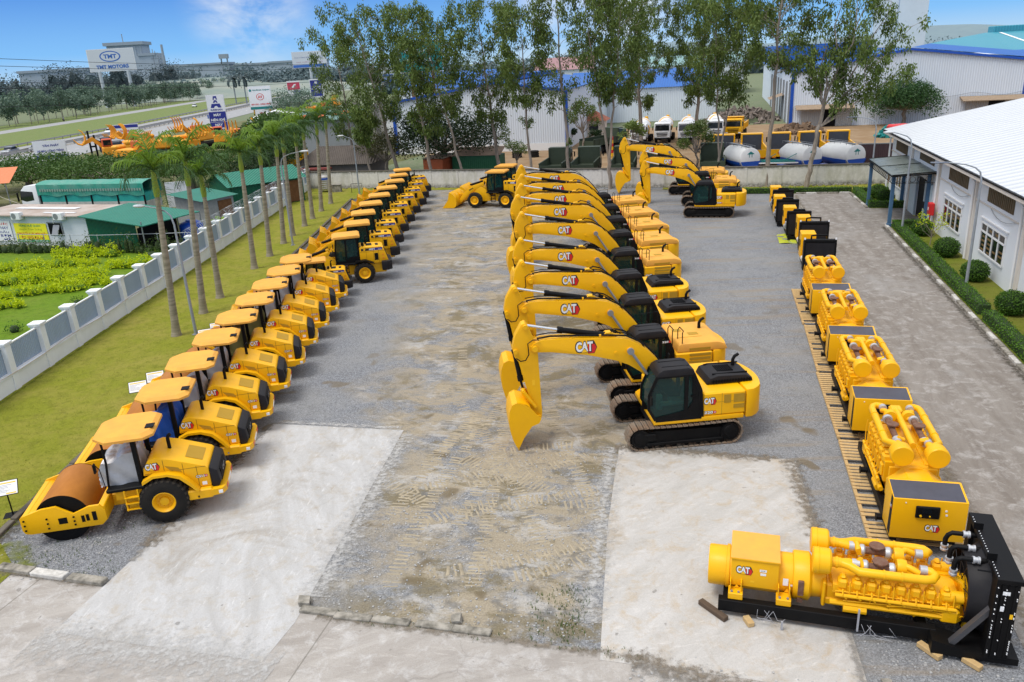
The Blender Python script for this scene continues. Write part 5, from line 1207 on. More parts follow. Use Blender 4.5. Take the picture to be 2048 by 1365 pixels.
for u0 in (71.05, 62.4, 54.0, 45.75, 37.4, 29.1):
    b = MB(); ub(b); z0 = 4.28 if abs(u0-62.4) < .1 else 4.0
    b.box(15.21, 15.248, u0, u0+4.25, z0, 4.92)
    for i in range(15): b.box(15.17, 15.212, u0+.05+i*.285, u0+.2+i*.285, z0+.03, 4.89)
    b.build('louvre', LOUV, HB, 0)
for u0 in (71.0, 54.5, 46.2, 37.9, 29.6):
    b = MB(); ub(b); u1 = u0+4.1; b.box(15.225, 15.249, u0, u1, 1.12, 2.72); w = b.build('window', GLSD, HB, 0)
    b = MB(); ub(b)
    for i in range(5): b.box(15.18, 15.246, u0+i*(u1-u0)/4-.06, u0+i*(u1-u0)/4+.06, 1.06, 2.76)
    for z in (1.04, 2.22, 2.70): b.box(15.175, 15.24, u0-.06, u1+.06, z, z+.09)
    b.box(15.13, 15.248, u0-.25, u1+.25, 2.98, 3.05); b.build('window_frame', WHT, w, 0)
    b = MB(); ub(b); rr = random.Random(int(u0))
    for i in range(4):
        for k in range(6):
            if rr.random() < .8: y = u0+i*(u1-u0)/4+.12; b.box(15.212, 15.224, y+rr.uniform(0, .2), y+rr.uniform(.5, .8), 1.2+k*.25, 1.2+k*.25+.10)
    b.build('window_grille', mat('brown_blind', (.20, .12, .035), .7, var=.5), w, 0)
b = MB(); ub(b); b.box(15.30, 15.40, 63.9, 66.4, .02, 3.06); b.build('doorway', BLK, HB, 0)
b = MB(); ub(b); b.box(15.10, 15.22, 66.42, 68.3, .02, 3.0, .01); b.box(15.12, 15.245, 62.1, 63.85, .02, 3.0, .01); pieces(b, 'sliding_door', mat('pale_blue_door', (.52, .62, .66), .5), HB, 0)
b = MB(); ub(b); b.box(15.02, 15.10, 63.1, 63.5, 1.1, 1.6, .02); b.build('meter_box', BLK, HB, 0)
b = MB(); ub(b); rr = random.Random(3)
for u0 in (70.5, 61.9, 53.5, 45.2, 37):
    b.tube([(15.2, u0+4+(.0), 3.72)]+[(15.17, u0+4-4*t, 3.7-.32*sin(pi*t)) for t in (.15, .3, .5, .7, .85)]+[(15.2, u0, 3.72)], .014, 4)
pieces(b, 'wall_cable', GRY, HB, 0)
# canopy
CP = thing('entrance_canopy', 'glass roofed entrance canopy on four blue posts before the white building', 'canopy')
b = MB(); ub(b)
b.add([(12.35, 61.5, 3.82), (15.24, 61.5, 4.02), (15.24, 70.9, 4.02), (12.35, 70.9, 3.82)], [(0, 1, 2, 3)]); b.add([(12.35, 61.5, 3.78), (15.24, 61.5, 3.98), (15.24, 70.9, 3.98), (12.35, 70.9, 3.78)], [(3, 2, 1, 0)])
b.build('canopy_roof', mat('weathered_glass_roof', (.10, .125, .12), .25, var=.6, vs=.9, col2=(.25, .27, .25), world=True), CP, 0)
b = MB(); ub(b)
for u_ in (61.5, 66.2, 70.9): b.box(12.33, 15.24, u_-.03, u_+.03, 3.90, 3.93) if 0 else b.tube([(12.35, u_, 3.835), (15.2, u_, 4.035)], .03, 5)
b.tube([(12.35, 61.5, 3.74), (12.35, 70.9, 3.74)], .05, 6); b.tube([(12.35, 61.5, 3.74), (15.2, 61.5, 3.9)], .05, 6); b.tube([(12.35, 61.5, 3.30), (12.35, 70.9, 3.30)], .025, 5); b.tube([(12.35, 61.6, 3.25), (15.2, 61.6, 3.25)], .025, 5)
for i in range(16):                                     # scrollwork
    c = 61.9+i*.56; b.tube([(12.35, c+.2*cos(a), 3.5+.17*sin(a)) for a in [k*.7 for k in range(10)]], .016, 4)
for i in range(5): c = 12.7+i*.52; b.tube([(c+.2*cos(a), 61.6, 3.5+.2*sin(a)) for a in [k*.7 for k in range(10)]], .016, 4)
b.build('scrollwork', BLK, CP, 40)
for u_, r_ in ((62.1, 12.6), (70.4, 12.5), (62.3, 15.0), (70.0, 14.95)):
    b = MB(); ub(b); b.box(r_-.12, r_+.12, u_-.12, u_+.12, 0.0, 3.78, .02); b.box(r_-.16, r_+.16, u_-.16, u_+.16, 0, .25, .02); b.build('post', mat('faded_blue_steel', (.055, .135, .24), .5, var=.3), CP, 0)
# hose cabinet
FC = thing('hose_cabinet', 'red fire hose cabinet on a red post by the white wall', 'hose cabinet', U(60.3, 14.85), UR)
b = MB(); b.cyl((0, 0, 0), (0, 0, 1.25), .045, 8); b.build('post', REDD, FC, 0); b = MB(); b.box(-.16, .16, -.32, .32, 1.2, 2.05, .03); cb = b.build('cabinet_box', REDD, FC, 30); b = MB(); b.box(-.175, -.158, -.25, .25, 1.3, 1.95); b.box(-.18, -.17, -.1, .1, 1.55, 1.75, mi=1); b.build('cabinet_door', [mat('dark_red', (.4, .01, .01), .4), WHTD], cb, 0)

# ------------------------------------------------------------------ leaves in bulk
def leaf(b, x, y, z, l, w, rr, droop=0., up=0., mi=0):
    a = rr.uniform(0, 2*pi); e = rr.uniform(-.9, .9) if not droop else -droop+rr.gauss(0, .35)
    e += up
    d = Vector((cos(a)*cos(e), sin(a)*cos(e), sin(e))); s = d.cross(Vector((rr.gauss(0, 1), rr.gauss(0, 1), rr.gauss(0, 1))))
    if s.length < 1e-3: return
    s = s.normalized()*w*.5; p = Vector((x, y, z)); q = p+d*l; m = p+d*l*.45
    b.add([tuple(p), tuple(m+s), tuple(q), tuple(m-s)], [(0, 1, 2, 3)], mi)
def hedge(label, pts, w, h, dens, lf=.10, seed=1, group=None):
    R0 = thing('clipped_hedge', label, 'hedge', group=group); b = MB(); c = MB(); rr = random.Random(seed)
    for i in range(len(pts)-1):
        p, q = Vector(pts[i][:2]), Vector(pts[i+1][:2]); t = (q-p).normalized(); n = Vector((-t.y, t.x)); L_ = (q-p).length
        c.M = Matrix.Translation((p.x, p.y, 0)) @ Matrix.Rotation(atan2(t.y, t.x), 4, 'Z'); c.box(-w*.4, L_+w*.4, -w*.44, w*.44, .02, h*.94)
        for _ in range(int(L_*dens)):
            s = rr.random(); k = rr.random()*(w+2*h)
            if k < h: o, z = -w/2, k
            elif k < h+w: o, z = k-h-w/2, h
            else: o, z = w/2, k-h-w
            P = p+t*(rr.uniform(-w*.45, L_+w*.45))+n*o; leaf(b, P.x+rr.gauss(0, .02), P.y+rr.gauss(0, .02), z+rr.gauss(0, .02), lf*rr.uniform(.6, 1.2), lf*.6, rr)
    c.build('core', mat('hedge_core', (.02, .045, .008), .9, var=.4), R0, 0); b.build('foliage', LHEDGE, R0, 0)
G = 'clipped hedges along the side road'
hedge('straight clipped hedge starting past the nearest lamp post, running out of the picture', [U(20, 13.05), U(40.0, 13.05)], .6, .55, 320, .09, 1, G)
hedge('clipped hedge with a corner running from the canopy to the nearest lamp post', [U(41.2, 13.05), U(61.6, 13.05), U(62.0, 15.0)], .6, .55, 300, .09, 2, G)
hedge('L shaped hedge on the far side of the canopy', [U(69.6, 15.0), U(69.7, 12.75), U(77.0, 12.55)], .55, .55, 260, .10, 3, G)
hedge('straight hedge at the far end of the side road', [U(77.3, 3.0), U(77.3, 12.0)], .5, .5, 240, .10, 4, G)
hedge('short dark hedge behind the far flower bed', [U(76.9, 13.0), U(76.9, 15.2)], .4, .5, 240, .10, 5, G)
def ball(label, x, y, r, seed):
    R0 = thing('round_shrub', label, 'shrub', (x, y, 0), 0, 'clipped round shrubs by the white building'); rr = random.Random(seed)
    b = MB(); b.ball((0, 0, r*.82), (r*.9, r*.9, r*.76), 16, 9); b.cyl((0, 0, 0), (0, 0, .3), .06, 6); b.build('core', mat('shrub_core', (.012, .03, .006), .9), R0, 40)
    b = MB(); 
    for _ in range(2600):
        v = Vector((rr.gauss(0, 1), rr.gauss(0, 1), rr.gauss(0, 1))).normalized(); k = rr.uniform(.88, 1.03); z = r*.82+v.z*r*.84*k
        if z > .05: leaf(b, v.x*r*k*1.02, v.y*r*k*1.02, z, .10*rr.uniform(.6, 1.2), .06, rr)
    b.build('foliage', LBALL, R0, 0)
for i, (u_, r_, r0, lb) in enumerate(((74.2, 13.9, .85, 'round shrub behind the canopy beside the far wall'), (71.6, 14.0, .85, 'round shrub just beyond the canopy posts'), (59.0, 14.15, .82, 'round shrub beside the red hose cabinet'), (52.9, 14.2, .88, 'round shrub between hose cabinet and nearest lamp post'), (47.3, 14.3, .84, 'round shrub behind the nearest lamp post'), (41.2, 14.3, .86, 'round shrub under the second tall window, beyond the nearest lamp post'))):
    x, y, z = U(u_, r_); ball(lb, x, y, r0*.84, i)
ST = thing('young_tree', 'thin young tree with sparse yellow leaves in front of the white wall', 'tree', U(56.0, 14.0)); b = MB(); rr = random.Random(5); tips = []
b.tube([(0, 0, 0), (.05, 0, .6), (.0, .05, 1.1)], [.03, .025, .02], 6)
for i in range(11):
    a = i*2.4; t = (cos(a)*rr.uniform(.5, 1.1), sin(a)*rr.uniform(.5, 1.1), rr.uniform(1.3, 2.1)); b.tube([(0, 0, .5+.05*i), (t[0]*.5, t[1]*.5, .9+.06*i), t], [.014, .01, .006], 5); tips.append(t)
b.build('trunk', BARK, ST, 40); b = MB()
for t in tips:
    for _ in range(26): leaf(b, t[0]*rr.uniform(.5, 1.1)+rr.gauss(0, .08), t[1]*rr.uniform(.5, 1.1)+rr.gauss(0, .08), t[2]+rr.gauss(0, .15), .13, .07, rr)
b.build('crown', LBRIGHT, ST, 0)
# ------------------------------------------------------------------ trucks (cab faces -y)
def cheap_wheel(par, x, y, r, w, rimm):
    b = MB(); b.lathe((x-w/2, y, r), (1, 0, 0), [(0, r*.55), (0, r*.9), (.05, r), (w-.05, r), (w, r*.9), (w, r*.55)], 16); b.mi = 1
    s = -1 if x < 0 else 1
    b.lathe((x+s*w*.2, y, r), (s, 0, 0), [(0, r*.56), (w*.3, r*.56), (w*.22, r*.2), (w*.3, 0)], 12, 1)
    b.build('wheel', [RUB, rimm], par, 35)
def truck(name, label, cat, group, cabm, kind, bodym, rimm=None):
    R0 = thing(name, label, cat, group=group); rimm = rimm or GRY
    for y in (1.1, 4.9, 6.2) + ((2.6,) if kind == 'dump' else ()):
        for x in (-1.0, 1.0): cheap_wheel(R0, x, y, .52, .36 if y < 3 else .5, rimm)
    b = MB(); b.box(-.45, .45, .6, 7.6, .65, 1.05); b.box(-1.1, -.5, 2.9, 4.2, .55, 1.05, .05); b.box(.5, 1.1, 2.9, 4.2, .55, 1.05, .05); b.build('chassis', BLK, R0, 0)
    b = MB(); b.M = Matrix(((0, 1, 0, 0), (1, 0, 0, 0), (0, 0, 1, 0), (0, 0, 0, 1)))
    b.prism([(0.0, .75), (.0, 1.55), (.10, 2.0), (.32, 2.72), (.62, 2.95), (2.05, 2.98), (2.05, .85), (1.65, .85), (1.5, 1.15), (.75, 1.15), (.55, .8)], -1.2, 1.2); cab = b.build('cab', cabm, R0, 30, .04)
    b = MB(); b.add([(-1.08, .035, 1.84), (1.08, .035, 1.84), (1.02, .245, 2.62), (-1.02, .245, 2.62)], [(0, 1, 2, 3)])
    for s in (-1, 1): b.add([(s*1.206, .35, 1.8), (s*1.206, 1.45, 1.75), (s*1.206, 1.45, 2.5), (s*1.206, .52, 2.5)], [(0, 1, 2, 3)])
    b.build('windscreen', GLSD, cab, 0)
    b = MB(); b.box(-.85, .85, -.03, .0, 1.45, 1.55); b.box(-.80, .80, -.03, .0, 1.22, 1.33); b.box(-.7, .7, -.03, .0, 1.02, 1.12); b.box(-1.15, 1.15, -.10, .02, .55, .80, .04); b.box(-1.1, 1.1, .18, .26, 2.72, 2.80); b.box(-.25, .25, .09, .12, 1.76, 1.82)
    b.build('grille', BLK, cab, 0)
    for s in (-1, 1):
        b = MB(); b.box(s*.78, s*1.12, -.045, .0, .86, 1.02, .02); b.build('headlight', WHTD, cab, 0)
        b = MB(); b.tube([(s*1.2, .3, 2.5), (s*1.42, .2, 2.45)], .02, 4); b.box(s*1.33, s*1.47, .15, .22, 1.9, 2.5, .02); b.build('mirror', BLK, cab, 0)
    if kind == 'dump':
        b = MB(); z0, z1, W = 1.20, 2.15, 1.27
        b.box(-W, W, 2.4, 8.0, z0, z0+.12)
        for s in (-1, 1):
            b.box(s*W, s*(W-.08), 2.4, 8.0, z0+.121, z1); 
            for k in range(6): b.box(s*(W+.001), s*(W+.06), 2.6+k*1.02, 2.72+k*1.02, z0, z1-.05)
            b.box(s*(W+.002), s*(W+.05), 2.4, 8.0, z1-.12, z1)
        b.box(-W, W, 2.22, 2.398, z0, 3.2); b.box(-W, W, 1.2, 2.219, 3.1, 3.2); b.box(-W+.002, W-.002, 8.01, 8.09, z0-.1, z1-.25)
        for s in (-1, 1): b.box(s*W, s*(W-.16), 2.40, 2.5, z1, 3.2)
        bd = b.build('tipper_body', bodym, R0, 0)
        b = MB(); b.box(-W+.17, W-.17, 2.40, 2.43, z0+.13, 3.08); b.box(-W+.085, W-.085, 2.44, 8.0, z0+.121, z0+.14); b.build('body_lining', mat('slate_lining', (.045, .055, .075), .7, var=.4, vs=1) if bodym is YEL else mat('green_lining', (.055, .075, .045), .7, var=.4, vs=1), bd, 0)
        for s in (-1, 1):
            b = MB(); b.box(s*.62, s*1.05, 8.095, 8.12, .98, 1.12); b.build('tail_light', AMB, R0, 0)
        b = MB(); text(b, 'FAW', frame_((0, 8.095, 0), (-1, 0, 0), (0, 0, 1)), 0, 1.5, .8, .25, 0, .02, .004)
        if bodym is YEL: b.build('lettering', [REDD], bd, 0)
    elif kind == 'mixer':
        b = MB(); b.lathe((0, 2.35, 2.15), (0, 1, .12), [(0, .35), (.35, .95), (1.4, 1.22), (2.6, 1.15), (4.6, .62), (4.75, .5)], 24); dm = b.build('mixing_drum', WHT, R0, 40)
        b = MB(); ax = Vector((0, 1, .12)).normalized(); a_ = ax.orthogonal().normalized(); c_ = ax.cross(a_)
        pr = [(0, .35), (.35, .95), (1.4, 1.22), (2.6, 1.15), (4.6, .62)]
        def R_(d):
            for i in range(4):
                if d <= pr[i+1][0]: t = (d-pr[i][0])/(pr[i+1][0]-pr[i][0]); return pr[i][1]*(1-t)+pr[i+1][1]*t
            return .6
        for ph in (0, 2*pi/3, 4*pi/3):
            b.grid(lambda u, v: tuple(Vector((0, 2.35, 2.15))+ax*(.2+3.9*u+.35*v)+(a_*cos(ph+5*u)+c_*sin(ph+5*u))*(R_(.2+3.9*u+.35*v)+.015)), 30, 2)
        b.build('drum_stripe', YEL, dm, 40)
        b = MB(); b.prism([(-.35, 2.9), (.35, 2.9), (.2, 3.6), (-.2, 3.6)], 7.1, 7.6); b.box(-.5, .5, 6.6, 7.4, 1.0, 2.0); b.box(-1.0, 1.0, 2.2, 2.4, 1.05, 2.0); b.build('hopper', YEL, R0, 0)
    return R0
GT = mat('olive_green_truck', (.045, .065, .035), .6, var=.3, vs=1.5); TC_ = mat('dark_teal_cab', (.02, .06, .065), .45)
g1 = 'yellow tipper trucks behind the wall'
yt = truck('dump_truck', 'x', 'dump truck', g1, YEL, 'dump', YEL, REDD)
for i, lb in enumerate(('yellow tipper truck with its side board showing, leftmost of the row behind the wall', 'second yellow tipper truck from the left behind the wall', 'middle yellow tipper truck of five behind the wall', 'fourth yellow tipper truck from the left behind the wall', 'rightmost yellow tipper truck of the row behind the wall')):
    x, y, z = U(103.2+.24*i, .9+3.3*i)
    if i == 0: yt.location = (x, y, 0); yt.rotation_euler = (0, 0, UR+pi+.05); yt['label'] = lb
    else: dup(yt, (x, y, 0), UR+pi+(.03, -.02, .04, .0)[i-1], lb)
gt = truck('dump_truck', 'x', 'dump truck', 'olive green tipper trucks behind the wall', TC_, 'dump', GT)
for i, (px, dy, lb) in enumerate(((7.35, .0, 'olive green tipper truck, leftmost with its tail at the wall'), (10.65, .1, 'second olive green tipper truck from the left at the wall'), (14.6, -.2, 'olive green tipper truck behind the forked tree trunk'), (18.3, .0, 'olive green tipper truck behind the tall excavator boom'), (24.0, .3, 'olive green tipper truck under the bushy tree, rightmost of its row'))):
    y = 95.2-.27*(px-7.35)+dy
    rz = UR+pi+.02*(i % 3)
    if i == 0: gt.location = (px, y, 0); gt.rotation_euler = (0, 0, rz); gt['label'] = lb
    else: dup(gt, (px, y, 0), rz, lb)
dup(gt, (17.6, 117.5, 0), UR+radians(150), 'olive green tipper truck standing farther back beside the mixers')
b = MB(); 
mx = truck('mixer_truck', 'x', 'mixer truck', 'white concrete mixer trucks under the trees', WHT, 'mixer', WHT)
for i, (x, y, lb) in enumerate(((20.6, 121.0, 'white concrete mixer truck on the left with a yellow striped drum'), (24.4, 121.5, 'second white concrete mixer truck from the left under the trees'), (27.6, 119.6, 'third white concrete mixer truck from the left, closest to the camera'), (32.2, 120.6, 'fourth white concrete mixer truck next to the yellow truck'))):
    if i == 0: mx.location = (x, y, 0); mx.rotation_euler = (0, 0, UR-.1); mx['label'] = lb
    else: dup(mx, (x, y, 0), UR-.1+.04*i, lb)
dup(yt, (35.2, 121.6, 0), UR-.15, 'yellow tipper truck facing the camera right of the white mixers', 'yellow truck facing the yard')
def tanker(label, x, y, rz):
    R0 = thing('cement_tank', label, 'tank trailer', (x, y, 0), rz, 'white and blue cement tanks behind the wall')
    b = MB(); b.lathe((0, 0, 2.05), (0, 1, 0), [(0, 0), (.0, .9), (.10, 1.12), (2.2, 1.22), (4.3, 1.1), (5.6, .5), (5.7, 0)], 28); o = b.build('tank', mat('dusty_white_tank', (.80, .80, .78), .5, var=.22, vs=1.2), R0, 40)
    b = MB()
    b.grid(lambda u, v: ((1.235-.07*abs(v-.45))*cos(pi+pi*u), .10+4.1*v, 2.05+(1.235-.12*abs(v-.5))*sin(pi+.25+(pi-.5)*u)), 14, 6)
    b.add([(1.10*cos(pi+.25+(pi-.5)*i/12), -.008, 2.05+1.10*sin(pi+.25+(pi-.5)*i/12)) for i in range(13)], [tuple(range(13))]); b.build('blue_skirt', BLU, o, 40)
    b = MB(); M = frame_((0, -.012, 2.4), (1, 0, 0), (0, 0, 1)); text(b, 'T T', M, 0, 0, .5, .42, 0, .06, .003); poly(b, M, [(-.42, .12), (.42, .12), (.0, .42)], 0, .002); b.build('logo', [TEAL], o, 0)
    b = MB(); b.box(-.25, .25, .2, 5.0, 3.24, 3.27); b.tube([(-.5, .1, 3.35), (-.5, 5.0, 3.35)], .02, 5); b.tube([(.5, .1, 3.35), (.5, 5.0, 3.35)], .02, 5)
    for k in range(6):
        for s in (-.5, .5): b.tube([(s, .15+k*.96, 3.1), (s, .15+k*.96, 3.35)], .018, 4)
    b.build('walkway', GRY, R0, 0)
    b = MB(); b.box(-.9, .9, .4, 5.2, .55, .85); b.box(-.08, .08, .3, .4, .85, 1.2); b.build('chassis', BLU, R0, 0)
    for x_ in (-.95, .95):
        for y_ in (1.0, 2.2, 3.4): cheap_wheel(R0, x_, y_, .5, .4, GRY)
tanker('white cement tank with blue belly, leftmost beside the yellow truck', 25.9, 82.7, radians(9)); tanker('white cement tank with blue belly between the two tall trunks', 31.9, 81.4, radians(12)); tanker('white cement tank with blue belly, rightmost and nearest the building', 35.9, 80.2, radians(14))
CH = thing('flatbed_trailer', 'empty green trailer frame between the tanks behind the wall', 'trailer', (29.0, 83.3, 0), UR); b = MB()
for y in (-.5, .5): b.box(-2.8, 2.8, y-.08, y+.08, 1.5, 1.7)
for x in (-2.5, -1, .5, 2): b.box(x, x+.1, -.9, .9, 1.55, 1.65)
b.tube([(-1.5, -.8, 1.7), (-.3, -.5, 2.4)], .04, 5); b.tube([(.4, -.8, 1.7), (1.8, -.5, 2.4)], .04, 5); b.build('frame', TEAL, CH, 0); b = MB(); b.box(-2.9, 2.9, -1.0, -.94, 1.45, 1.58); b.build('reflector_strip', WHTD, CH, 0)
for x in (-1.5, 1.5): cheap_wheel(CH, x, 0, .5, .4, GRY)
RT = thing('parked_truck', 'dark teal truck cab with a red roof behind it at the end of the yard', 'truck', U(101, 22.5), UR+.3)
b = MB(); b.box(-1.25, 1.25, 0, 2.2, .7, 3.1, .12); b.build('cab', TC_, RT, 30); b = MB(); b.box(-1.0, 1.0, -.02, .0, 1.9, 2.7); b.build('windscreen', GLSD, RT, 0); b = MB(); b.box(-1.2, 1.2, 2.4, 5, 2.6, 3.4, .2); b.box(-.7, .5, -.03, .01, 1.35, 1.55); b.build('red_cargo', REDD, RT, 30); b = MB(); b.lathe((1.5, .6, 1.0), (0, 1, 0), [(0, .3), (.05, .95), (.35, 1.0), (.4, .3)], 20); b.build('grey_drum', GRY, RT, 30)
for x in (-1, 1): cheap_wheel(RT, x, 1.1, .52, .36, GRY)
GP = thing('brown_gate', 'dark brown sheet metal screen between tank and white building', 'fence', U(88.5, 16.5), UR); b = MB(); b.box(-2.2, 2.4, -.04, .04, .0, 3.0); b.build('sheet', corr_mat('brown_sheet', (.085, .05, .055), 0, .2, .6), GP, 0); b = MB(); b.box(-2.25, 2.45, -.06, .06, 3.0, 3.1); b.build('top_rail', GRY, GP, 0)
for i, (x, y, lb) in enumerate(((2.2, 113.5, 'left stack of two old tyres by the warehouse wall'), (4.6, 113.0, 'right stack of two old tyres by the warehouse wall'))):
    T0 = thing('tyre_stack', lb, 'tyre stack', (x, y, 0))
    for k in range(3): b = MB(); b.lathe((0, 0, .3*k), (0, 0, 1), [(0, .35), (0, .65), (.08, .72), (.2, .72), (.28, .65), (.28, .35)], 18, closed=True); b.build('tyre', RUB, T0, 40)
def heap(name, label, cat, x, y, rx, ry, h, m, seed, n=240):
    rr = random.Random(seed); R0 = thing(name, label, cat, (x, y, 0)); b = MB()
    for _ in range(n):
        a = rr.uniform(0, 2*pi); k = sqrt(rr.random()); px, py = rx*k*cos(a), ry*k*sin(a); z = h*(1-k*k)*rr.uniform(.4, 1); s = rr.uniform(.15, .5)
        b.M = Matrix.Translation((px, py, max(.05, z))) @ Euler((rr.uniform(0, 3), rr.uniform(0, 3), rr.uniform(0, 3))).to_matrix().to_4x4(); b.box(-s, s, -s*.6, s*.6, -s*.3, s*.3)
    b.build('pile', m, R0, 0)
heap('scrap_heap', 'brown heap of scrap and cut wood before the white warehouse', 'scrap heap', 45.5, 152, 7, 8, 2.6, mat('scrap', (.13, .10, .08), .9, var=.9, vs=.8, col2=(.32, .27, .24), world=True), 1, 420)
heap('scrap_heap', 'low brown heap of timber beside the warehouse corner', 'scrap heap', 47.0, 126, 3.5, 5, 1.4, mat('timber_scrap', (.20, .13, .08), .9, var=.8, vs=.8, world=True), 2, 180)
heap('net_pile', 'green netting heaped next to white sacks at the yard end', 'netting', 55.0, 113.0, 1.7, 1.3, 1.7, TEAL, 3, 120); heap('sack_pile', 'white sacks heaped next to green netting at the yard end', 'sacks', 58.0, 111.2, 1.5, 1.3, 1.3, WHT, 4, 80)
for i, (x, y, rz, m, lb) in enumerate(((-7.4, 97.5, UR+1.57, mat('orange_container', (.42, .10, .03), .6, var=.3), 'rusty orange container half hidden below the dark tree'), (-2.8, 97.0, UR, mat('green_container', (.02, .14, .06), .6, var=.3), 'green open container with brown roof behind the wall'))):
    C0 = thing('shipping_container', lb, 'container', (x, y, 0), rz); b = MB(); b.box(-3.0, 3.0, -1.2, 1.2, .1, 2.5)
    for k in range(24): b.box(-2.95+k*.25, -2.83+k*.25, -1.24, -1.2, .2, 2.4); b.box(-2.95+k*.25, -2.83+k*.25, 1.2, 1.24, .2, 2.4)
    b.build('body', m, C0, 0); b = MB(); b.add([(-3.1, -1.4, 2.54), (3.1, -1.4, 2.54), (3.1, 1.4, 3.3 if i else 2.6), (-3.1, 1.4, 3.3 if i else 2.6)], [(0, 1, 2, 3)]); b.build('roof', mat('rusty_sheet', (.20, .14, .10), .8, var=.6, vs=.7), C0, 0)
# person-high red and yellow marker post
MP = thing('marker_post', 'red and yellow striped post behind the forked trunk', 'post', (13.9, 100.4, 0)); b = MB()
for k in range(6): b.cyl((0, 0, k*.4+1.0), (0, 0, k*.4+1.4), .17, 8, k % 2)
b.cyl((0, 0, 0), (0, 0, 1.0), .1, 6, 0); b.build('striped_pole', [YELDC, REDD], MP, 0)
HU = thing('tiled_kiosk', 'small kiosk with a red tiled roof behind the green truck', 'kiosk', (16.5, 140, 0), UR); b = MB(); b.box(-1.8, 1.8, -1.8, 1.8, 0, 2.6); b.build('wall', PLASTW, HU, 0); b = MB(); b.add([(-2.4, -2.4, 2.6), (2.4, -2.4, 2.6), (2.4, 2.4, 2.6), (-2.4, 2.4, 2.6), (0, 0, 4.2)], [(0, 1, 4), (1, 2, 4), (2, 3, 4), (3, 0, 4), (3, 2, 1, 0)]); b.build('roof', mat('red_tiles', (.30, .10, .06), .9, var=.5), HU, 0); b = MB(); b.box(-.8, .8, -1.82, -1.8, 1.0, 2.0); b.build('window', GLSD, HU, 0)

# ------------------------------------------------------------------ warehouses behind
def warehouse(label, P, rz, w, d, ze, zr, xr, wallm, roofm, name='warehouse', trim=None):
    """gable faces -y, right-hand corner or left-hand corner at P; x runs along the gable"""
    R0 = thing(name, label, 'warehouse', (P[0], P[1], 0), rz); x0, x1 = w
    b = MB(); prof = [(x0, 0), (x1, 0), (x1, ze[1]), (xr, zr), (x0, ze[0])]; b.prism(prof, 0, d); b.build('wall', wallm, R0, 0)
    b = MB(); o = .35
    for a, za, c, zc in ((x0-o, ze[0]+.02, xr, zr+.12), (xr, zr+.12, x1+o, ze[1]+.02)):
        b.add([(a, -.3, za), (c, -.3, zc), (c, d, zc), (a, d, za), (a, -.3, za+.08), (c, -.3, zc+.08), (c, d, zc+.08), (a, d, za+.08)], [(0, 3, 2, 1), (4, 5, 6, 7), (0, 1, 5, 4), (0, 4, 7, 3), (1, 2, 6, 5)])
    rf = b.build('roof', roofm, R0, 0)
    if trim:
        b = MB()
        for a, za, c, zc in ((x0-o, ze[0], xr, zr+.1), (xr, zr+.1, x1+o, ze[1])): b.add([(a, -.32, za-.25), (c, -.32, zc-.25), (c, -.32, zc+.12), (a, -.32, za+.12)], [(0, 1, 2, 3)])
        for x, z in ((x0, ze[0]), (x1, ze[1])): b.box(x-.25, x+.25, -.12, -.02, .0, z)
        b.build('blue_trim', trim, R0, 0)
    return R0, rf
WH1, r1 = warehouse('white gabled warehouse with blue roof edge behind the dark tree and containers', (9.92, 119.8), UR, (-27.2, 0), 46, (7.9, 8.55), 10.0, -11.0, WCLAD, BROOF, trim=BLU)
b = MB(); b.box(-12.5, -9.5, 3, 44, 10.15, 10.9); b.build('ridge_vent', BROOF, r1, 0)
b = MB(); b.box(-27.2, 0, -.06, -.02, 0, 1.1); b.build('plinth', WHT, WH1, 0)
WH2, r2 = warehouse('large white warehouse with blue and teal roof behind the round tree and scrap heaps', (48.6, 134.8), UR, (0, 34.2), 92, (8.75, 9.05), 11.35, 17.3, WCLAD, BROOF, trim=BLU)
b = MB(); b.add([(17.3, 10.5, 11.62), (34.6, 10.5, 9.22), (34.6, 92, 9.22), (17.3, 92, 11.62)], [(0, 1, 2, 3)]); b.build('teal_sheeting', TROOF, r2, 0)
b = MB(); b.add([(17.6, 1.0, 11.62), (34.7, 1.0, 9.30), (34.7, 9, 10.3), (22, 9, 12.0)], [(0, 1, 2, 3)]); b.add([(34.7, 1.0, 9.3), (80, 1.0, 9.3), (80, 9, 10.3), (34.7, 9, 10.3)], [(0, 1, 2, 3)]); b.build('blue_sheeting', BROOF, r2, 0)
b = MB(); b.add([(22, 9.02, 12.0), (34.7, 9.02, 10.3), (37, 34, 13.2)], [(0, 1, 2)]); b.add([(34.7, 9.02, 10.3), (80, 9.02, 10.3), (80, 34, 13.2), (37, 34, 13.2)], [(0, 1, 2, 3)]); b.build('rear_slope', TROOF, r2, 0)
b = MB(); b.box(36, 80, 8, 60, 0, 9.2); b.build('rear_wall', WCLAD, WH2, 0)
b = MB()
for i in range(9): x = 39+i*4.4; b.add([(x, 3, 9.62), (x+.5, 3, 9.62), (x+.5, 33, 13.14), (x, 33, 13.14)], [(0, 1, 2, 3)])
pieces(b, 'skylight_strip', WHTD, r2, 0)
b = MB(); b.box(38.5, 80, 34.1, 38, 12.6, 14.3, .1); b.build('ridge_vent', TROOF, r2, 0)
b = MB(); b.box(-1.5, 15.5, 24, 60, 10.2, 12.9); b.build('roof_monitor', BROOF, r2, 0)
b = MB()
for i in range(7): x = 19+i*2.2; y = 11; z = 11.66-(x-17.3)*.139; b.add([(x, 2, z), (x+.35, 2, z-.045), (x+.35, 80, z-.045), (x, 80, z)], [(0, 1, 2, 3)])
b.build('skylight_strip', WHTD, r2, 0)
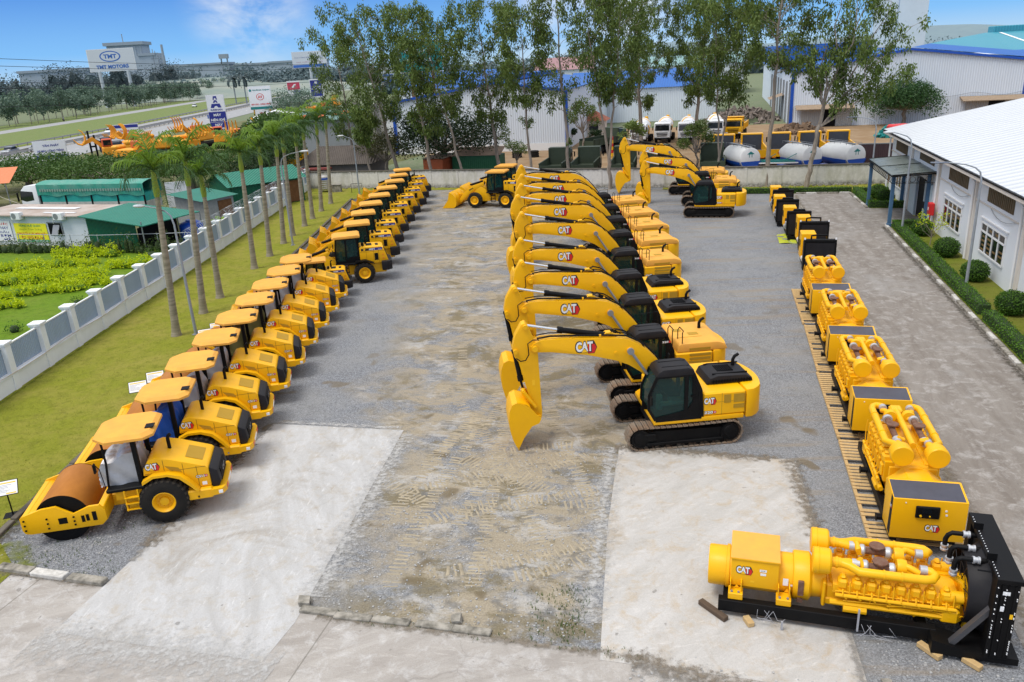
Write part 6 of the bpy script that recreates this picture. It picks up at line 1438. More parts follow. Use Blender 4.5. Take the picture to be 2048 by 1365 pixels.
for x0, x1, zc, lbl in ((.6, 9.6, 3.3, ''), (25.2, 34.4, 3.7, '')):
    b = MB(); b.add([(x0, -2.2, zc-.35), (x1, -2.2, zc-.35), (x1, -.05, zc+.2), (x0, -.05, zc+.2), (x0, -2.2, zc-.45), (x1, -2.2, zc-.45), (x1, -.05, zc+.1), (x0, -.05, zc+.1)], [(0, 1, 2, 3), (7, 6, 5, 4), (0, 4, 5, 1)]); b.build('door_canopy', mat('rusty_awning', (.33, .24, .16), .8, var=.5), WH2, 0)
    b = MB(); b.box(x0+4.2, x0+6.4, -.10, -.02, 0, zc-.1); b.build('doorway', BLK, WH2, 0)
    b = MB(); b.box(x0+1.0, x0+4.15, -.22, -.12, 0, zc-.15); b.box(x0+6.45, x0+9.0, -.22, -.12, 0, zc-.15); pieces(b, 'sliding_door', corr_mat('pale_sheet_door', (.50, .49, .46), 0, .3, .6), WH2, 0)
b = MB(); b.box(-.10, -.02, 18, 21, 0, 3.8); b.build('side_doorway', BLK, WH2, 0); b = MB(); b.add([(-2.6, 16, 3.6), (0, 16, 4.4), (0, 23, 4.4), (-2.6, 23, 3.6)], [(0, 1, 2, 3)]); b.build('side_canopy', mat('rusty_awning', (.33, .24, .16)), WH2, 0)
b = MB()
for i in range(8): b.box(-.30, -.02, 3+i*7, 3.2+i*7, 0, 7)
pieces(b, 'wall_post', GRY, WH2, 0)
b = MB(); pts = [(9.5, -.2, 5.0-.3*sin(i*.9)) if 0 else (9.5+i*1.0, -.15, 4.2+.25*sin(i*.8)) for i in range(26)]; b.tube(pts, .03, 4); b.build('wall_cable', GRY, WH2, 0)
TW = thing('white_tower', 'tall plain white industrial tower rising above the warehouse', 'tower', (107.5, 222, 0), radians(-26)); b = MB(); b.box(-6.3, -.4, -6, 6, 0, 42); b.box(-.39, 6.3, -6.8, 6, 0, 42); b.build('shaft', mat('tower_cladding', (.60, .62, .64), .6, var=.15, vs=.3, haze=.12), TW, 0); b = MB(); b.box(-.62, -.38, -6.4, -6.01, 0, 42); b.box(-6.7, -6.5, -6.2, -6.0, 0, 42); b.build('corner_duct', mat('blue_grey_duct', (.36, .42, .52), .6, haze=.1), TW, 0)
# more roofs seen between the crowns
def farshed(label, x, y, rz, w, d, ze, zr, wm, rm, name='shed'):
    R0 = thing(name, label, 'building', (x, y, 0), rz); b = MB(); b.prism([(-w/2, 0), (w/2, 0), (w/2, ze), (0, zr), (-w/2, ze)], 0, d); b.build('wall', wm, R0, 0)
    b = MB(); o = .4
    for s in (-1, 1): b.add([(s*(w/2+o), -o, ze+.0), (0, -o, zr+.12), (0, d+o, zr+.12), (s*(w/2+o), d+o, ze)], [(0, 1, 2, 3)])
    b.build('roof', rm, R0, 0); return R0
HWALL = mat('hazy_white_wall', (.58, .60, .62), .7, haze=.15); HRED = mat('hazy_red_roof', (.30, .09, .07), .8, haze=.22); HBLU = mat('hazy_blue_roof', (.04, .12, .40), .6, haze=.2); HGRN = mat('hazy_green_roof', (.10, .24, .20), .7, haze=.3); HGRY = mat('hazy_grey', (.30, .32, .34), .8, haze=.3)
farshed('distant white hall with a hazy red roof above the central warehouse', 31, 258, UR+pi/2, 14, 18, 9.5, 13.0, HWALL, HRED)
farshed('distant hall with pale green roof behind the red roofed one', 78, 262, UR+pi/2, 30, 40, 9, 11.6, HWALL, HGRN)
farshed('long blue roofed hall behind the central trees', 46, 172, UR+pi/2, 26, 30, 6.5, 9.6, WCLAD, BROOF)
farshed('blue roofed hall directly behind the central white warehouse', 4, 176, UR+pi/2, 24, 22, 8.5, 11.4, WCLAD, BROOF)
# low tile roofed house by the left end of the wall
TH = thing('tiled_house', 'low old house with dark tiled roof just over the wall', 'house', (-20.5, 101, 0), radians(-12)); b = MB(); b.box(-4, 5, -2.5, 3, 0, 2.3); b.build('wall', mat('dingy_wall', (.22, .19, .18), .9, var=.5), TH, 0)
b = MB(); b.add([(-4.6, -3.4, 2.2), (5.6, -3.4, 2.2), (3.6, .3, 4.1), (-2.6, .3, 4.1), (-4.6, 4, 2.2), (5.6, 4, 2.2)], [(0, 1, 2, 3), (3, 2, 5, 4), (0, 3, 4), (1, 5, 2)]); b.build('roof', TILE, TH, 0); b = MB(); b.box(-7.5, .5, -4.4, -3.5, 1.75, 1.95); b.build('red_awning', mat('faded_red_sheet', (.25, .05, .04), .7, var=.4), TH, 0)
GSH = thing('grey_sheet_shed', 'grey corrugated shed with concrete pillars left of the tall trees', 'shed', (-29.2, 134, 0), radians(-8)); b = MB(); b.box(-5.6, 5.6, 0, 8, 0, 5.4); b.build('wall', GREYS, GSH, 0); b = MB(); b.add([(-6, -.6, 5.45), (6.4, -.6, 5.45), (6.4, 8, 6.6), (-6, 8, 6.6)], [(0, 1, 2, 3)]); b.build('roof', mat('green_grey_sheet', (.12, .22, .19), .7, var=.5), GSH, 0)
b = MB(); b.box(5.7, 6.5, -.5, .5, 0, 8.0); b.box(8.0, 9.2, -.5, 3, 0, 7.6); b.box(10.0, 10.6, -.5, .5, 0, 8.2); b.build('pillar', mat('old_concrete', (.30, .28, .25), .9, var=.5), GSH, 0)
b = MB(); b.add([(-4.5, 1, 5.75), (-.5, 1, 5.75), (-.5, 4, 6.2), (-4.5, 4, 6.2)], [(0, 1, 2, 3)]); b.add([(.8, 3, 6.05), (3.2, 3, 6.05), (3.2, 6, 6.5), (.8, 6, 6.5)], [(0, 1, 2, 3)]); b.build('orange_tarp', mat('orange_tarp', (.70, .15, .03), .6), GSH, 0)
YD = thing('excavator', 'small yellow excavator parked beside the tiled house beyond the wall', 'excavator', (-27.5, 108, 0), .3); b = MB(); b.box(-1.6, 1.6, -1.2, 1.2, .9, 2.3, .2); b.box(.2, 1.5, -1.1, -.1, 2.3, 3.3, .1); b.build('body', YEL, YD, 30); b = MB(); b.prism([(-1.2, 2), (-3.2, 4.4), (-5.0, 3.6), (-5.0, 3.2), (-3.2, 3.8), (-1.4, 1.5)], -.25, .25); b.build('boom', YEL, YD, 30); b = MB(); b.box(-2, 2, -1.4, -.8, 0, .8, .2); b.box(-2, 2, .8, 1.4, 0, .8, .2); b.build('track', BLK, YD, 30)
for i, (x, y, w, d, rz, lb) in enumerate(((-46, 165, 9, 14, .3, 'white tent roof nearest the palms on the left sales yard'), (-40, 152, 12, 7, .15, 'long white canopy roof with blue rim behind the grey shed'), (-33, 178, 8, 8, .5, 'white tent roof among vehicles behind the leftmost tall tree'), (-52, 190, 10, 9, .2, 'white tent roof beside the round headed tree'), (-22, 160, 10, 9, .1, 'white shed roof behind the leftmost tall tree trunks'))):
    farshed(lb, x, y, rz, w, d, 3.6, 4.8, WHT, WHT, 'white_tent')
# ------------------------------------------------------------------ neighbours' plot on the left
A0 = radians(-19)
SH = thing('white_shed', 'white flat roofed eatery shed with a yellow banner on its side', 'shed', (-35.0, 66.0, 0), A0)
b = MB(); b.box(-13, 0, 0, 4.2, 0, 2.6); b.build('wall', mat('white_panel_wall', (.66, .70, .73), .7, var=.15, vs=.6), SH, 0)
b = MB(); b.add([(-13.2, -.35, 2.61), (.1, -.35, 2.61), (1.3, 4.4, 2.72), (-13.2, 4.4, 2.72), (-13.2, -.35, 2.70), (.1, -.35, 2.70), (1.3, 4.4, 2.81), (-13.2, 4.4, 2.81)], [(0, 3, 2, 1), (4, 5, 6, 7), (0, 1, 5, 4), (1, 2, 6, 5)]); b.build('roof', mat('brown_sheet_roof', (.33, .25, .20), .85, var=.7, vs=.5, col2=(.58, .55, .52)), SH, 0)
b = MB(); b.box(-10.5, -3.5, 2.2, 2.9, 2.80, 2.83); b.box(-5.5, -2, .6, .9, 2.745, 2.77); b.build('roof_sheet', WHT, SH, 0)
b = MB(); b.box(-4.5, -3.0, -.04, -.005, .95, 2.0); w = b.build('window', BLK, SH, 0); b = MB(); b.box(-4.6, -2.9, -.08, -.042, 2.0, 2.08); b.box(-3.05, -2.95, -.08, -.042, .9, 2.0); b.add([(-3.9, -.05, 1.85), (-3.2, -.05, 1.85), (-3.2, -.4, 1.1), (-3.9, -.4, 1.1)], [(0, 1, 2, 3)]); b.build('window_frame', GRY, w, 0)
BN = thing('advertising_banner', 'yellow food banner with red and green lettering hung on the white shed', 'banner', (-35.0, 66.0, 0), A0); M = Matrix.Translation((-.35, 0, -.2)) @ Matrix.Diagonal((.76, 1, .92, 1)) @ frame_((0, -.06, 0), (1, 0, 0), (0, 0, 1)); b = MB()
rect(b, M, -10.6, -5.75, .55, 2.35, 0); rect(b, M, -10.55, -5.8, .56, .80, 1, .004); text(b, 'HÙNG HUỆ QUÁN', M, -8.2, 2.12, 3.2, .30, 1, .02, .006); text(b, 'chuyên: Tràm Sương', M, -8.2, 1.76, 3.4, .26, 3, .0, .006); text(b, 'CƠM XE TẢI & CÁC MÓN NHẬU', M, -8.15, 1.36, 4.4, .36, 2, .02, .006); text(b, 'ĐT: 0973.526.368', M, -8.1, 1.0, 3.4, .24, 2, .01, .006); text(b, '0978.88.1307 - 0977.356.868', M, -8.15, .68, 4.2, .14, 4, .01, .006)
b.build('banner_sheet', [mat('banner_yellow', (.85, .78, .02), .6, var=.03), mat('banner_green', (.02, .28, .12), .6), REDD, mat('banner_olive', (.30, .36, .02), .6), WHTD], BN, 0)
SG = thing('wall_sign', 'white sign with red and blue words at the left end of the shed', 'sign', (-35.0, 66.0, 0), A0); b = MB(); M = Matrix.Translation((2.1, 0, -.15)) @ frame_((0, -.06, 0), (1, 0, 0), (0, 0, 1)); rect(b, M, -13.0, -10.9, .5, 2.3, 0, .0); text(b, 'NƯỚC', M, -11.8, 2.05, 1.3, .26, 1, .02); text(b, 'THAY', M, -11.8, 1.68, 1.2, .24, 2, .02); text(b, 'DẦU', M, -11.8, 1.34, 1.1, .24, 2, .02); text(b, 'BƠM', M, -11.7, 1.0, 1.2, .24, 2, .02); text(b, 'MỠ', M, -11.6, .68, .8, .24, 2, .02); b.build('sign_face', [WHTD, REDD, BLUD], SG, 0)
for x, lb in ((-7.4, 'left air conditioner box on the eave of the white shed'), (-2.7, 'right air conditioner box on the eave above the shed window')):
    AC = thing('air_conditioner', lb, 'air conditioner', (-35.0+x*cos(A0), 66.0+x*sin(A0), 0), A0); b = MB(); b.box(-.5, .5, -.55, -.1, 2.35, 2.98, .03); b.build('casing', WHT, AC, 30); b = MB(); b.lathe((-.15, -.55, 2.67), (0, -1, 0), [(0, .26), (.02, .25), (.02, 0)], 18); b.build('fan_grille', GRY, AC, 0)
    b = MB(); b.tube([(-.5, -.3, 2.5), (-.9, -.2, 2.4), (-1.0, -.15, 2.0)], .03, 5); b.build('pipe', WHT, AC, 40)
GS = thing('green_shed', 'green sheet metal lean-to with teal roof attached to the white shed', 'shed', (-35.0, 66.0, 0), A0)
b = MB(); b.add([(.05, -.3, .0), (5.6, -.9, 0), (5.6, -.9, 2.1), (.05, -.3, 2.6), (.05, -.2, .0), (5.6, -.8, 0), (5.6, -.8, 2.1), (.05, -.2, 2.6)], [(0, 1, 2, 3), (7, 6, 5, 4), (1, 5, 6, 2)]); b.build('wall', GWALL, GS, 0)
b = MB(); b.add([(-.2, -.8, 2.70), (7.2, -1.7, 2.15), (9.0, 3.0, 2.45), (1.2, 3.6, 3.05), (-.2, -.8, 2.77), (7.2, -1.7, 2.22), (9.0, 3.0, 2.52), (1.2, 3.6, 3.12)], [(3, 2, 1, 0), (4, 5, 6, 7), (0, 1, 5, 4), (1, 2, 6, 5)]); b.build('roof', GROOF, GS, 0)
b = MB()
for x, y in ((6.9, -1.5), (8.7, 3.3), (6.2, 3.4)): b.cyl((x, y, 0), (x, y, 2.5), .05, 6)
b.build('post', GRY, GS, 0); b = MB(); b.box(2, 6, 3.3, 3.5, 0, 2.4); b.box(5.6, 5.75, -.7, 3.3, 0, 1.8); b.build('dark_partition', BLK, GS, 0)
BB = thing('blue_barrel', 'large blue plastic water barrel beside the green lean-to', 'barrel', (-26.6, 66.3, 0)); b = MB(); b.lathe((0, 0, 0), (0, 0, 1), [(0, .85), (.1, .95), (.6, .95), (.65, 1.0), (.75, 1.0), (.8, .95), (1.4, .95), (1.5, .9), (1.7, .5), (1.72, .45)], 24); b.build('barrel_body', mat('blue_plastic', (.005, .06, .42), .4), BB, 40); b = MB(); b.cyl((0, 0, 1.72), (0, 0, 1.8), .4, 16); b.build('lid', BLU, BB, 30)
for i, (x, y, rz, w, d, ze, zr, lb) in enumerate(((-29.3, 82.0, radians(-50), 5.5, 8, 2.6, 3.6, 'green shack with teal roof and brown side close to the fence'), (-29.6, 74.3, radians(-30), 4.0, 3.5, 2.3, 2.7, 'small teal roofed lean-to between shack and fence'))):
    S0 = thing('green_shack', lb, 'shack', (x, y, 0), rz); b = MB(); b.prism([(-w/2, 0), (w/2, 0), (w/2, ze), (0, zr), (-w/2, ze)] if i == 0 else [(-w/2, 0), (w/2, 0), (w/2, ze), (-w/2, zr)], 0, d); b.build('wall', GWALL if i == 0 else mat('grey_lean_wall', (.32, .33, .33), .9, var=.5), S0, 0)
    b = MB()
    if i == 0:
        for s in (-1, 1): b.add([(s*(w/2+.4), -.4, ze-.08), (0, -.4, zr+.06), (0, d+.4, zr+.06), (s*(w/2+.4), d+.4, ze-.08)], [(0, 1, 2, 3)])
    else: b.add([(-w/2-.4, -.6, zr+.12), (w/2+.4, -.6, ze), (w/2+.4, d+.4, ze), (-w/2-.4, d+.4, zr+.12)], [(0, 1, 2, 3)])
    b.build('roof', GROOF, S0, 0)
    b = MB(); b.box(w/2+.005, w/2+.06, d*.45, d-.3, .1, ze-.3); b.build('board_side', mat('brown_boards', (.19, .085, .035), .9, var=.6), S0, 0)
WB = thing('white_board', 'blank white board leaning behind the palms near the shack', 'board', (-33.0, 80.5, 0), radians(20)); b = MB(); b.box(-1.1, 1.1, 0, .08, .8, 3.3); b.build('board_sheet', WHT, WB, 0); b = MB(); b.box(-.9, -.8, .08, .16, 0, 3); b.box(.8, .9, .08, .16, 0, 3); b.build('leg', GRY, WB, 0)
# long truck under a green tarpaulin
TT = thing('tarpaulin_truck', 'long white cab truck under a green tarpaulin behind the sheds', 'truck', (-48.6, 83.0, 0), radians(-16))
b = MB(); b.prism([(-.9, 1.0), (-.95, 2.2), (-.75, 3.1), (-.2, 3.55), (1.3, 3.65), (1.3, 1.0)], -1.25, 1.25); cb = b.build('cab', WHT, TT, 30, .08); b = MB(); b.prism([(-.97, 2.15), (-.80, 2.95), (-.70, 3.05), (.75, 2.95), (.75, 2.1), (-.3, 1.95)], -1.258, -1.2); b.build('side_window', GLSD, cb, 0); b = MB(); b.box(-1.15, -1.05, -1.5, -1.3, 2.0, 2.9, .03); b.build('mirror', BLK, cb, 0)
b = MB(); b.box(1.5, 14.2, -1.22, 1.22, 1.1, 1.9); b.box(0, 14, -.5, .5, .7, 1.1); b.build('cargo_bed', mat('pale_bed', (.45, .45, .42), .8, var=.5), TT, 0)
b = MB(); b.box(1.55, 14.15, -1.2, 1.2, 1.9, 2.7); b.build('side_sheet', mat('teal_sheet', (.01, .30, .26), .6, var=.1), TT, 0)
b = MB()
for i in range(5): b.box(1.5+i*3.15, 1.68+i*3.15, -1.25, -1.2, 1.1, 2.75)
pieces(b, 'stake', BLK, TT, 0)
b = MB(); rr = random.Random(3)
def tarp(u, v):
    x = 1.35+13*u; s = -1.32+2.64*v
    if v < .28: y = -1.30; z = 2.55+ (v/.28)*1.15
    elif v > .72: y = 1.30; z = 2.55+((1-v)/.28)*1.15
    else: y = -1.30+2.6*(v-.28)/.44; z = 3.70+.22*sin(pi*(v-.28)/.44)
    z += (.10*sin(u*pi*8)*(.28-v)/.28 if v < .28 else .02*sin(u*40))
    return (x, y+(.04*sin(u*60+v*8) if v < .3 else 0), z)
b.grid(tarp, 64, 26); b.build('tarpaulin', mat('green_tarpaulin', (.015, .26, .18), .5, var=.45, vs=.9, col2=(.26, .34, .30)), TT, 50)
b = MB(); 
for i in range(40):
    x = 1.8+i*.31; b.box(x, x+.2, -1.39, -1.37, 2.98, 3.22)
b.build('printed_band', mat('tarp_print', (.22, .30, .25), .7), TT, 0)
for y in (-1, 1):
    for x in (.2, 9.5, 10.8, 12.1): 
        b = MB(); b.lathe((x, y-.2, .52), (0, 1, 0), [(0, .2), (0, .46), (.05, .52), (.35, .52), (.4, .46), (.4, .2)], 14); b.build('wheel', RUB, TT, 40)
# little roadside banners at far left
BS = thing('roadside_banner', 'red and yellow banner on a thin post at the left picture edge', 'banner', (-57.5, 84.5, 0), radians(10)); b = MB(); b.cyl((1.2, 0, 0), (1.2, 0, 3.4), .05, 6); b.build('post', GRY, BS, 0); b = MB(); M = frame_((0, -.02, 0), (1, 0, 0), (0, 0, 1)); rect(b, M, -2.2, 1.25, 1.6, 4.1, 0); rect(b, M, -2.2, 1.25, 2.5, 3.4, 1, .004); rect(b, M, -2.2, 1.25, 3.7, 4.1, 2, .004); text(b, 'SỬA CHỮA', M, -.3, 2.95, 2.4, .5, 0, .02, .008); text(b, 'RỬA XE', M, -.3, 2.0, 2.2, .45, 3, .02, .008); b.build('banner_sheet', [REDD, YELDC, BLUD, WHTD], BS, 0)
OT = thing('orange_awning', 'orange awning roof under the spreading trees at the left edge', 'awning', (-61, 92, 0), .1); b = MB(); b.add([(-6, -2, 3.0), (5, -2, 3.0), (4, 3, 4.3), (-6, 3, 4.3)], [(0, 1, 2, 3)]); b.build('sheet', mat('orange_sheet', (.65, .20, .08), .7, var=.2), OT, 0); b = MB()
for x in (-5.5, 4.5): b.cyl((x, -1.9, 0), (x, -1.9, 3), .06, 6)
b.build('post', GRY, OT, 0)
UP = thing('utility_pole', 'pale concrete pole standing behind the shed at the left edge', 'pole', (-46.6, 70.5, 0)); b = MB(); b.tube([(0, 0, 0), (-.1, 0, 5.2)], [.2, .16], 8); b.tube([(0, 0, 5.0), (4.5, -.5, 3.1)], .02, 4); b.build('shaft', mat('pale_concrete_pole', (.55, .48, .42), .9), UP, 40)
CF = thing('chain_link_fence', 'thin wire fence with steel posts before the sheds', 'fence'); b = MB(); FP = [(-46, 67.6), (-43.7, 66.8), (-38.5, 65.1), (-33.2, 63.4), (-28.0, 62.6), (-23.4, 62.2)]
for i in range(len(FP)-1):
    p, q = FP[i], FP[i+1]; b.tube([(p[0], p[1], 1.45), (q[0], q[1], 1.45)], .025, 5); b.tube([(p[0], p[1], .2), (q[0], q[1], .2)], .015, 4)
    for t in (0, .5): x, y = p[0]+(q[0]-p[0])*t, p[1]+(q[1]-p[1])*t; b.cyl((x, y, 0), (x, y, 1.5), .035, 6)
b.build('fence_wire', mat('galvanised_pole2', (.42, .44, .46), .5, .3), CF, 40)
# ------------------------------------------------------------------ vegetation of the garden
def row(label, P0, P1, w, h, dens, seed, m=LBRIGHT, lf=.16, name='lime_shrub_row'):
    R0 = thing(name, label, 'shrub row', group='lime green shrub rows in the garden' if m is LBRIGHT else None); rr = random.Random(seed); b = MB(); c = MB(); p, q = Vector(P0), Vector(P1); L_ = (q-p).length; t = (q-p)/L_; n = Vector((-t.y, t.x))
    k = int(L_/.5)
    for i in range(k):
        P = p+t*(L_*(i+.5)/k)+n*rr.gauss(0, w*.2); hh = h*rr.uniform(.6, 1.2); r0 = rr.uniform(.3, .65)*w; c.ball((P.x, P.y, hh*.25), (r0*.55, r0*.55, hh*.35), 8, 5)
        for _ in range(int(dens)):
            v = Vector((rr.gauss(0, 1), rr.gauss(0, 1), abs(rr.gauss(0, 1))*.8)).normalized(); leaf(b, P.x+v.x*r0*rr.uniform(.7, 1.2), P.y+v.y*r0*rr.uniform(.7, 1.2), .08+v.z*hh*rr.uniform(.6, 1.1), lf*rr.uniform(.6, 1.3), lf*.5, rr, up=.5)
    if name == 'weed_strip': R0['kind'] = 'stuff'
    c.build('core', mat('lime_core', (.10, .18, .008), .9, var=.5) if m is LBRIGHT else mat('weed_core', (.03, .05, .015), .9), R0, 40); b.build('foliage', m, R0, 0)
for i, (a, c, w, h, lb) in enumerate((((-36.5, 62.2), (-31.0, 61.8), 1.2, .95, 'lime shrub row at the back left of the garden'), ((-41, 58.5), (-31.4, 59.0), 1.2, .8, 'lime shrub row behind the middle of the garden'), ((-30.2, 57.6), (-25.9, 57.2), 1.3, .8, 'lime shrub row pointing at the fence, right end of the garden'), ((-37, 53.8), (-29.0, 55.0), 1.3, .8, 'long lime shrub row across the middle of the garden'), ((-31.5, 52.6), (-27.3, 52.6), 1.2, .8, 'short lime shrub row in the front middle of the garden'), ((-36, 50.2), (-28.6, 51.2), 1.2, .8, 'lime shrub row at the front left of the garden'), ((-36, 47.2), (-30.6, 48.0), 1.1, .7, 'lowest lime shrub row at the left picture edge'), ((-36, 56.2), (-30.4, 55.9), 1.0, .7, 'narrow lime shrub row at the left behind the long one'), ((-33, 45.2), (-31.2, 45.6), 1.0, .7, 'small lime clump at the left picture edge'))):
    row(lb, a, c, w*.8, h, 150, i, lf=.18)
for i, (x, y, r, h, lb) in enumerate(((-27.3, 48.2, .8, .8, 'dark round bush on the garden lawn beside the fence'), (-25.2, 46.2, .9, .8, 'dark low bush close to the fence pillars'), (-26.1, 53.4, .9, .6, 'olive tangled bush with bare twigs on the garden lawn'), (-30.3, 42.4, .8, .7, 'dark bush at the lower left of the garden'), (-28.2, 42.8, 1.0, .6, 'flat dark bush at the lower garden near the fence'), (-25.0, 59.5, 1.0, .8, 'dark bush beside the fence below the barrel'), (-27.9, 60.6, .9, .7, 'thin dark bush in the back of the garden'), (-24.2, 60.9, 1.1, 1.3, 'tall dark bush against the fence near the blue barrel'))):
    row(lb, (x-r*.4, y), (x+r*.4, y+.1), r*1.3, h, 110, 40+i, LBALL if i != 2 else LWEED, .12, 'garden_bush')
for i, (a, c, h, lb) in enumerate((((-46.5, 66.6), (-36.5, 64.1), 1.3, 'overgrown weeds along the wire fence under the banner'), ((-36.5, 64.0), (-30.5, 62.6), 1.6, 'overgrown vines on the wire fence at the green wall'), ((-30.5, 62.5), (-23.6, 61.9), 1.5, 'overgrown vines on the wire fence near the white fence'))):
    row(lb, a, c, 1.0, h, 90, 60+i, LWEED, .16, 'weed_strip')
BT = thing('banana_plant', 'young banana plant with broad pale leaves behind the fence', 'plant', (-25.0, 68.5, 0)); b = MB(); rr = random.Random(1)
for i in range(6):
    a = i*1.05; L_ = rr.uniform(1.1, 1.6); b.grid(lambda u, v: (cos(a)*(.15+L_*u*.6)-sin(a)*(v-.5)*.4*sin(pi*min(1, u+.08)), sin(a)*(.15+L_*u*.6)+cos(a)*(v-.5)*.4*sin(pi*min(1, u+.08)), 1.0+L_*u*.9-.9*u*u), 6, 2)
b.build('foliage', LPALM2, BT, 40); b = MB(); b.tube([(0, 0, 0), (0, 0, 1.1)], [.1, .07], 8); b.build('stem', PSHAFT, BT, 40)
# ------------------------------------------------------------------ trees
def limb(b, p0, p1, r0, r1, rr, n=6, wob=.08):
    p0, p1 = Vector(p0), Vector(p1); L_ = (p1-p0).length; P = []
    for i in range(n+1):
        t = i/n; w = L_*wob*sin(pi*t); P.append(p0.lerp(p1, t)+Vector((rr.gauss(0, w*.4), rr.gauss(0, w*.4), .06*L_*sin(pi*t)*0)))
    b.tube(P, [r0+(r1-r0)*i/n for i in range(n+1)], 7, cap=False); return P
def tuft(b, c, r, n, l, w, rr, droop=1.0, lightp=.25):
    for _ in range(int(n*1.22)):
        v = Vector((rr.gauss(0, .45), rr.gauss(0, .45), rr.gauss(0, .42)))*r
        leaf(b, c[0]+v.x, c[1]+v.y, c[2]+v.z, l*rr.uniform(.6, 1.3), w, rr, droop=droop, mi=1 if rr.random() < lightp else 0)
def eucalypt(label, x, y, h, lean=(0, 0), cr=2.6, cb=.40, nl=26, dens=48, seed=1, trunk=.20, fork=None, bare=None, low=(), light=.25, lf=.30):
    R0 = thing('eucalyptus_tree', label, 'tree', (x, y, 0), 0, 'tall eucalyptus trees along the far wall'); rr = random.Random(seed); t = MB(); c = MB()
    top = Vector((lean[0], lean[1], h)); stems = []
    if fork:
        f = Vector((lean[0]*.1, lean[1]*.1, fork)); limb(t, (0, 0, -.1), f, trunk, trunk*.85, rr)
        for k, s in enumerate((-1, 1)):
            e = top+Vector((s*cr*.55, rr.uniform(-.6, .6), -k*h*.08)); stems.append((f, e, trunk*.65))
    else: stems.append((Vector((0, 0, -.1)), top, trunk))
    for s0, s1, r0 in stems:
        n = 12; P = []
        for i in range(n+1):
            q = i/n; bend = sin(pi*q)*.03*h; P.append(s0.lerp(s1, q)+Vector((bend*rr.uniform(-.3, .3), bend*rr.uniform(-.3, .3), 0)))
        t.tube(P, [r0*(1-.86*i/n) for i in range(n+1)], 9)
        def at(q): i = min(int(q*n), n-1); return P[i].lerp(P[i+1], q*n-i)
        m = nl if not fork else nl*2//3
        for i in range(m):
            q = cb+(1-cb)*(i+.5)/m; q = min(.985, max(.05, q+rr.gauss(0, .015))); p = at(q)
            if fork and p.z < h*cb: continue
            a = i*2.399+rr.gauss(0, .4); prof = sin(pi*min(1, .18+.82*(1-(q-cb)/(1-cb))**.75)) if q > cb else .5
            R_ = cr*(.45+.75*prof)*rr.uniform(.65, 1.15)*(.8 if fork else 1); up = R_*rr.uniform(.35, 1.1)
            e = p+Vector((cos(a)*R_, sin(a)*R_, up)); B = limb(t, p, e, r0*.28*(1.15-q), .012, rr, 5, .14)
            for j in range(2):
                pj = B[3+j]; e2 = pj+Vector((cos(a+rr.choice((-1, 1))*.9)*R_*.45, sin(a+.8)*R_*.45, R_*rr.uniform(-.05, .4))); B2 = limb(t, pj, e2, .02, .008, rr, 3, .1); tuft(c, B2[-1], .62, dens, lf*1.15, .125, rr, 1.0, light); tuft(c, (B2[-1].x, B2[-1].y, B2[-1].z-.55), .45, dens//2, lf*1.15, .125, rr, 1.2, light*.6)
            tuft(c, B[-1], .7, dens, lf*1.15, .125, rr, .9, light); tuft(c, B[3], .5, dens//2, lf*1.15, .12, rr, 1.0, light*.5)
        tuft(c, s1, .8, dens*2, lf*1.15, .125, rr, .9, light+.15)
    for lx, lz, lr in low:                                      # stray low tufts on the trunk
        for k in range(6): e = (lx+rr.gauss(0, lr*.5), rr.gauss(0, lr*.4), lz+rr.gauss(0, lr*.5)); limb(t, (lean[0]*lz/h, lean[1]*lz/h, lz-.5), e, .025, .01, rr, 3); tuft(c, e, lr*.5, dens, .26, .10, rr, .7, .7)
    t.build('trunk', BARK, R0, 50); c.build('crown', [LEU1, LEU2], R0, 0); return R0
eucalypt('short young eucalyptus with a small tufted crown before the left wall', -15.1, 92.4, 8.2, (-.9, 0), .8, .62, 12, 60, 1, .17, light=.6)
eucalypt('leftmost tall eucalyptus with an airy leaning crown', -19.0, 104, 15.8, (-.8, 0), 2.9, .28, 34, 44, 2, .22)
eucalypt('tall broad eucalyptus second from the left, pale curved trunk', -12.2, 95.2, 17.5, (-3.4, 0), 3.0, .36, 42, 46, 3, .24)
eucalypt('slim eucalyptus with a pointed light green top behind the loaders', -7.9, 90.5, 18.6, (-1.9, 0), 2.1, .32, 44, 44, 4, .22, light=.5)
eucalypt('thin pale trunked eucalyptus between the dark tree and the container', -4.2, 89.2, 15.6, (-3.2, 0), 2.3, .45, 30, 42, 5, .17)
eucalypt('full crowned eucalyptus right of the green container', -.2, 92.6, 17.7, (-1.6, 0), 3.0, .34, 46, 46, 6, .24, low=((.8, 5.2, .9),))
eucalypt('eucalyptus with a bushy tuft low on its trunk before the white warehouse', 3.2, 85.8, 17.2, (-.6, 0), 2.3, .46, 36, 46, 7, .17, low=((-.2, 7.0, .8),))
eucalypt('thin sparse eucalyptus reaching out of the top of the picture', 7.2, 85.2, 20.5, (-.9, 0), 2.5, .36, 30, 24, 8, .20, low=((.1, 4.7, .4),))
eucalypt('fork trunked eucalyptus in front of the wall beside the tall boom', 11.0, 81.3, 19.2, (-.6, 0), 3.3, .36, 48, 46, 9, .22, fork=3.0)
eucalypt('broad eucalyptus standing among the white mixer trucks', 19.9, 113.5, 19.6, (-.8, 0), 4.4, .30, 58, 52, 10, .32, lf=.36)
eucalypt('dark dense eucalyptus beside the yellow parked truck', 27.2, 112.5, 18.2, (1.2, 0), 3.6, .30, 50, 52, 11, .30, lf=.36, light=.12)
eucalypt('many stemmed eucalyptus behind the wall left of the first tank', 22.9, 84.0, 17.2, (.6, 0), 3.0, .38, 48, 36, 12, .16, fork=2.2)
eucalypt('tall straight eucalyptus in front of the wall with a high dark crown', 26.0, 77.7, 20.0, (.6, 0), 3.4, .52, 46, 46, 13, .25)
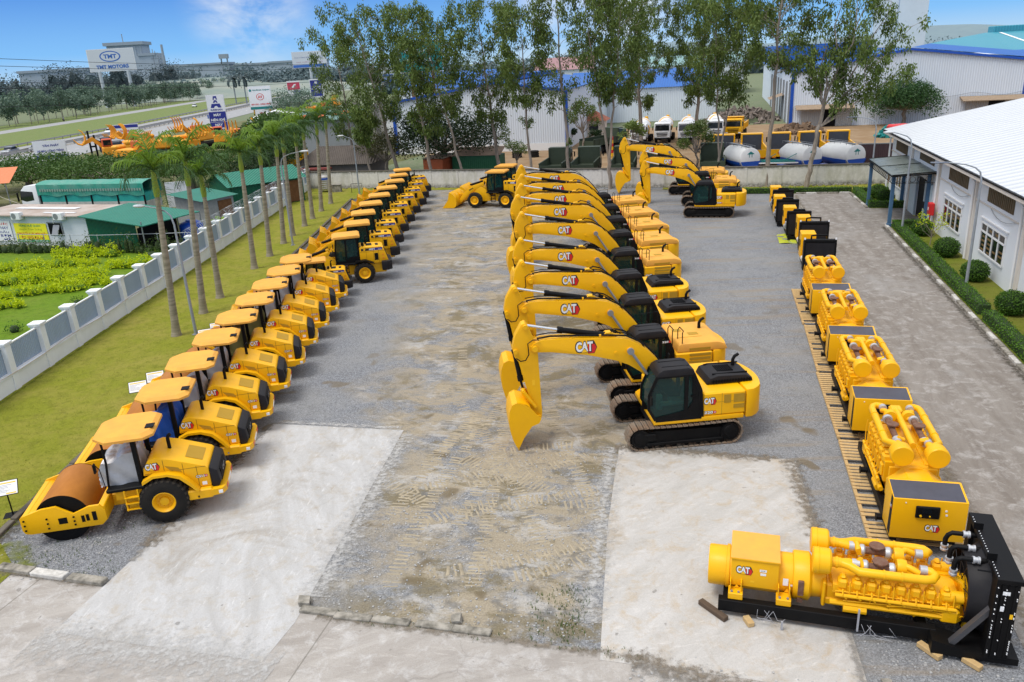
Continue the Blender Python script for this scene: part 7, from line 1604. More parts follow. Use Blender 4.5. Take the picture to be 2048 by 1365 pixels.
# leaning eucalyptus with long side limbs
R0 = thing('eucalyptus_tree', 'leaning eucalyptus with long drooping side limbs, red brown lower trunk before the wall', 'tree', (29.2, 75.6, 0), 0, 'tall eucalyptus trees along the far wall'); rr = random.Random(14); t = MB(); c = MB()
P = limb(t, (0, 0, -.1), (.5, 0, 3.2), .25, .2, rr); limb(t, P[-1], (1.15, .2, 7.4), .2, .17, rr); tips = []
for e, r0 in (((.6, .5, 10.5), .12), ((2.4, .6, 13.2), .13), ((3.4, 0, 16.8), .12), ((5.2, .4, 18.8), .10), ((1.9, -.5, 19.6), .09), ((4.6, -.6, 12.6), .10), ((7.2, .3, 12.2), .11), ((8.6, 0, 14.0), .08), ((8.3, -.2, 10.2), .07), ((5.6, .2, 9.3), .07), ((-.8, .2, 12.0), .08), ((.4, .3, 14.6), .08), ((6.6, .2, 16.2), .08)):
    s = Vector((1.15, .2, 7.4)) if r0 > .085 or e[0] < 2 else Vector((3.4, .2, 9.9)); B = limb(t, s if e[0] < 5 or e[2] > 15 else (Vector((1.0, .1, 5.6))), e, r0, .02, rr, 7, .10)
    for k in (3, 4, 5, 6, 7):
        for j in range(2): a = rr.uniform(0, 6.3); l = rr.uniform(.7, 1.7); e2 = B[k]+Vector((cos(a)*l, sin(a)*l, rr.uniform(-.2, .9))); B2 = limb(t, B[k], e2, .02, .008, rr, 3, .1); tuft(c, e2, .65, 52, .34, .125, rr, 1.0, .35); tuft(c, (e2.x, e2.y, e2.z-.6), .5, 26, .34, .125, rr, 1.3, .3)
t.build('trunk', BARK, R0, 50); c.build('crown', [LEU1, LEU2], R0, 0)
def bushy(label, x, y, h, r, n, m, seed, flat=1., lf=.28, trunkh=.3, name='leafy_tree', group=None, nb=9):
    R0 = thing(name, label, 'tree', (x, y, 0), 0, group); rr = random.Random(seed); t = MB(); c = MB(); limb(t, (0, 0, -.1), (0, 0, h*.5), .06*r+.05, .05*r, rr)
    for i in range(nb):
        a = i*2.4; k = rr.uniform(.35, .9); e = Vector((cos(a)*r*k, sin(a)*r*k, h*(trunkh+(.95-trunkh)*(1-k*k*.7)*rr.uniform(.75, 1.0)))); limb(t, (0, 0, h*.35), e, .03*r+.02, .02, rr, 4); br = r*rr.uniform(.38, .55)
        for _ in range(n//nb):
            v = Vector((rr.gauss(0, 1), rr.gauss(0, 1), rr.gauss(0, 1))).normalized()*rr.uniform(.55, 1.05); leaf(c, e.x+v.x*br, e.y+v.y*br, max(.15, e.z+v.z*br*.75*flat), lf*rr.uniform(.6, 1.3), lf*.5, rr)
    t.build('trunk', BARK, R0, 50); c.build('crown', m, R0, 0); return R0
bushy('large dense dark tree behind the wall above the loaders', -7.0, 98.5, 8.2, 5.6, 9000, LDK, 21, nb=22, lf=.34)
bushy('brownish bushy tree between the tiled house and the dark tree', -14.2, 98.5, 6.0, 3.4, 3600, leafmat('brownish_leaf', (.035, .05, .012), (.10, .09, .03)), 22, nb=12)
bushy('small fresh green tree beside the pale trunk before the warehouse', 1.8, 96.5, 4.4, 1.4, 900, LEU2, 23, nb=7, lf=.24)
bushy('narrow dark bush beside the corner of the central warehouse', 11.4, 112, 8.5, 2.0, 2000, LEU1, 24, nb=10)
bushy('bushy young tree over the rightmost green truck', 21.6, 88.5, 6.2, 1.7, 2600, LEU1, 25, nb=10, lf=.24)
bushy('small leafy tree in front of the left mixer truck', 17.2, 104, 5.4, 1.5, 1400, LEU2, 26, nb=8)
bushy('big round headed tree in front of the upper right warehouse', 64.0, 127.5, 7.0, 4.9, 11000, leafmat('round_tree_leaf', (.02, .065, .02), (.055, .12, .03)), 27, nb=34, lf=.34, trunkh=.05)
for i, (x, y, lb) in enumerate(((14.0, 118, 'dark clipped cone shrub beside the green truck'), (10.8, 124, 'round dark shrub behind the central warehouse corner'))): bushy(lb, x, y, 3.0, 1.0, 700, LDK, 30+i, name='garden_shrub', nb=6)
for i, (x, y, h, r, lb) in enumerate(((-64, 108, 3.6, 8.0, 'flat spreading tree at the left edge above the orange awning'), (-51, 104, 3.5, 8.0, 'flat spreading tree behind the tarpaulin truck'), (-39, 100, 4.0, 7.0, 'flat spreading tree behind the first palm crowns'), (-31, 108, 7.6, 4.2, 'tall leafy tree behind the second group of palms'), (-28.5, 100, 6.2, 3.6, 'leafy tree behind the razor wire near the tiled house'), (-33, 121, 7.8, 3.4, 'leafy tree below the blue compressor sign'))):
    bushy(lb, x, y, h, r, 8000, LNEAR, 50+i, .55 if i < 3 else 1, .38, .45, nb=16)
for i, (x, y, h, r, lb) in enumerate(((-27, 92.5, 5.0, 3.0, 'dark bush pressed against the fence end behind the palms'), (-29.5, 96, 4.2, 3.2, 'dark bush behind the shack near the fence'))): bushy(lb, x, y, h, r, 2600, LDK, 60+i, nb=10)
bushy('round headed tree between the sales yard signs', -52, 208, 9.0, 6.5, 3800, LFAR, 70, nb=16, lf=.5)
# ---- palms
def frond(b, az, el, L_, rr, mi):
    n = 13; p = Vector((0, 0, 0)); e = el; P = [p.copy()]
    for i in range(n):
        e -= (.05+.15*i/n)*rr.uniform(.6, 1.4); p = p+Vector((cos(az)*cos(e), sin(az)*cos(e), sin(e)))*(L_/n); P.append(p.copy())
    b.tube(P, [.05*(1-.8*i/n)+.01 for i in range(n+1)], 5, mi, False)
    sd = Vector((-sin(az), cos(az), 0))
    for i in range(2, n+1):
        for s in (-1, 1):
            for k in range(2):
                t = (k+rr.random()*.6)/2; q = P[i-1].lerp(P[i], t); d = (P[i]-P[i-1]).normalized(); f = sin(pi*(i+t)/(n+1.5))**.6; l = L_*.36*f*rr.uniform(.7, 1.15)
                dv = (sd*s*.85+d*.55+Vector((0, 0, rr.uniform(-.15, .35)))).normalized(); m = q+dv*l*.5; tip = q+dv*l*.9+Vector((0, 0, -l*rr.uniform(.35, .85))); w = d*.028+Vector((0, 0, .014))
                b.add([tuple(q-w*.5), tuple(q+w*.5), tuple(m+w), tuple(tip), tuple(m-w)], [(0, 1, 2, 4), (4, 2, 3)], mi)
PG = 'row of royal palms on the lawn'
def palm(label, x, y, h, lean, seed, young=False, nf=11):
    R0 = thing('palm_tree', label, 'palm', (x, y, 0), 0, PG); rr = random.Random(seed); hs = h-1.5
    b = MB(); P = [(lean*t, 0, hs*t) for t in (0, .03, .1, .3, .55, .8, 1)]; b.tube(P, [.30, .24, .20, .175, .17, .145, .12], 12); b.build('trunk', PTRUNK, R0, 50)
    b = MB(); b.tube([(lean, 0, hs), (lean*1.04, 0, hs+.35), (lean*1.1, 0, hs+1.3), (lean*1.12, 0, hs+1.6)], [.135, .17, .10, .06], 12); b.build('crownshaft', PSHAFT, R0, 50)
    b = MB(); b.M = Matrix.Translation((lean*1.1, 0, hs+1.35))
    for i in range(nf):
        az = i*2.399+rr.gauss(0, .2); el = 1.50-1.55*(i/nf)**.9+rr.gauss(0, .12); frond(b, az, el, rr.uniform(1.9, 2.8), rr, 1 if i < (6 if young else 3) else 0)
    b.build('crown', [LPALM, LPALM2], R0, 0)
for i, (y, h, ln, lb) in enumerate(((40.2, 8.95, 0.48, 'nearest palm with a bright green crown beside the first lamp post'), (44.2, 8.9, 0.54, 'second palm from the camera with mottled trunk'), (47.4, 7.8, 0.17, 'third palm from the camera, shorter than its neighbours'), (54.7, 8.3, 0.25, 'fourth palm from the camera with light upright fronds'), (58.5, 8.3, 0.41, 'fifth palm from the camera along the fence'), (62.9, 8.4, 0.52, 'sixth palm from the camera, just right of the middle lamp post'), (65.9, 8.4, 0.3, 'seventh palm from the camera hiding behind the middle lamp post'), (70.0, 8.5, 0.26, 'eighth palm from the camera along the fence'), (73.5, 8.7, 0.2, 'ninth palm from the camera with a greenish trunk'), (77.5, 8.8, 0.58, 'tenth palm from the camera, last but one of the row'), (81.8, 9.0, 0.5, 'last palm of the row in front of the water tank'))):
    palm(lb, -18.05+.05*sin(i*2), y, h, ln, 100+i, i in (0, 3))

# ------------------------------------------------------------------ highway scenery
def sign(name, label, x, y, rz, w, z0, z1, posts, draw, mats, depth=.3, postm=None, cat='sign'):
    R0 = thing(name, label, cat, (x, y, 0), rz); b = MB(); b.box(-w/2, w/2, 0, depth, z0, z1); bd = b.build('board', WHT, R0, 0)
    b = MB(); M = frame_((0, -.03, 0), (1, 0, 0), (0, 0, 1)); draw(b, M); b.build('sign_face', mats, bd, 0)
    for px, r in posts: b = MB(); b.tube([(px, depth/2, 0), (px, depth/2, z0+.1)], r, 10); b.build('post', postm or GRY, R0, 40)
    return R0
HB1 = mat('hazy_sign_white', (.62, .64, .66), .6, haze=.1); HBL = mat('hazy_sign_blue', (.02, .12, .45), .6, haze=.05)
def d1(b, M):
    rect(b, M, -8, 8, 17.2, 24.4, 0); el = lambda rx, ry, k, mi, lf: poly(b, M, [(-.2+rx*cos(a), 22.05+ry*sin(a)) for a in [2*pi*i/36 for i in range(36)]], mi, lf)
    el(3.7, 1.85, 0, 1, .02); el(3.2, 1.5, 0, 0, .04); text(b, 'TMT', M, -.2, 22.05, 4.6, 1.45, 1, .04, .06); text(b, 'TMT MOTORS', M, 0, 18.6, 11.4, 1.25, 1, .04, .06)
sign('billboard', 'big white billboard with a blue oval emblem in front of the grey silo', -215.3, 470, radians(2), 16.4, 17.0, 24.6, ((-5, .6), (5, .6)), d1, [HB1, HBL], .5, mat('hazy_post', (.5, .52, .53), .6, haze=.2), 'billboard'); _o = [o for o in COL.objects if o.name == 'billboard'][0]; _o.scale = (1.567,)*3; _o.location.z = -7.37
def d2(b, M):
    rect(b, M, -13.5, 13.5, 16.6, 28.6, 0); rect(b, M, -13.5, 13.5, 16.7, 18.8, 1, .05); text(b, 'KHU CÔNG NGHIỆP PHỐ NỐI A', M, 0, 24.4, 23, 1.5, 2, .01, .08); text(b, 'NHÀ XƯỞNG CHO THUÊ', M, 0, 20.9, 21, 1.2, 3, .0, .08)
sign('billboard', 'pale single post billboard with a blue bottom band left of the trees', -151, 676, radians(3), 27.4, 16.4, 28.8, ((0, 1.1),), d2, [HB1, HBL, mat('hazy_sign_ink', (.12, .14, .3), .7, haze=.3), mat('hazy_sign_red', (.5, .2, .25), .7, haze=.3)], .6, mat('hazy_post', (.5, .52, .53)), 'billboard')
def d3(b, M):
    rect(b, M, -1.9, 1.9, 1.2, 9.0, 0); poly(b, M, [(-.35, 8.9), (.35, 8.9), (.5, 8.1), (.2, 8.1), (.15, 8.5), (-.15, 8.5), (-.2, 8.1), (-.5, 8.1)], 1, .02); poly(b, M, [(-.55, 7.4), (-.25, 8.0), (.25, 8.0), (.55, 7.4), (.2, 7.4), (0, 7.7), (-.2, 7.4)], 1, .02)
    poly(b, M, [(-1.2, 6.3), (-.9, 7.2), (.9, 7.2), (1.2, 6.3), (.5, 6.3), (.2, 6.7), (-.2, 6.7), (-.5, 6.3)], 1, .02); text(b, 'KAISHAN', M, 0, 5.85, 2.6, .42, 1, .03, .03); rect(b, M, -1.9, 1.9, 1.2, 5.4, 1, .02)
    text(b, 'MÁY', M, 0, 4.75, 1.7, .7, 0, .04, .05); text(b, 'NÉN KHÍ', M, 0, 3.65, 3.2, .7, 0, .04, .05); rect(b, M, -1.9, 1.9, 3.02, 3.08, 0, .04); text(b, 'MÁY', M, 0, 2.5, 1.7, .7, 0, .04, .05); text(b, 'KHOAN', M, 0, 1.6, 2.8, .5, 0, .04, .05)
sign('shop_sign', 'tall white and blue compressor sign beside the highway', -66.0, 192, radians(12), 4.0, 1.0, 9.2, ((-1.4, .12), (1.4, .12)), d3, [WHTD, BLUD], .5)
def d4(b, M):
    rect(b, M, -2.6, 2.6, 5.0, 10.2, 0); rect(b, M, -2.6, 2.6, 5.0, 5.6, 1, .02); text(b, 'TRƯỜNG THỊNH', M, .35, 9.5, 4.1, .5, 1, .04, .03); poly(b, M, [(-2.4, 9.2), (-1.9, 9.2), (-1.9, 9.5), (-1.75, 9.5), (-2.15, 9.85), (-2.55, 9.5), (-2.4, 9.5)], 1, .02)
    c = [(.9*cos(a), 7.9+.8*sin(a)) for a in [2*pi*i/28 for i in range(28)]]; poly(b, M, c, 2, .02); poly(b, M, [(x*.84, 7.9+(z-7.9)*.84) for x, z in c], 0, .03); text(b, 'AV', M, 0, 7.9, 1.1, .7, 2, .04, .04)
    text(b, 'MÁY XÚC - CHÍNH HÃNG', M, 0, 6.2, 4.6, .42, 2, .04, .03); text(b, '0912.345.', M, 0, 5.3, 2.6, .3, 0, .02, .04) if 0 else None
    rect(b, M, -1.7, 1.7, 2.6, 4.7, 0, -.02); text(b, 'VẬT TƯ', M, 0, 4.1, 1.4, .45, 2, .03, .03); text(b, 'XE TẢI XE NÂNG', M, 0, 3.2, 2.9, .4, 2, .03, .03)
sign('shop_sign', 'white shop sign with red round emblem on two yellow posts', -58.6, 203, radians(10), 5.4, 4.9, 10.4, ((-1.9, .2), (1.9, .2)), d4, [WHTD, TEAL, REDD], .5, mat('yellow_post', (.6, .35, .05), .6))
def d5(b, M):
    rect(b, M, -2.2, 2.2, 5.6, 10.2, 0); rect(b, M, -2.1, 2.1, 7.4, 9.9, 1, .02); rect(b, M, -.1, 2.1, 5.8, 7.2, 2, .02); poly(b, M, [(-.9, 8.1), (.2, 9.3), (1.0, 9.3), (-.1, 8.1)], 0, .04); text(b, 'ISUZU', M, 1.0, 6.5, 1.7, .6, 0, .02, .04)
sign('shop_sign', 'red and blue shop sign, left of the far pair', -71.5, 290, radians(10), 4.5, 5.4, 10.4, ((-1.6, .15), (1.6, .15)), d5, [WHTD, mat('pink_red', (.6, .05, .10), .5), BLUD], .5)
def d6(b, M): rect(b, M, -2.2, 2.2, 4.6, 10.4, 0); rect(b, M, -2.0, 2.0, 7.4, 10.2, 1, .02); rect(b, M, -2.0, 2.0, 4.8, 7.2, 1, .02); text(b, 'E', M, 0, 9.4, .9, .9, 0, .06, .04); text(b, 'EXIMBANK', M, 0, 8.0, 3, .5, 0, .03, .04); text(b, 'C', M, 0, 6.3, .9, .9, 0, .06, .04)
sign('shop_sign', 'blue and white shop sign, right of the far pair', -64.0, 292, radians(10), 4.6, 4.4, 10.6, ((-1.6, .15), (1.6, .15)), d6, [WHTD, BLUD], .5)
def d7(b, M): rect(b, M, -3, 3, 6, 12.8, 0); rect(b, M, -2.8, 2.8, 6.2, 9.8, 1, .03); text(b, 'FORD', M, 0, 8, 4, 1.2, 0, .03, .06)
sign('shop_sign', 'far blue and white square sign beside the leftmost tall tree', -55.5, 420, radians(8), 6.2, 5.8, 13, ((-2, .25), (2, .25)), d7, [HB1, HBL], .6)
def d8(b, M): rect(b, M, -2.5, 2.5, 1.0, 4.0, 0); rect(b, M, -2.5, 2.5, 1.0, 1.6, 1, .02); text(b, 'TÂN PHÁT', M, .2, 3.3, 2.6, .45, 1, .03, .03); text(b, 'XE MÁY CÔNG TRÌNH', M, 0, 2.4, 4.2, .45, 1, .03, .03)
sign('shop_sign', 'white sign with dark lettering at the edge of the highway on the left', -79.5, 143, radians(22), 5.2, .9, 4.1, ((-2, .12), (2, .12)), d8, [WHTD, BLUD], .3)
def d9(b, M): rect(b, M, -2.6, 2.6, .8, 4.6, 0); rect(b, M, -2.6, 2.6, 4.0, 4.6, 1, .02); text(b, 'CHO THUÊ MÁY XÚC', M, 0, 3.4, 4.2, .5, 2, .03, .03); poly(b, M, [(-1.5, 1.9), (-.5, 1.9), (-.7, 2.6), (-1.3, 2.6)], 3, .02); poly(b, M, [(-.1, 1.9), (1.0, 1.9), (.7, 2.7), (.1, 2.7)], 2, .02); text(b, '0969.883.868', M, 0, 1.2, 3.6, .4, 2, .03, .03)
sign('shop_sign', 'small white and blue sign beside the orange machines', -79.0, 172, radians(15), 5.3, .7, 4.7, ((-2, .1), (2, .1)), d9, [WHTD, BLUD, REDD, BLKD], .2)
def d10(b, M): rect(b, M, -2.0, 2.0, 2.6, 3.6, 0); text(b, '<< >>', M, 0, 3.1, 2, .4, 1, .02, .03)
sign('road_sign', 'small blue direction sign on a gantry post over the highway lane', -77, 222, radians(10), 4.1, 2.5, 3.7, ((-1.6, .08),), d10, [BLU, WHTD], .1)
def d11(b, M): rect(b, M, -4, 4, 12.0, 17.2, 0); text(b, 'NHÀ XƯỞNG', M, -.5, 15.8, 5.5, .9, 1, .03, .04); text(b, 'CHO THUÊ', M, -.5, 14.0, 5, .9, 1, .03, .04)
sign('billboard', 'teal billboard with white lettering behind the slim pointed tree', -14.2, 158, radians(4), 8.2, 11.8, 17.4, ((-2, .3), (2, .3)), d11, [mat('teal_board', (.01, .24, .22), .6), WHTD], .5, EXH, 'billboard')
# cars
def car(label, x, y, rz, m):
    R0 = thing('car', label, 'car', (x, y, .06), rz, 'cars on the highway'); b = MB(); b.prism([(-2.2, .35), (2.2, .35), (2.25, .65), (2.1, .85), (1.2, .95), (-2.1, 1.0), (-2.25, .8)], -.88, .88); bd = b.build('body', m, R0, 30, .08)
    b = MB(); b.prism([(-1.9, .98), (1.15, .93), (.45, 1.45), (-1.1, 1.48)], -.78, .78); b.build('window', GLSD, bd, 30, .06); b = MB(); b.prism([(.42, 1.44), (-1.08, 1.47), (-1.0, 1.53), (.3, 1.52)], -.72, .72); b.build('roof', m, bd, 30)
    for sx in (-1.35, 1.4):
        for sy in (-.8, .8): b = MB(); b.lathe((sx, sy-.1, .33), (0, 1, 0), [(0, .1), (0, .3), (.04, .33), (.18, .33), (.22, .3), (.22, .1)], 14); b.build('wheel', RUB, R0, 40)
    for s in (-.6, .6): b = MB(); b.box(2.2, 2.26, s-.2, s+.2, .6, .74); b.build('headlight', WHTD, R0, 0)
car('grey saloon car on the highway at the left edge', -103.5, 171, radians(275), mat('car_grey', (.22, .24, .26), .35, .2)); car('dark green car beside the grey saloon on the highway', -100.5, 176, radians(275), mat('car_dark', (.03, .05, .05), .35))
car('white car on the highway right of the small blue topped sign', -106.0, 222, radians(277), mat('car_white', (.7, .72, .73), .4)); car('white van on the frontage road near the far trees', -146, 395, radians(283), mat('car_white', (.7, .72, .73)))
# motorcycles with riders on the frontage road
for i, (d, yy, lb) in enumerate(((70, 258, 'rider on a dark motorcycle on the frontage road, left one'), (72, 318, 'rider on a motorcycle farther along the frontage road'))):
    x = -84-d-.09*(yy-175)*1.0; R0 = thing('motorcycle', lb, 'motorcycle', (x, yy, .06), radians(280)); b = MB()
    for sx in (-.65, .65): b.lathe((sx, -.06, .3), (0, 1, 0), [(0, .2), (0, .3), (.12, .3), (.12, .2)], 14, closed=True)
    b.build('wheel', RUB, R0, 40); b = MB(); b.prism([(-.8, .7), (.2, .6), (.6, .95), (.7, .5), (.2, .35), (-.5, .4)], -.12, .12); b.tube([(.6, 0, .9), (.55, -.3, 1.05)], .02, 5); b.tube([(.6, 0, .9), (.55, .3, 1.05)], .02, 5); b.build('frame', BLK, R0, 30)
    P0 = thing('person', 'person in a pale shirt riding the '+('left' if i == 0 else 'farther')+' motorcycle', 'person', (x, yy, .06), radians(280)); b = MB()
    b.tube([(-.25, 0, .78), (-.2, 0, 1.1), (-.1, 0, 1.38), (-.08, 0, 1.46)], [.15, .17, .19, .08], 10)
    for s in (-1, 1): b.tube([(-.22, s*.1, .8), (.22, s*.16, .78), (.18, s*.14, .4)], [.09, .075, .055], 8); b.tube([(-.1, s*.2, 1.34), (.15, s*.28, 1.12), (.5, s*.28, 1.06)], [.06, .05, .04], 7)
    b.ball((-.05, 0, 1.58), (.11, .09, .13), 10, 7); b.build('body', mat('rider_clothes', (.35, .34, .36), .8, var=.6, vs=4), P0, 50); b = MB(); b.ball((-.06, 0, 1.62), (.14, .12, .13), 10, 6); b.build('helmet', mat('helmet', (.05, .05, .06), .3), P0, 40)
# orange machines of the sales yard
def grabber(label, x, y, rz, s=1.):
    R0 = thing('grapple_excavator', label, 'excavator', (x, y, 0), rz, 'orange grapple machines on the sales yard'); R0.scale = (s, s, s)
    OR = mat('orange_machine', (.80, .36, .012), .55, var=.4, vs=.8, col2=(.72, .17, .02)); b = MB(); b.box(-2.0, 2.4, -1.3, 1.3, 1.0, 2.4, .2); b.box(1.2, 2.5, -1.3, 1.3, 2.4, 3.0, .2); b.build('body', OR, R0, 30)
    b = MB(); b.box(-1.9, -.4, -1.25, -.1, 2.4, 3.6, .12); b.build('cab', mat('orange_red_cab', (.60, .10, .03), .5), R0, 30); b = MB(); b.box(-1.7, -.6, -1.27, -1.24, 2.6, 3.4); b.build('window', GLSD, R0, 0)
    b = MB(); b.prism([(-1.6, 1.8), (-1.2, 2.2), (-3.0, 4.0), (-4.6, 3.2), (-4.7, 2.7), (-3.1, 3.3)], .1, .5); b.build('boom', OR, R0, 30)
    b = MB()
    for k in range(4):
        yy = -.8+.55*k
        b.tube([(-4.6, yy, 2.9), (-4.1, yy, 3.5), (-4.0, yy, 4.2), (-4.3, yy, 4.9), (-4.7, yy, 5.2)], [.13, .14, .13, .1, .05], 6); b.tube([(-4.6, yy, 2.9), (-5.2, yy, 3.1), (-5.7, yy, 3.8)], [.12, .1, .05], 6)
    b.build('grapple', OR, R0, 40); b = MB(); b.cyl((-1.4, .3, 2.8), (-2.8, .3, 3.6), .12, 8); b.build('cylinder', BLK, R0, 40)
    for s_ in (-1, 1): b = MB(); b.box(-2.4, 2.4, s_*.8, s_*1.5, 0, .9, .3); b.build('track', BLK, R0, 30)
for i, (x, y, r, s, lb) in enumerate(((-68.0, 143, .5, 1.1, 'orange grapple machine left of the palms, lowest of the group'), (-64.0, 150, .2, 1.15, 'orange grapple machine with raised curved claw at the centre of the group'), (-57.5, 149, 2.4, 1.1, 'orange grapple machine half behind the first palm crown'), (-53.0, 157, .3, 1.15, 'orange grapple machine with tall hooked claw before the highway'), (-70.0, 157, .9, 1.1, 'orange grapple machine at the back left of the group'), (-60.5, 163, 1.2, 1.2, 'orange grapple machine at the back of the group facing away'), (-49.0, 150, 1.8, 1.1, 'orange grapple machine between the second and third palm crowns'), (-63.5, 138, 2.9, 1.0, 'orange grapple machine nearest the spreading trees'), (-44.5, 162, .1, 1.0, 'orange grapple machine rightmost, among green trees'), (-44.0, 185, 2.6, 1.1, 'yellow orange excavator far right of the sales yard'), (-51, 232, 2.8, 1.3, 'orange long boom excavator below the blue far sign'))): grabber(lb, x, y, r, s)
FK = thing('forklift_mast', 'black forklift with a tall mast next to the orange machines', 'forklift', (-75.5, 150, 0), .3); b = MB(); b.box(-.5, -.2, -.1, .2, 0, 5.0); b.box(.4, .7, -.1, .2, 0, 4.2); b.box(-.5, .7, -.05, .1, 2.0, 2.3); b.build('mast', BLK, FK, 0); b = MB(); b.box(1.0, 4.8, .2, 2, .9, 2.8, .2); b.box(1.4, 3.0, .3, 1.9, 2.8, 3.6, .1); b.build('body', mat('dark_blue_grey', (.035, .05, .075), .5), FK, 30)
for i, (x, y, m, lb) in enumerate(((-56, 215, mat('truck_grey', (.2, .2, .24), .6), 'dark truck behind the red round emblem sign'), (-50, 222, mat('truck_grey', (.2, .2, .24)), 'second dark truck right of the emblem sign'), (-42, 205, WHT, 'white truck on the sales yard behind the palms'), (-37, 196, mat('pink_cab', (.55, .06, .10), .5), 'red cab truck behind the leftmost tall tree'), (-30, 205, WHT, 'white truck behind the leftmost tall tree'))):
    T0 = thing('parked_truck', lb, 'truck', (x, y, 0), .15); b = MB(); b.box(-1.25, 1.25, 0, 2.2, .8, 3.0, .15); b.build('cab', m, T0, 30); b = MB(); b.box(-1.05, 1.05, -.03, .02, 1.8, 2.6); b.build('windscreen', GLSD, T0, 0); b = MB(); b.box(-1.2, 1.2, 2.5, 8, 1.0, 2.6, .05); b.build('cargo_bed', GRY, T0, 0); b = MB(); b.cyl((-1.2, 1, .5), (1.2, 1, .5), .5, 12); b.cyl((-1.2, 6, .5), (1.2, 6, .5), .5, 12); b.build('wheel', RUB, T0, 40)
# overhead wires
WI = thing('power_lines', 'five dark power lines sagging across the highway from the left edge', 'power line'); b = MB()
def px2(x, y, D): 
    f = 1564.9; X = (x-1024)/f; Y = -(y-682.5)/f; a = radians(-3.2337); X, Y = cos(a)*X-sin(a)*Y, sin(a)*X+cos(a)*Y; p = radians(19.689); r = Vector((X, cos(p)+sin(p)*Y, -sin(p)+cos(p)*Y)); return Vector((0, 0, 13))+r*(D/r.y)
WIRES = [((-77.2, 118, 22.6), (-80, 150, 21.0), (-88, 210, 17.3), (-96, 300, 13.6), (-104, 420, 9.6)), ]
for z0, dz in ((19.6, 0), (18.4, 0), (15.7, 0), (14.7, 0), (11.7, 0)):
    P = [(-95+i*8.0, 112+i*26, z0+dz-5.2*sin(pi*min(1, i/11))*1.0+ (i/11)*1.5) for i in range(12)]; b.tube(P, .055, 4)
b.build('wire', mat('wire', (.03, .03, .03), .8), WI, 40)
# roadside trees, dense belt and far hills
for i in range(104):
    rr = random.Random(900+i); y = 205+i*4.0+rr.uniform(-2, 2); k = 0
    Pq = [p for p in offs(82+rr.uniform(0, 22))]
    for a, c in zip(Pq, Pq[1:]):
        if a[1] <= y <= c[1]: t = (y-a[1])/(c[1]-a[1]); x = a[0]+(c[0]-a[0])*t
    h = rr.uniform(9, 12.5); R0 = thing('roadside_tree', 'x', 'tree', (x, y, 0), 0, 'young roadside trees beyond the frontage road')
    R0['label'] = 'green young tree in the roadside belt beyond the frontage road'
    b = MB(); b.tube([(0, 0, 0), (.1, 0, h*.75)], [.14, .06], 5); b.build('trunk', BARK, R0, 0); b = MB()
    for j in range(6):
        cx, cy, cz, r = rr.gauss(0, 1.2), rr.gauss(0, 1.2), h*rr.uniform(.36, .92), rr.uniform(1.4, 2.5)
        for _ in range(100): v = Vector((rr.gauss(0, 1), rr.gauss(0, 1), rr.gauss(0, 1))).normalized()*r*rr.uniform(.6, 1.05); leaf(b, cx+v.x, cy+v.y, cz+v.z, .85*rr.uniform(.6, 1.2), .6, rr)
    b.build('crown', LFAR, R0, 0)
def belt(name, label, pts, h, w, n, m, seed, s=1.6):
    rr = random.Random(seed); b = MB(); ph = [rr.uniform(0, 6) for _ in range(5)]
    hh = lambda t: h*(.64+.17*sin(t*9+ph[0])+.15*sin(t*23+ph[1])+.11*sin(t*57+ph[2])+.06*sin(t*131+ph[3]))
    at = lambda t: Vector(pts[min(int(t), len(pts)-2)]).lerp(Vector(pts[min(int(t), len(pts)-2)+1]), t-min(int(t), len(pts)-2))
    K = 40*(len(pts)-1)
    def core(u, v):
        t = u*(len(pts)-1); p = at(t); return (p.x+rr.gauss(0, w*.15)-w*.5*cos(pi*v), p.y+rr.gauss(0, w*.15), max(0, hh(t)*sin(pi*v)*.88*rr.uniform(.85, 1.05)))
    b.grid(core, K, 8)
    for _ in range(n):
        t = rr.random()*(len(pts)-1); p = at(t); k = rr.random()**.5; q = p+Vector((rr.gauss(0, w*.5), rr.gauss(0, w*.6)))
        leaf(b, q.x, q.y, hh(t)*k*1.04, s*rr.uniform(.5, 1.4), s*.7, rr)
    o = b.build(name, m, None, 0); tag(o, label, 'wood', kind='stuff')
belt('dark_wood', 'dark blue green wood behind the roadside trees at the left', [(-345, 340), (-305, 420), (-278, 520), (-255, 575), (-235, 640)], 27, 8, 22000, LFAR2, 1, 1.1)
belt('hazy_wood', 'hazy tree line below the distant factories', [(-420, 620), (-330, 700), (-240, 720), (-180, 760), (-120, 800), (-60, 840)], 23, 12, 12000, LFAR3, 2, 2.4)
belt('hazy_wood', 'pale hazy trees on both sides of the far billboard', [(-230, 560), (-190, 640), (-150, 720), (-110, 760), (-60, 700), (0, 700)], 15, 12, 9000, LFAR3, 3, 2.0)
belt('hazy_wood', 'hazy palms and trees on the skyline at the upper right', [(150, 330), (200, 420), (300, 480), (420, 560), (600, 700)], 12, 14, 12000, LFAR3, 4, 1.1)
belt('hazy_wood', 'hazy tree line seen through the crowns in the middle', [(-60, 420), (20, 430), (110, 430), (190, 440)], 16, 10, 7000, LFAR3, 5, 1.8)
def hill(name, x, y, rx, ry, h, m, seed):
    rr = random.Random(seed); ph = [rr.uniform(0, 6) for _ in range(4)]; b = MB()
    b.grid(lambda u, v: (x+rx*(2*u-1), y+ry*(2*v-1), -1+h*max(0, (1-(2*u-1)**2))*max(0, 1-(2*v-1)**2)*(1+.18*sin(u*14+ph[0])+.1*sin(u*31+ph[1]+v*5))), 60, 10); structure(name, b, m, 60)
HM = mat('hazy_hillside', (.085, .115, .05), .9, var=.9, vs=.03, col2=(.30, .26, .15), haze=.24, world=True); HM2 = mat('haze_blue_hill', (.05, .09, .07), .9, var=.6, vs=.02, col2=(.02, .04, .04), haze=.34, world=True)
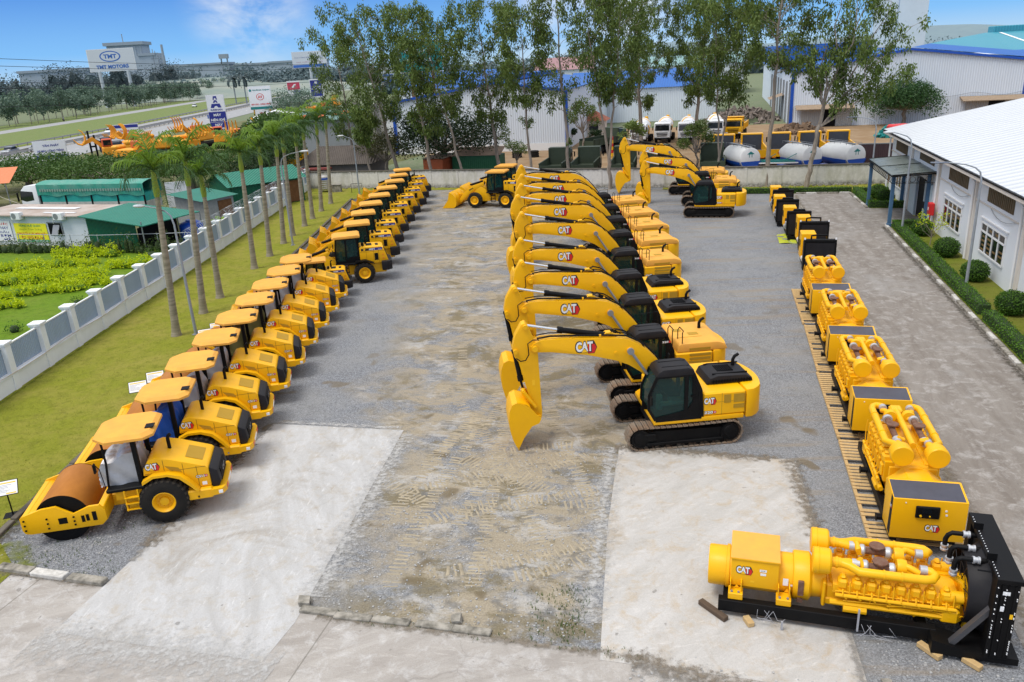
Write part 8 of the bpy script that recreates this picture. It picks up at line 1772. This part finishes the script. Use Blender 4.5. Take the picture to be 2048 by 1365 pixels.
hill('hillside', -240, 640, 150, 120, 13, HM, 1); hill('hillside', -420, 1100, 380, 200, 25, HM2, 2); hill('hillside', 1050, 1900, 700, 300, 30, HM2, 3); hill('hillside', 300, 1500, 420, 200, 26, HM2, 4)
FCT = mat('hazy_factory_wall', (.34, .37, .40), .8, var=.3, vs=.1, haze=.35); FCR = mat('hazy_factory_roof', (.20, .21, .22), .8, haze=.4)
SI = thing('grain_silo', 'hazy grey silo building with ribbed walls behind the big billboard', 'silo building', (-308, 700, 0), radians(5)); b = MB(); b.box(-14, 14, 0, 20, 0, 42)
for k in range(7): b.box(-13.5+k*4.3, -12.3+k*4.3, -.6, 0, 0, 41)
b.box(9, 26, -1, 18, 0, 33); b.box(26.1, 30, 0, 10, 0, 25)
b.build('wall', FCT, SI, 0); b = MB(); b.box(-16, 16, -2, 21, 42, 44.5); b.box(10, 24, -2, 18, 33, 35); b.build('roof_block', FCR, SI, 0); b = MB(); b.box(-2, -1.4, 5, 5.6, 44.5, 51)
for k in range(5): b.box(22+k*1.8, 22.5+k*1.8, -1, -.5, 20, 38-k*1.5)
for k in range(4): b.box(20, 31, -1, -.6, 22+4*k, 22.5+4*k)
b.build('steelwork', FCR, SI, 0)
CY = thing('chimney', 'thin hazy chimney right of the silo building', 'chimney', (-277, 700, 0)); b = MB(); b.tube([(0, 0, 0), (0, 0, 41)], [1.3, 1.0], 8); b.build('stack', FCR, CY, 40)
WTW = thing('water_tower', 'hazy water tower on the factory skyline', 'water tower', (-292, 900, 0)); b = MB(); b.box(-4.5, 4.5, -3, 3, 31.5, 36); b.build('tank', FCR, WTW, 0); b = MB()
for x in (-3.6, 2.8): b.box(x, x+.9, -1, 1, 0, 31.5)
b.build('leg', FCR, WTW, 0)
for x, y, w, z, lb in ((-322, 900, 64, 28.0, 'long hazy factory hall right of the chimney'), (-262, 905, 44, 25.5, 'hazy factory hall right of the water tower'), (-215, 900, 60, 26.0, 'hazy factory hall left of the pale billboard'), (-372, 700, 56, 26.5, 'low hazy hall at the left above the dark wood')):
    F0 = thing('factory_hall', lb, 'factory', (x, y, 0)); b = MB(); b.box(-w/2, w/2, 0, 25, 0, z-2); b.build('wall', FCT, F0, 0); b = MB(); b.box(-w/2-1, w/2+1, -1, 26, z-2, z); b.build('roof', FCR, F0, 0)
for i, (x, y, lb) in enumerate(((-128, 402, 'tall hazy palm on the slope, left of a pair'), (-123.5, 404, 'tall hazy palm on the slope, right of a pair'))):
    R0 = thing('palm_tree', lb, 'palm', (x, y, 0), 0, 'pair of palms on the far slope'); b = MB(); b.tube([(0, 0, 0), (0, 0, 12.5)], [.4, .3], 6); b.build('trunk', mat('hazy_trunk', (.2, .19, .16), .9, haze=.3), R0, 40); b = MB(); rr = random.Random(i)
    for k in range(13):
        az = k*2.4; el = 1.2-1.5*k/13; P = [Vector((0, 0, 12.4))]
        for j in range(6): el -= .32; P.append(P[-1]+Vector((cos(az)*cos(el), sin(az)*cos(el), sin(el)))*.95)
        sd = Vector((-sin(az), cos(az), 0))*.55
        for j in range(6): b.add([tuple(P[j]-sd), tuple(P[j]), tuple(P[j]+sd-Vector((0, 0, .5))), tuple(P[j+1]+sd*.7-Vector((0, 0, .5))), tuple(P[j+1]), tuple(P[j+1]-sd*.7-Vector((0, 0, .4)))], [(0, 1, 4, 5), (1, 2, 3, 4)])
    b.build('crown', LFAR2, R0, 0)
# ------------------------------------------------------------------ machines in the yard
D = radians
exs = [('low', 1.0, 1.0, 1.0, '320', 'GX'), ('high', 1.02, 1.05, 1.0, '320', ''), ('low', 1.0, 1.03, 1.0, '320', 'GX'), ('low', 1.02, 1.05, 1.0, '320', 'GX'), ('high', 1.10, 1.14, 1.02, '333', ''), ('high', 1.2, 1.18, 1.2, '336', '')]
place = [(5.87, 25.79, 4.5, 0, 'front excavator of the long row with black engine hood, nearest the camera'), (5.74, 29.66, 4.5, 1, 'second excavator from the front with a tall yellow engine deck and handrails'), (6.07, 34.05, 4.5, 2, 'third excavator from the front with a black ribbed engine hood'), (6.27, 38.25, 4.5, 3, 'fourth excavator from the front, farther one of the middle pair with black hoods'), (6.9, 42.98, 4.5, 4, 'fifth excavator from the front with louvred yellow engine deck'), (7.34, 47.76, 5, 5, 'sixth excavator from the front, first of the four largest ones'), (7.68, 52.23, 5, 5, 'seventh excavator from the front in the long row'), (7.87, 56.69, 5, 5, 'eighth excavator from the front, last but one in the long row'), (7.98, 61.84, 5, 5, 'ninth excavator, farthest of the long row'), (17.2, 64.9, -16.0, 0, 'nearest of the three excavators by the far wall, black engine hood'), (18.2, 70.2, -16.0, 1, 'middle one of the three excavators by the far wall, mostly hidden'), (18.3, 76.2, -16.0, 5, 'rearmost excavator by the far wall with the highest boom')]
made = {}
for x, y, a, k, lb in place:
    if k not in made:
        cv, kx, kz, kb, bd, sb = exs[k]; o = excavator(lb, kx, kz, kb, bd, sb, cv); made[k] = o; o.location = (x, y, 0); o.rotation_euler = (0, 0, D(a))
    else: dup(made[k], (x, y, 0), D(a), lb)
ro = None; ry = [20.85, 23.8, 26.55, 29.3, 32.0, 34.76, 37.45, 40.15, 42.85]
rl = ['soil roller with silver seat cover, nearest the camera at the front of its row', 'soil roller with a bright blue seat cover, second from the front', 'soil roller with silver cover, third from the front after the blue covered one', 'soil roller with silver cover, fourth from the front before the olive covered pair', 'soil roller with olive cover, fifth from the front', 'soil roller with olive cover, sixth from the front', 'soil roller with silver cover, seventh from the front behind the olive covered pair', 'soil roller with silver cover, eighth from the front', 'soil roller with silver cover, last of its row beside the small wheel loader']
rc = [SIL, BLUT, SIL, SIL, OLV, OLV, SIL, SIL, SIL]
for i, y in enumerate(ry):
    loc = (-12.74+(-.10 if i > 1 else 0), 21.94+y-20.85, 0)
    if i == 0: ro = roller(rl[0]); base_parts = list(ro.children); o = ro; o.location = loc; o.rotation_euler = (0, 0, D(12))
    else: o = dup(ro, loc, D(12+(-1.2, .6, -.5, .8, .2, -.6, .4, -.3)[i-1]), rl[i], skip=('seat_cover',))
    seat_cover(o, rc[i], 30+i, i % 3 != 1)
ld = loader('wheel loader facing left in mid yard, nearer one of the pair'); ld.location = (-1.5, 75.2, 0); ld.rotation_euler = (0, 0, D(-17.5)); ld['group'] = 'pair of wheel loaders at the far end of the yard'
def scaled(o, s): o.scale = (s, s, s); return o
dup(ld, (-.6, 79.0, 0), D(-17.5), 'wheel loader facing left in mid yard, farther one of the pair')
ord_ = ['first', 'second', 'third', 'fourth', 'fifth', 'sixth', 'seventh', 'eighth', 'ninth']
for i in range(9):
    s = .92; x = -11.35+(.1, .15, -.05, -.1, 0, .1, .3, .2, .1)[i]
    lb = 'wheel loader with striped hood, '+(ord_[i]+' from the front of the left loader row' if i < 8 else 'farthest of the left loader row beside the wall')
    scaled(dup(ld, (x, 49.64+4.05*i, 0), D(11+(.4, -.6, .3, 1, -.8, .5, 0, .6, -.3)[i]), lb, 'wheel loaders in the left row'), s)
scaled(dup(ld, (-12.35, 46.2, 0), D(11), 'small wheel loader squeezed between the rollers and the bigger loaders', 'wheel loaders in the left row'), .70)
# generator sets with cabinets, each on its pallet
pg = None; gl = ['generator set with control cabinet, nearest of the pallet row, behind the big engine', 'generator set with control cabinet, second of the pallet row from the camera', 'generator set with control cabinet, third of the pallet row from the camera', 'generator set with control cabinet, farthest of the pallet row']
for i, u in enumerate((19.55, 25.95, 32.40, 38.9)):
    loc = U(u, 5.70, .13); 
    if i == 0: pg = panel_genset(gl[0]); pg.location = loc; pg.rotation_euler = (0, 0, UR)
    else: dup(pg, loc, UR+D((.4, -.3, .5)[i-1]), gl[i])
    p = pallet(('nearest', 'second', 'third', 'farthest')[i]+' long wooden pallet under a cabinet generator set', i+1); p.location = U((20.0, 26.3, 32.45, 38.75)[i], 5.72, 0); p.rotation_euler = (0, 0, UR+D((0, .5, -.4, .3)[i]))
rb = radiator_genset('generator set with wide black radiator, nearest of the radiator row', True); rb.location = U(47.9, 6.15); rb.rotation_euler = (0, 0, UR)
dup(rb, U(53.1, 6.38), UR, 'generator set with wide black radiator, second of the radiator row')
rs = radiator_genset('generator set with narrow topped black radiator, third of the radiator row', False); rs.location = U(57.5, 5.85); rs.rotation_euler = (0, 0, UR)
dup(rs, U(62.2, 5.45), UR, 'generator set with narrow topped black radiator, fourth of the radiator row'); dup(rs, U(66.7, 5.45), UR, 'generator set with narrow topped black radiator, farthest before the wall')
YS = thing('lime_plastic_sheet', 'lime yellow plastic sheet spread under the third radiator set', 'plastic sheet', U(57.0, 5.8), UR); b = MB(); b.grid(lambda u, v: (-1.25+2.3*u, -.6+3*v*(1 if u < .3 else .35), .03+.04*sin(9*u+5*v)+.02*sin(22*v)), 14, 10); b.build('sheet', mat('lime_plastic', (.50, .55, .04), .4, var=.3), YS, 60)
# the big set in the right foreground
bg, er, yc = big_genset('big yellow generator set lying crosswise on timber blocks with a tall black radiator')
A = D(-18.0); bg.location = (4.62, 15.60, .06); bg.rotation_euler = (0, 0, A)
engine(er, .30, 1.36, .44, 8, 2.95, 1.62); pipework(er, 1.36, -.02, 2.55, 1.56, .31)
b = MB(); b.box(-.52, .52, .25, 3.2, .43, .62, .03); b.cyl((0, 3.15, .9), (0, 3.3, .9), .42, 20); b.tube([(.3, 3.2, .7), (.42, 3.35, .45), (.4, 3.3, .25)], .07, 10); b.tube([(.2, 2.95, 1.45), (.3, 3.15, 1.35), (.36, 3.28, 1.0)], .07, 10); b.cyl((.55, 2.75, 1.12), (.55, 3.15, 1.12), .14, 14); b.cyl((.58, 2.5, .62), (.58, 2.95, .62), .11, 12); b.cyl((-.55, 2.75, 1.12), (-.55, 3.15, 1.12), .14, 14)
for k in range(8): a0 = (.62+.05*sin(k), 2.2+.12*k, .5+.1*(k % 3)); b.tube([a0, (a0[0]+.06, a0[1]+.1, a0[2]+.15), (a0[0]-.02, a0[1]+.25, a0[2]+.05)], .014, 5)
b.build('front_gear', YEL, er, 35)
rx = 5.45
b = MB(); b.box(rx+.25, rx+.62, yc-1.28, yc+1.28, .2, 2.12, .015); b.box(rx+.16, rx+.25, yc-1.30, yc-1.0, .2, 2.15); b.box(rx+.16, rx+.25, yc+1.0, yc+1.30, .2, 2.15); b.box(rx+.16, rx+.66, yc-1.32, yc+1.32, 2.125, 2.24, .01)
for k in range(3): b.box(rx+.28+.12*k, rx+.31+.12*k, yc-1.30, yc-1.282, .25, 2.1)
rd = b.build('radiator', BLK, bg, 20)
b = MB(); rr = random.Random(3)
for k in range(60): z = .3+1.75*rr.random(); x = rx+rr.choice((.20, .36, .58)); b.cyl((x, yc-1.302, z), (x, yc-1.325, z), .011, 5)
for k in range(24): b.cyl((rx+.205, yc-1.2+2.4*k/24, 2.24), (rx+.205, yc-1.2+2.4*k/24, 2.25), .012, 5)
b.build('bolt', WHTD, rd, 0)
b = MB(); M = side(yc-1.303); rect(b, M, rx+.30, rx+.44, 1.86, 1.95, 0, .004); rect(b, M, rx+.30, rx+.37, 1.45, 1.58, 0, .004); rect(b, M, rx+.50, rx+.56, 1.28, 1.40, 1, .004); b.build('label', [WHTD, YELDC], rd, 0)
b = MB(); b.lathe((rx+.25, yc, 1.12), (-1, 0, 0), [(0, 1.0), (.18, .86), (.42, .84), (.42, .80), (.2, .80)], 40); b.box(rx+.10, rx+.14, yc-1.0, yc+1.0, .35, 2.1) if 0 else None
for k in range(9): a = 2*pi*k/9; b.cyl((rx-.17, yc+.82*cos(a), 1.12+.82*sin(a)), (rx-.17, yc+.1*cos(a), 1.12+.1*sin(a)), .012, 5)
for rr_ in (.3, .55, .8): b.tube([(rx-.17, yc+rr_*cos(2*pi*k/24), 1.12+rr_*sin(2*pi*k/24)) for k in range(25)], .008, 4)
b.build('fan_shroud', BLKT, bg, 35)
for i, (y0, z1) in enumerate(((-.35, 2.02), (.10, 2.02), (.62, 2.05))):
    b = MB(); b.tube([(rx-.42, yc+y0, 1.55), (rx-.42, yc+y0, 1.88), (rx-.38, yc+y0, 1.98), (rx-.30, yc+y0, z1), (rx+.30, yc+y0+.02, z1-.02)], .055, 12); b.build('coolant_pipe', BLK, bg, 40)
    b = MB()
    for c0, ax in (((rx-.42, yc+y0, 1.58), (0, 0, 1)), ((rx-.08, yc+y0, z1-.005), (1, 0, 0))): b.lathe(c0, ax, [(0, .05), (0, .085), (.04, .085), (.045, .068), (.10, .068), (.105, .085), (.145, .085), (.145, .05)], 18)
    b.build('pipe_clamp', mat('zinc', (.55, .56, .58), .4, .6), bg, 35)
b = MB(); b.prism([(rx-.55, .25), (rx-.42, .25), (rx+.28, 1.35), (rx+.22, 1.45)], yc-1.16, yc-1.02); b.prism([(rx-.55, .25), (rx-.42, .25), (rx+.28, 1.35), (rx+.22, 1.45)], yc+1.02, yc+1.16); pieces(b, 'stay', mat('grey_black_stay', (.06, .06, .065), .4), bg, 0)
b = MB()
for s in (-1, 1): b.box(rx+.1, rx+.3, yc+s*.6-.02, yc+s*.6+.02, 2.24, 2.40)
b.tube([(rx-.1, yc-.85, 2.10), (rx+.2, yc-.9, 2.12)], .02, 5); b.build('lifting_eye', BLK, bg, 0)
CB = thing('loose_cables', 'tangle of white wires and a grey bracket hanging on the big generator frame', 'cables', (4.62, 15.60, .06), A); b = MB(); rr = random.Random(5)
for c0 in (1.2, 3.5):
    for k in range(5): x = c0+rr.uniform(-.3, .3); b.tube([(x, yc-.90, .30), (x+rr.uniform(-.2, .2), yc-1.02, .16), (x+rr.uniform(-.35, .35), yc-1.05, .08+.1*rr.random()), (x+rr.uniform(-.4, .5), yc-1.0, .02+.2*rr.random())], .0055, 4)
b.box(3.1, 3.14, yc-.95, yc-.91, .12, .72); b.box(1.45, 1.50, yc-1.1, yc-1.06, -.03, .2); b.build('wire_bundle', mat('pale_wire', (.36, .36, .38), .5), CB, 0)
for i, (x, y, z, l, r, lb, m) in enumerate(((4.55, 15.75, .0, .85, -58, 'dark timber baulk under the left end of the big generator frame', WOODD), (5.28, 15.28, 0, .3, -80, 'short pale wood block beside the dark timber baulk', WOOD), (8.95, 14.0, 0, .55, -65, 'brown timber block under the radiator end of the big generator', WOOD), (9.65, 13.55, 0, .4, -60, 'short timber block at the nearest corner of the radiator', WOOD))):
    T0 = thing('timber_block', lb, 'timber', (x, y, z), D(r)); b = MB(); b.box(-l/2, l/2, -.08, .08, .015, .14, .012); b.build('baulk', m, T0, 0)

# ------------------------------------------------------------------ daylight, sky and camera
w = bpy.data.worlds.new('World'); S.world = w; w.use_nodes = True; nt = w.node_tree; nt.nodes.clear()
SEL, SAZ = D(64), D(-120)         # sun height, and its heading measured clockwise from +y
sky = N(nt, 'ShaderNodeTexSky', sky_type='NISHITA', sun_disc=False, sun_elevation=SEL, sun_rotation=SAZ, altitude=50, air_density=1.0, dust_density=1.2, ozone_density=2.0)
tc = nt.nodes.new('ShaderNodeTexCoord'); dv = tc.outputs['Generated']; z = sep(nt, dv)[2]
cl = noise(nt, vmul(nt, dv, (1, 1, 2.4)), 2.6, 6, .55, .3); cl2 = noise(nt, vmul(nt, dv, (1, 1, 2)), 9, 6, .6, .4)
cover = math_(nt, 'MULTIPLY', smooth(nt, z, .12, .42), ramp(nt, cl, .28, .52))
def blob(v, r0, r1):
    vv = Vector(v).normalized(); n = nt.nodes.new('ShaderNodeVectorMath'); n.operation = 'DISTANCE'; L(nt, dv, n.inputs[0]); n.inputs[1].default_value = vv; return smooth(nt, n.outputs['Value'], r1, r0)
def pdir(x, y): d = px2(x, y, 100)-Vector((0, 0, 13)); return d
puff = math_(nt, 'ADD', math_(nt, 'MULTIPLY', blob(pdir(500, 12), .015, .085), .9), blob(pdir(1190, -40), .03, .16), True)
puff = math_(nt, 'MULTIPLY', puff, ramp(nt, cl2, .36, .60))
blue = nt.nodes.new('ShaderNodeValToRGB'); L(nt, z, blue.inputs[0]); e = blue.color_ramp.elements
e[0].position = 0.0; e[0].color = (.42, .63, .84, 1); e[1].position = .085; e[1].color = (.025, .215, .68, 1); k_ = e.new(.03); k_.color = (.13, .43, .86, 1); k2 = e.new(.5); k2.color = (.05, .20, .55, 1)
base = mixc(nt, 1.0, blue.outputs[0], mixc(nt, .055, (0, 0, 0), sky.outputs[0]), 'ADD'); base = mixc(nt, .5, base, blue.outputs[0])
c = mixc(nt, cover, base, (1.24, 1.25, 1.27)); c = mixc(nt, math_(nt, 'MULTIPLY', puff, .85), c, (.86, .90, .95))
bg_ = N(nt, 'ShaderNodeBackground', i_Strength=1.0); L(nt, c, bg_.inputs[0]); ow = nt.nodes.new('ShaderNodeOutputWorld'); L(nt, bg_.outputs[0], ow.inputs[0])
sl = bpy.data.lights.new('sun', 'SUN'); sl.energy = 2.5; sl.angle = D(24); sl.color = (1, .965, .91); so = bpy.data.objects.new('sun', sl); COL.objects.link(so)
sd = Vector((sin(SAZ)*cos(SEL), cos(SAZ)*cos(SEL), sin(SEL))); so.rotation_euler = sd.to_track_quat('Z', 'Y').to_euler()
cam = bpy.data.cameras.new('camera'); co = bpy.data.objects.new('camera', cam); COL.objects.link(co); S.camera = co
cam.sensor_width = 36; cam.lens = 1564.9/2048*36; cam.clip_start = .5; cam.clip_end = 20000
co.matrix_world = Matrix.Translation((0, 0, 13)) @ Matrix.Rotation(D(90-19.689), 4, 'X') @ Matrix.Rotation(D(-3.2337), 4, 'Z')
S.view_settings.view_transform = 'Standard'; S.view_settings.look = 'None'; S.view_settings.exposure = 0
S.render.engine = 'CYCLES'; S.cycles.max_bounces = 6; S.cycles.transparent_max_bounces = 12
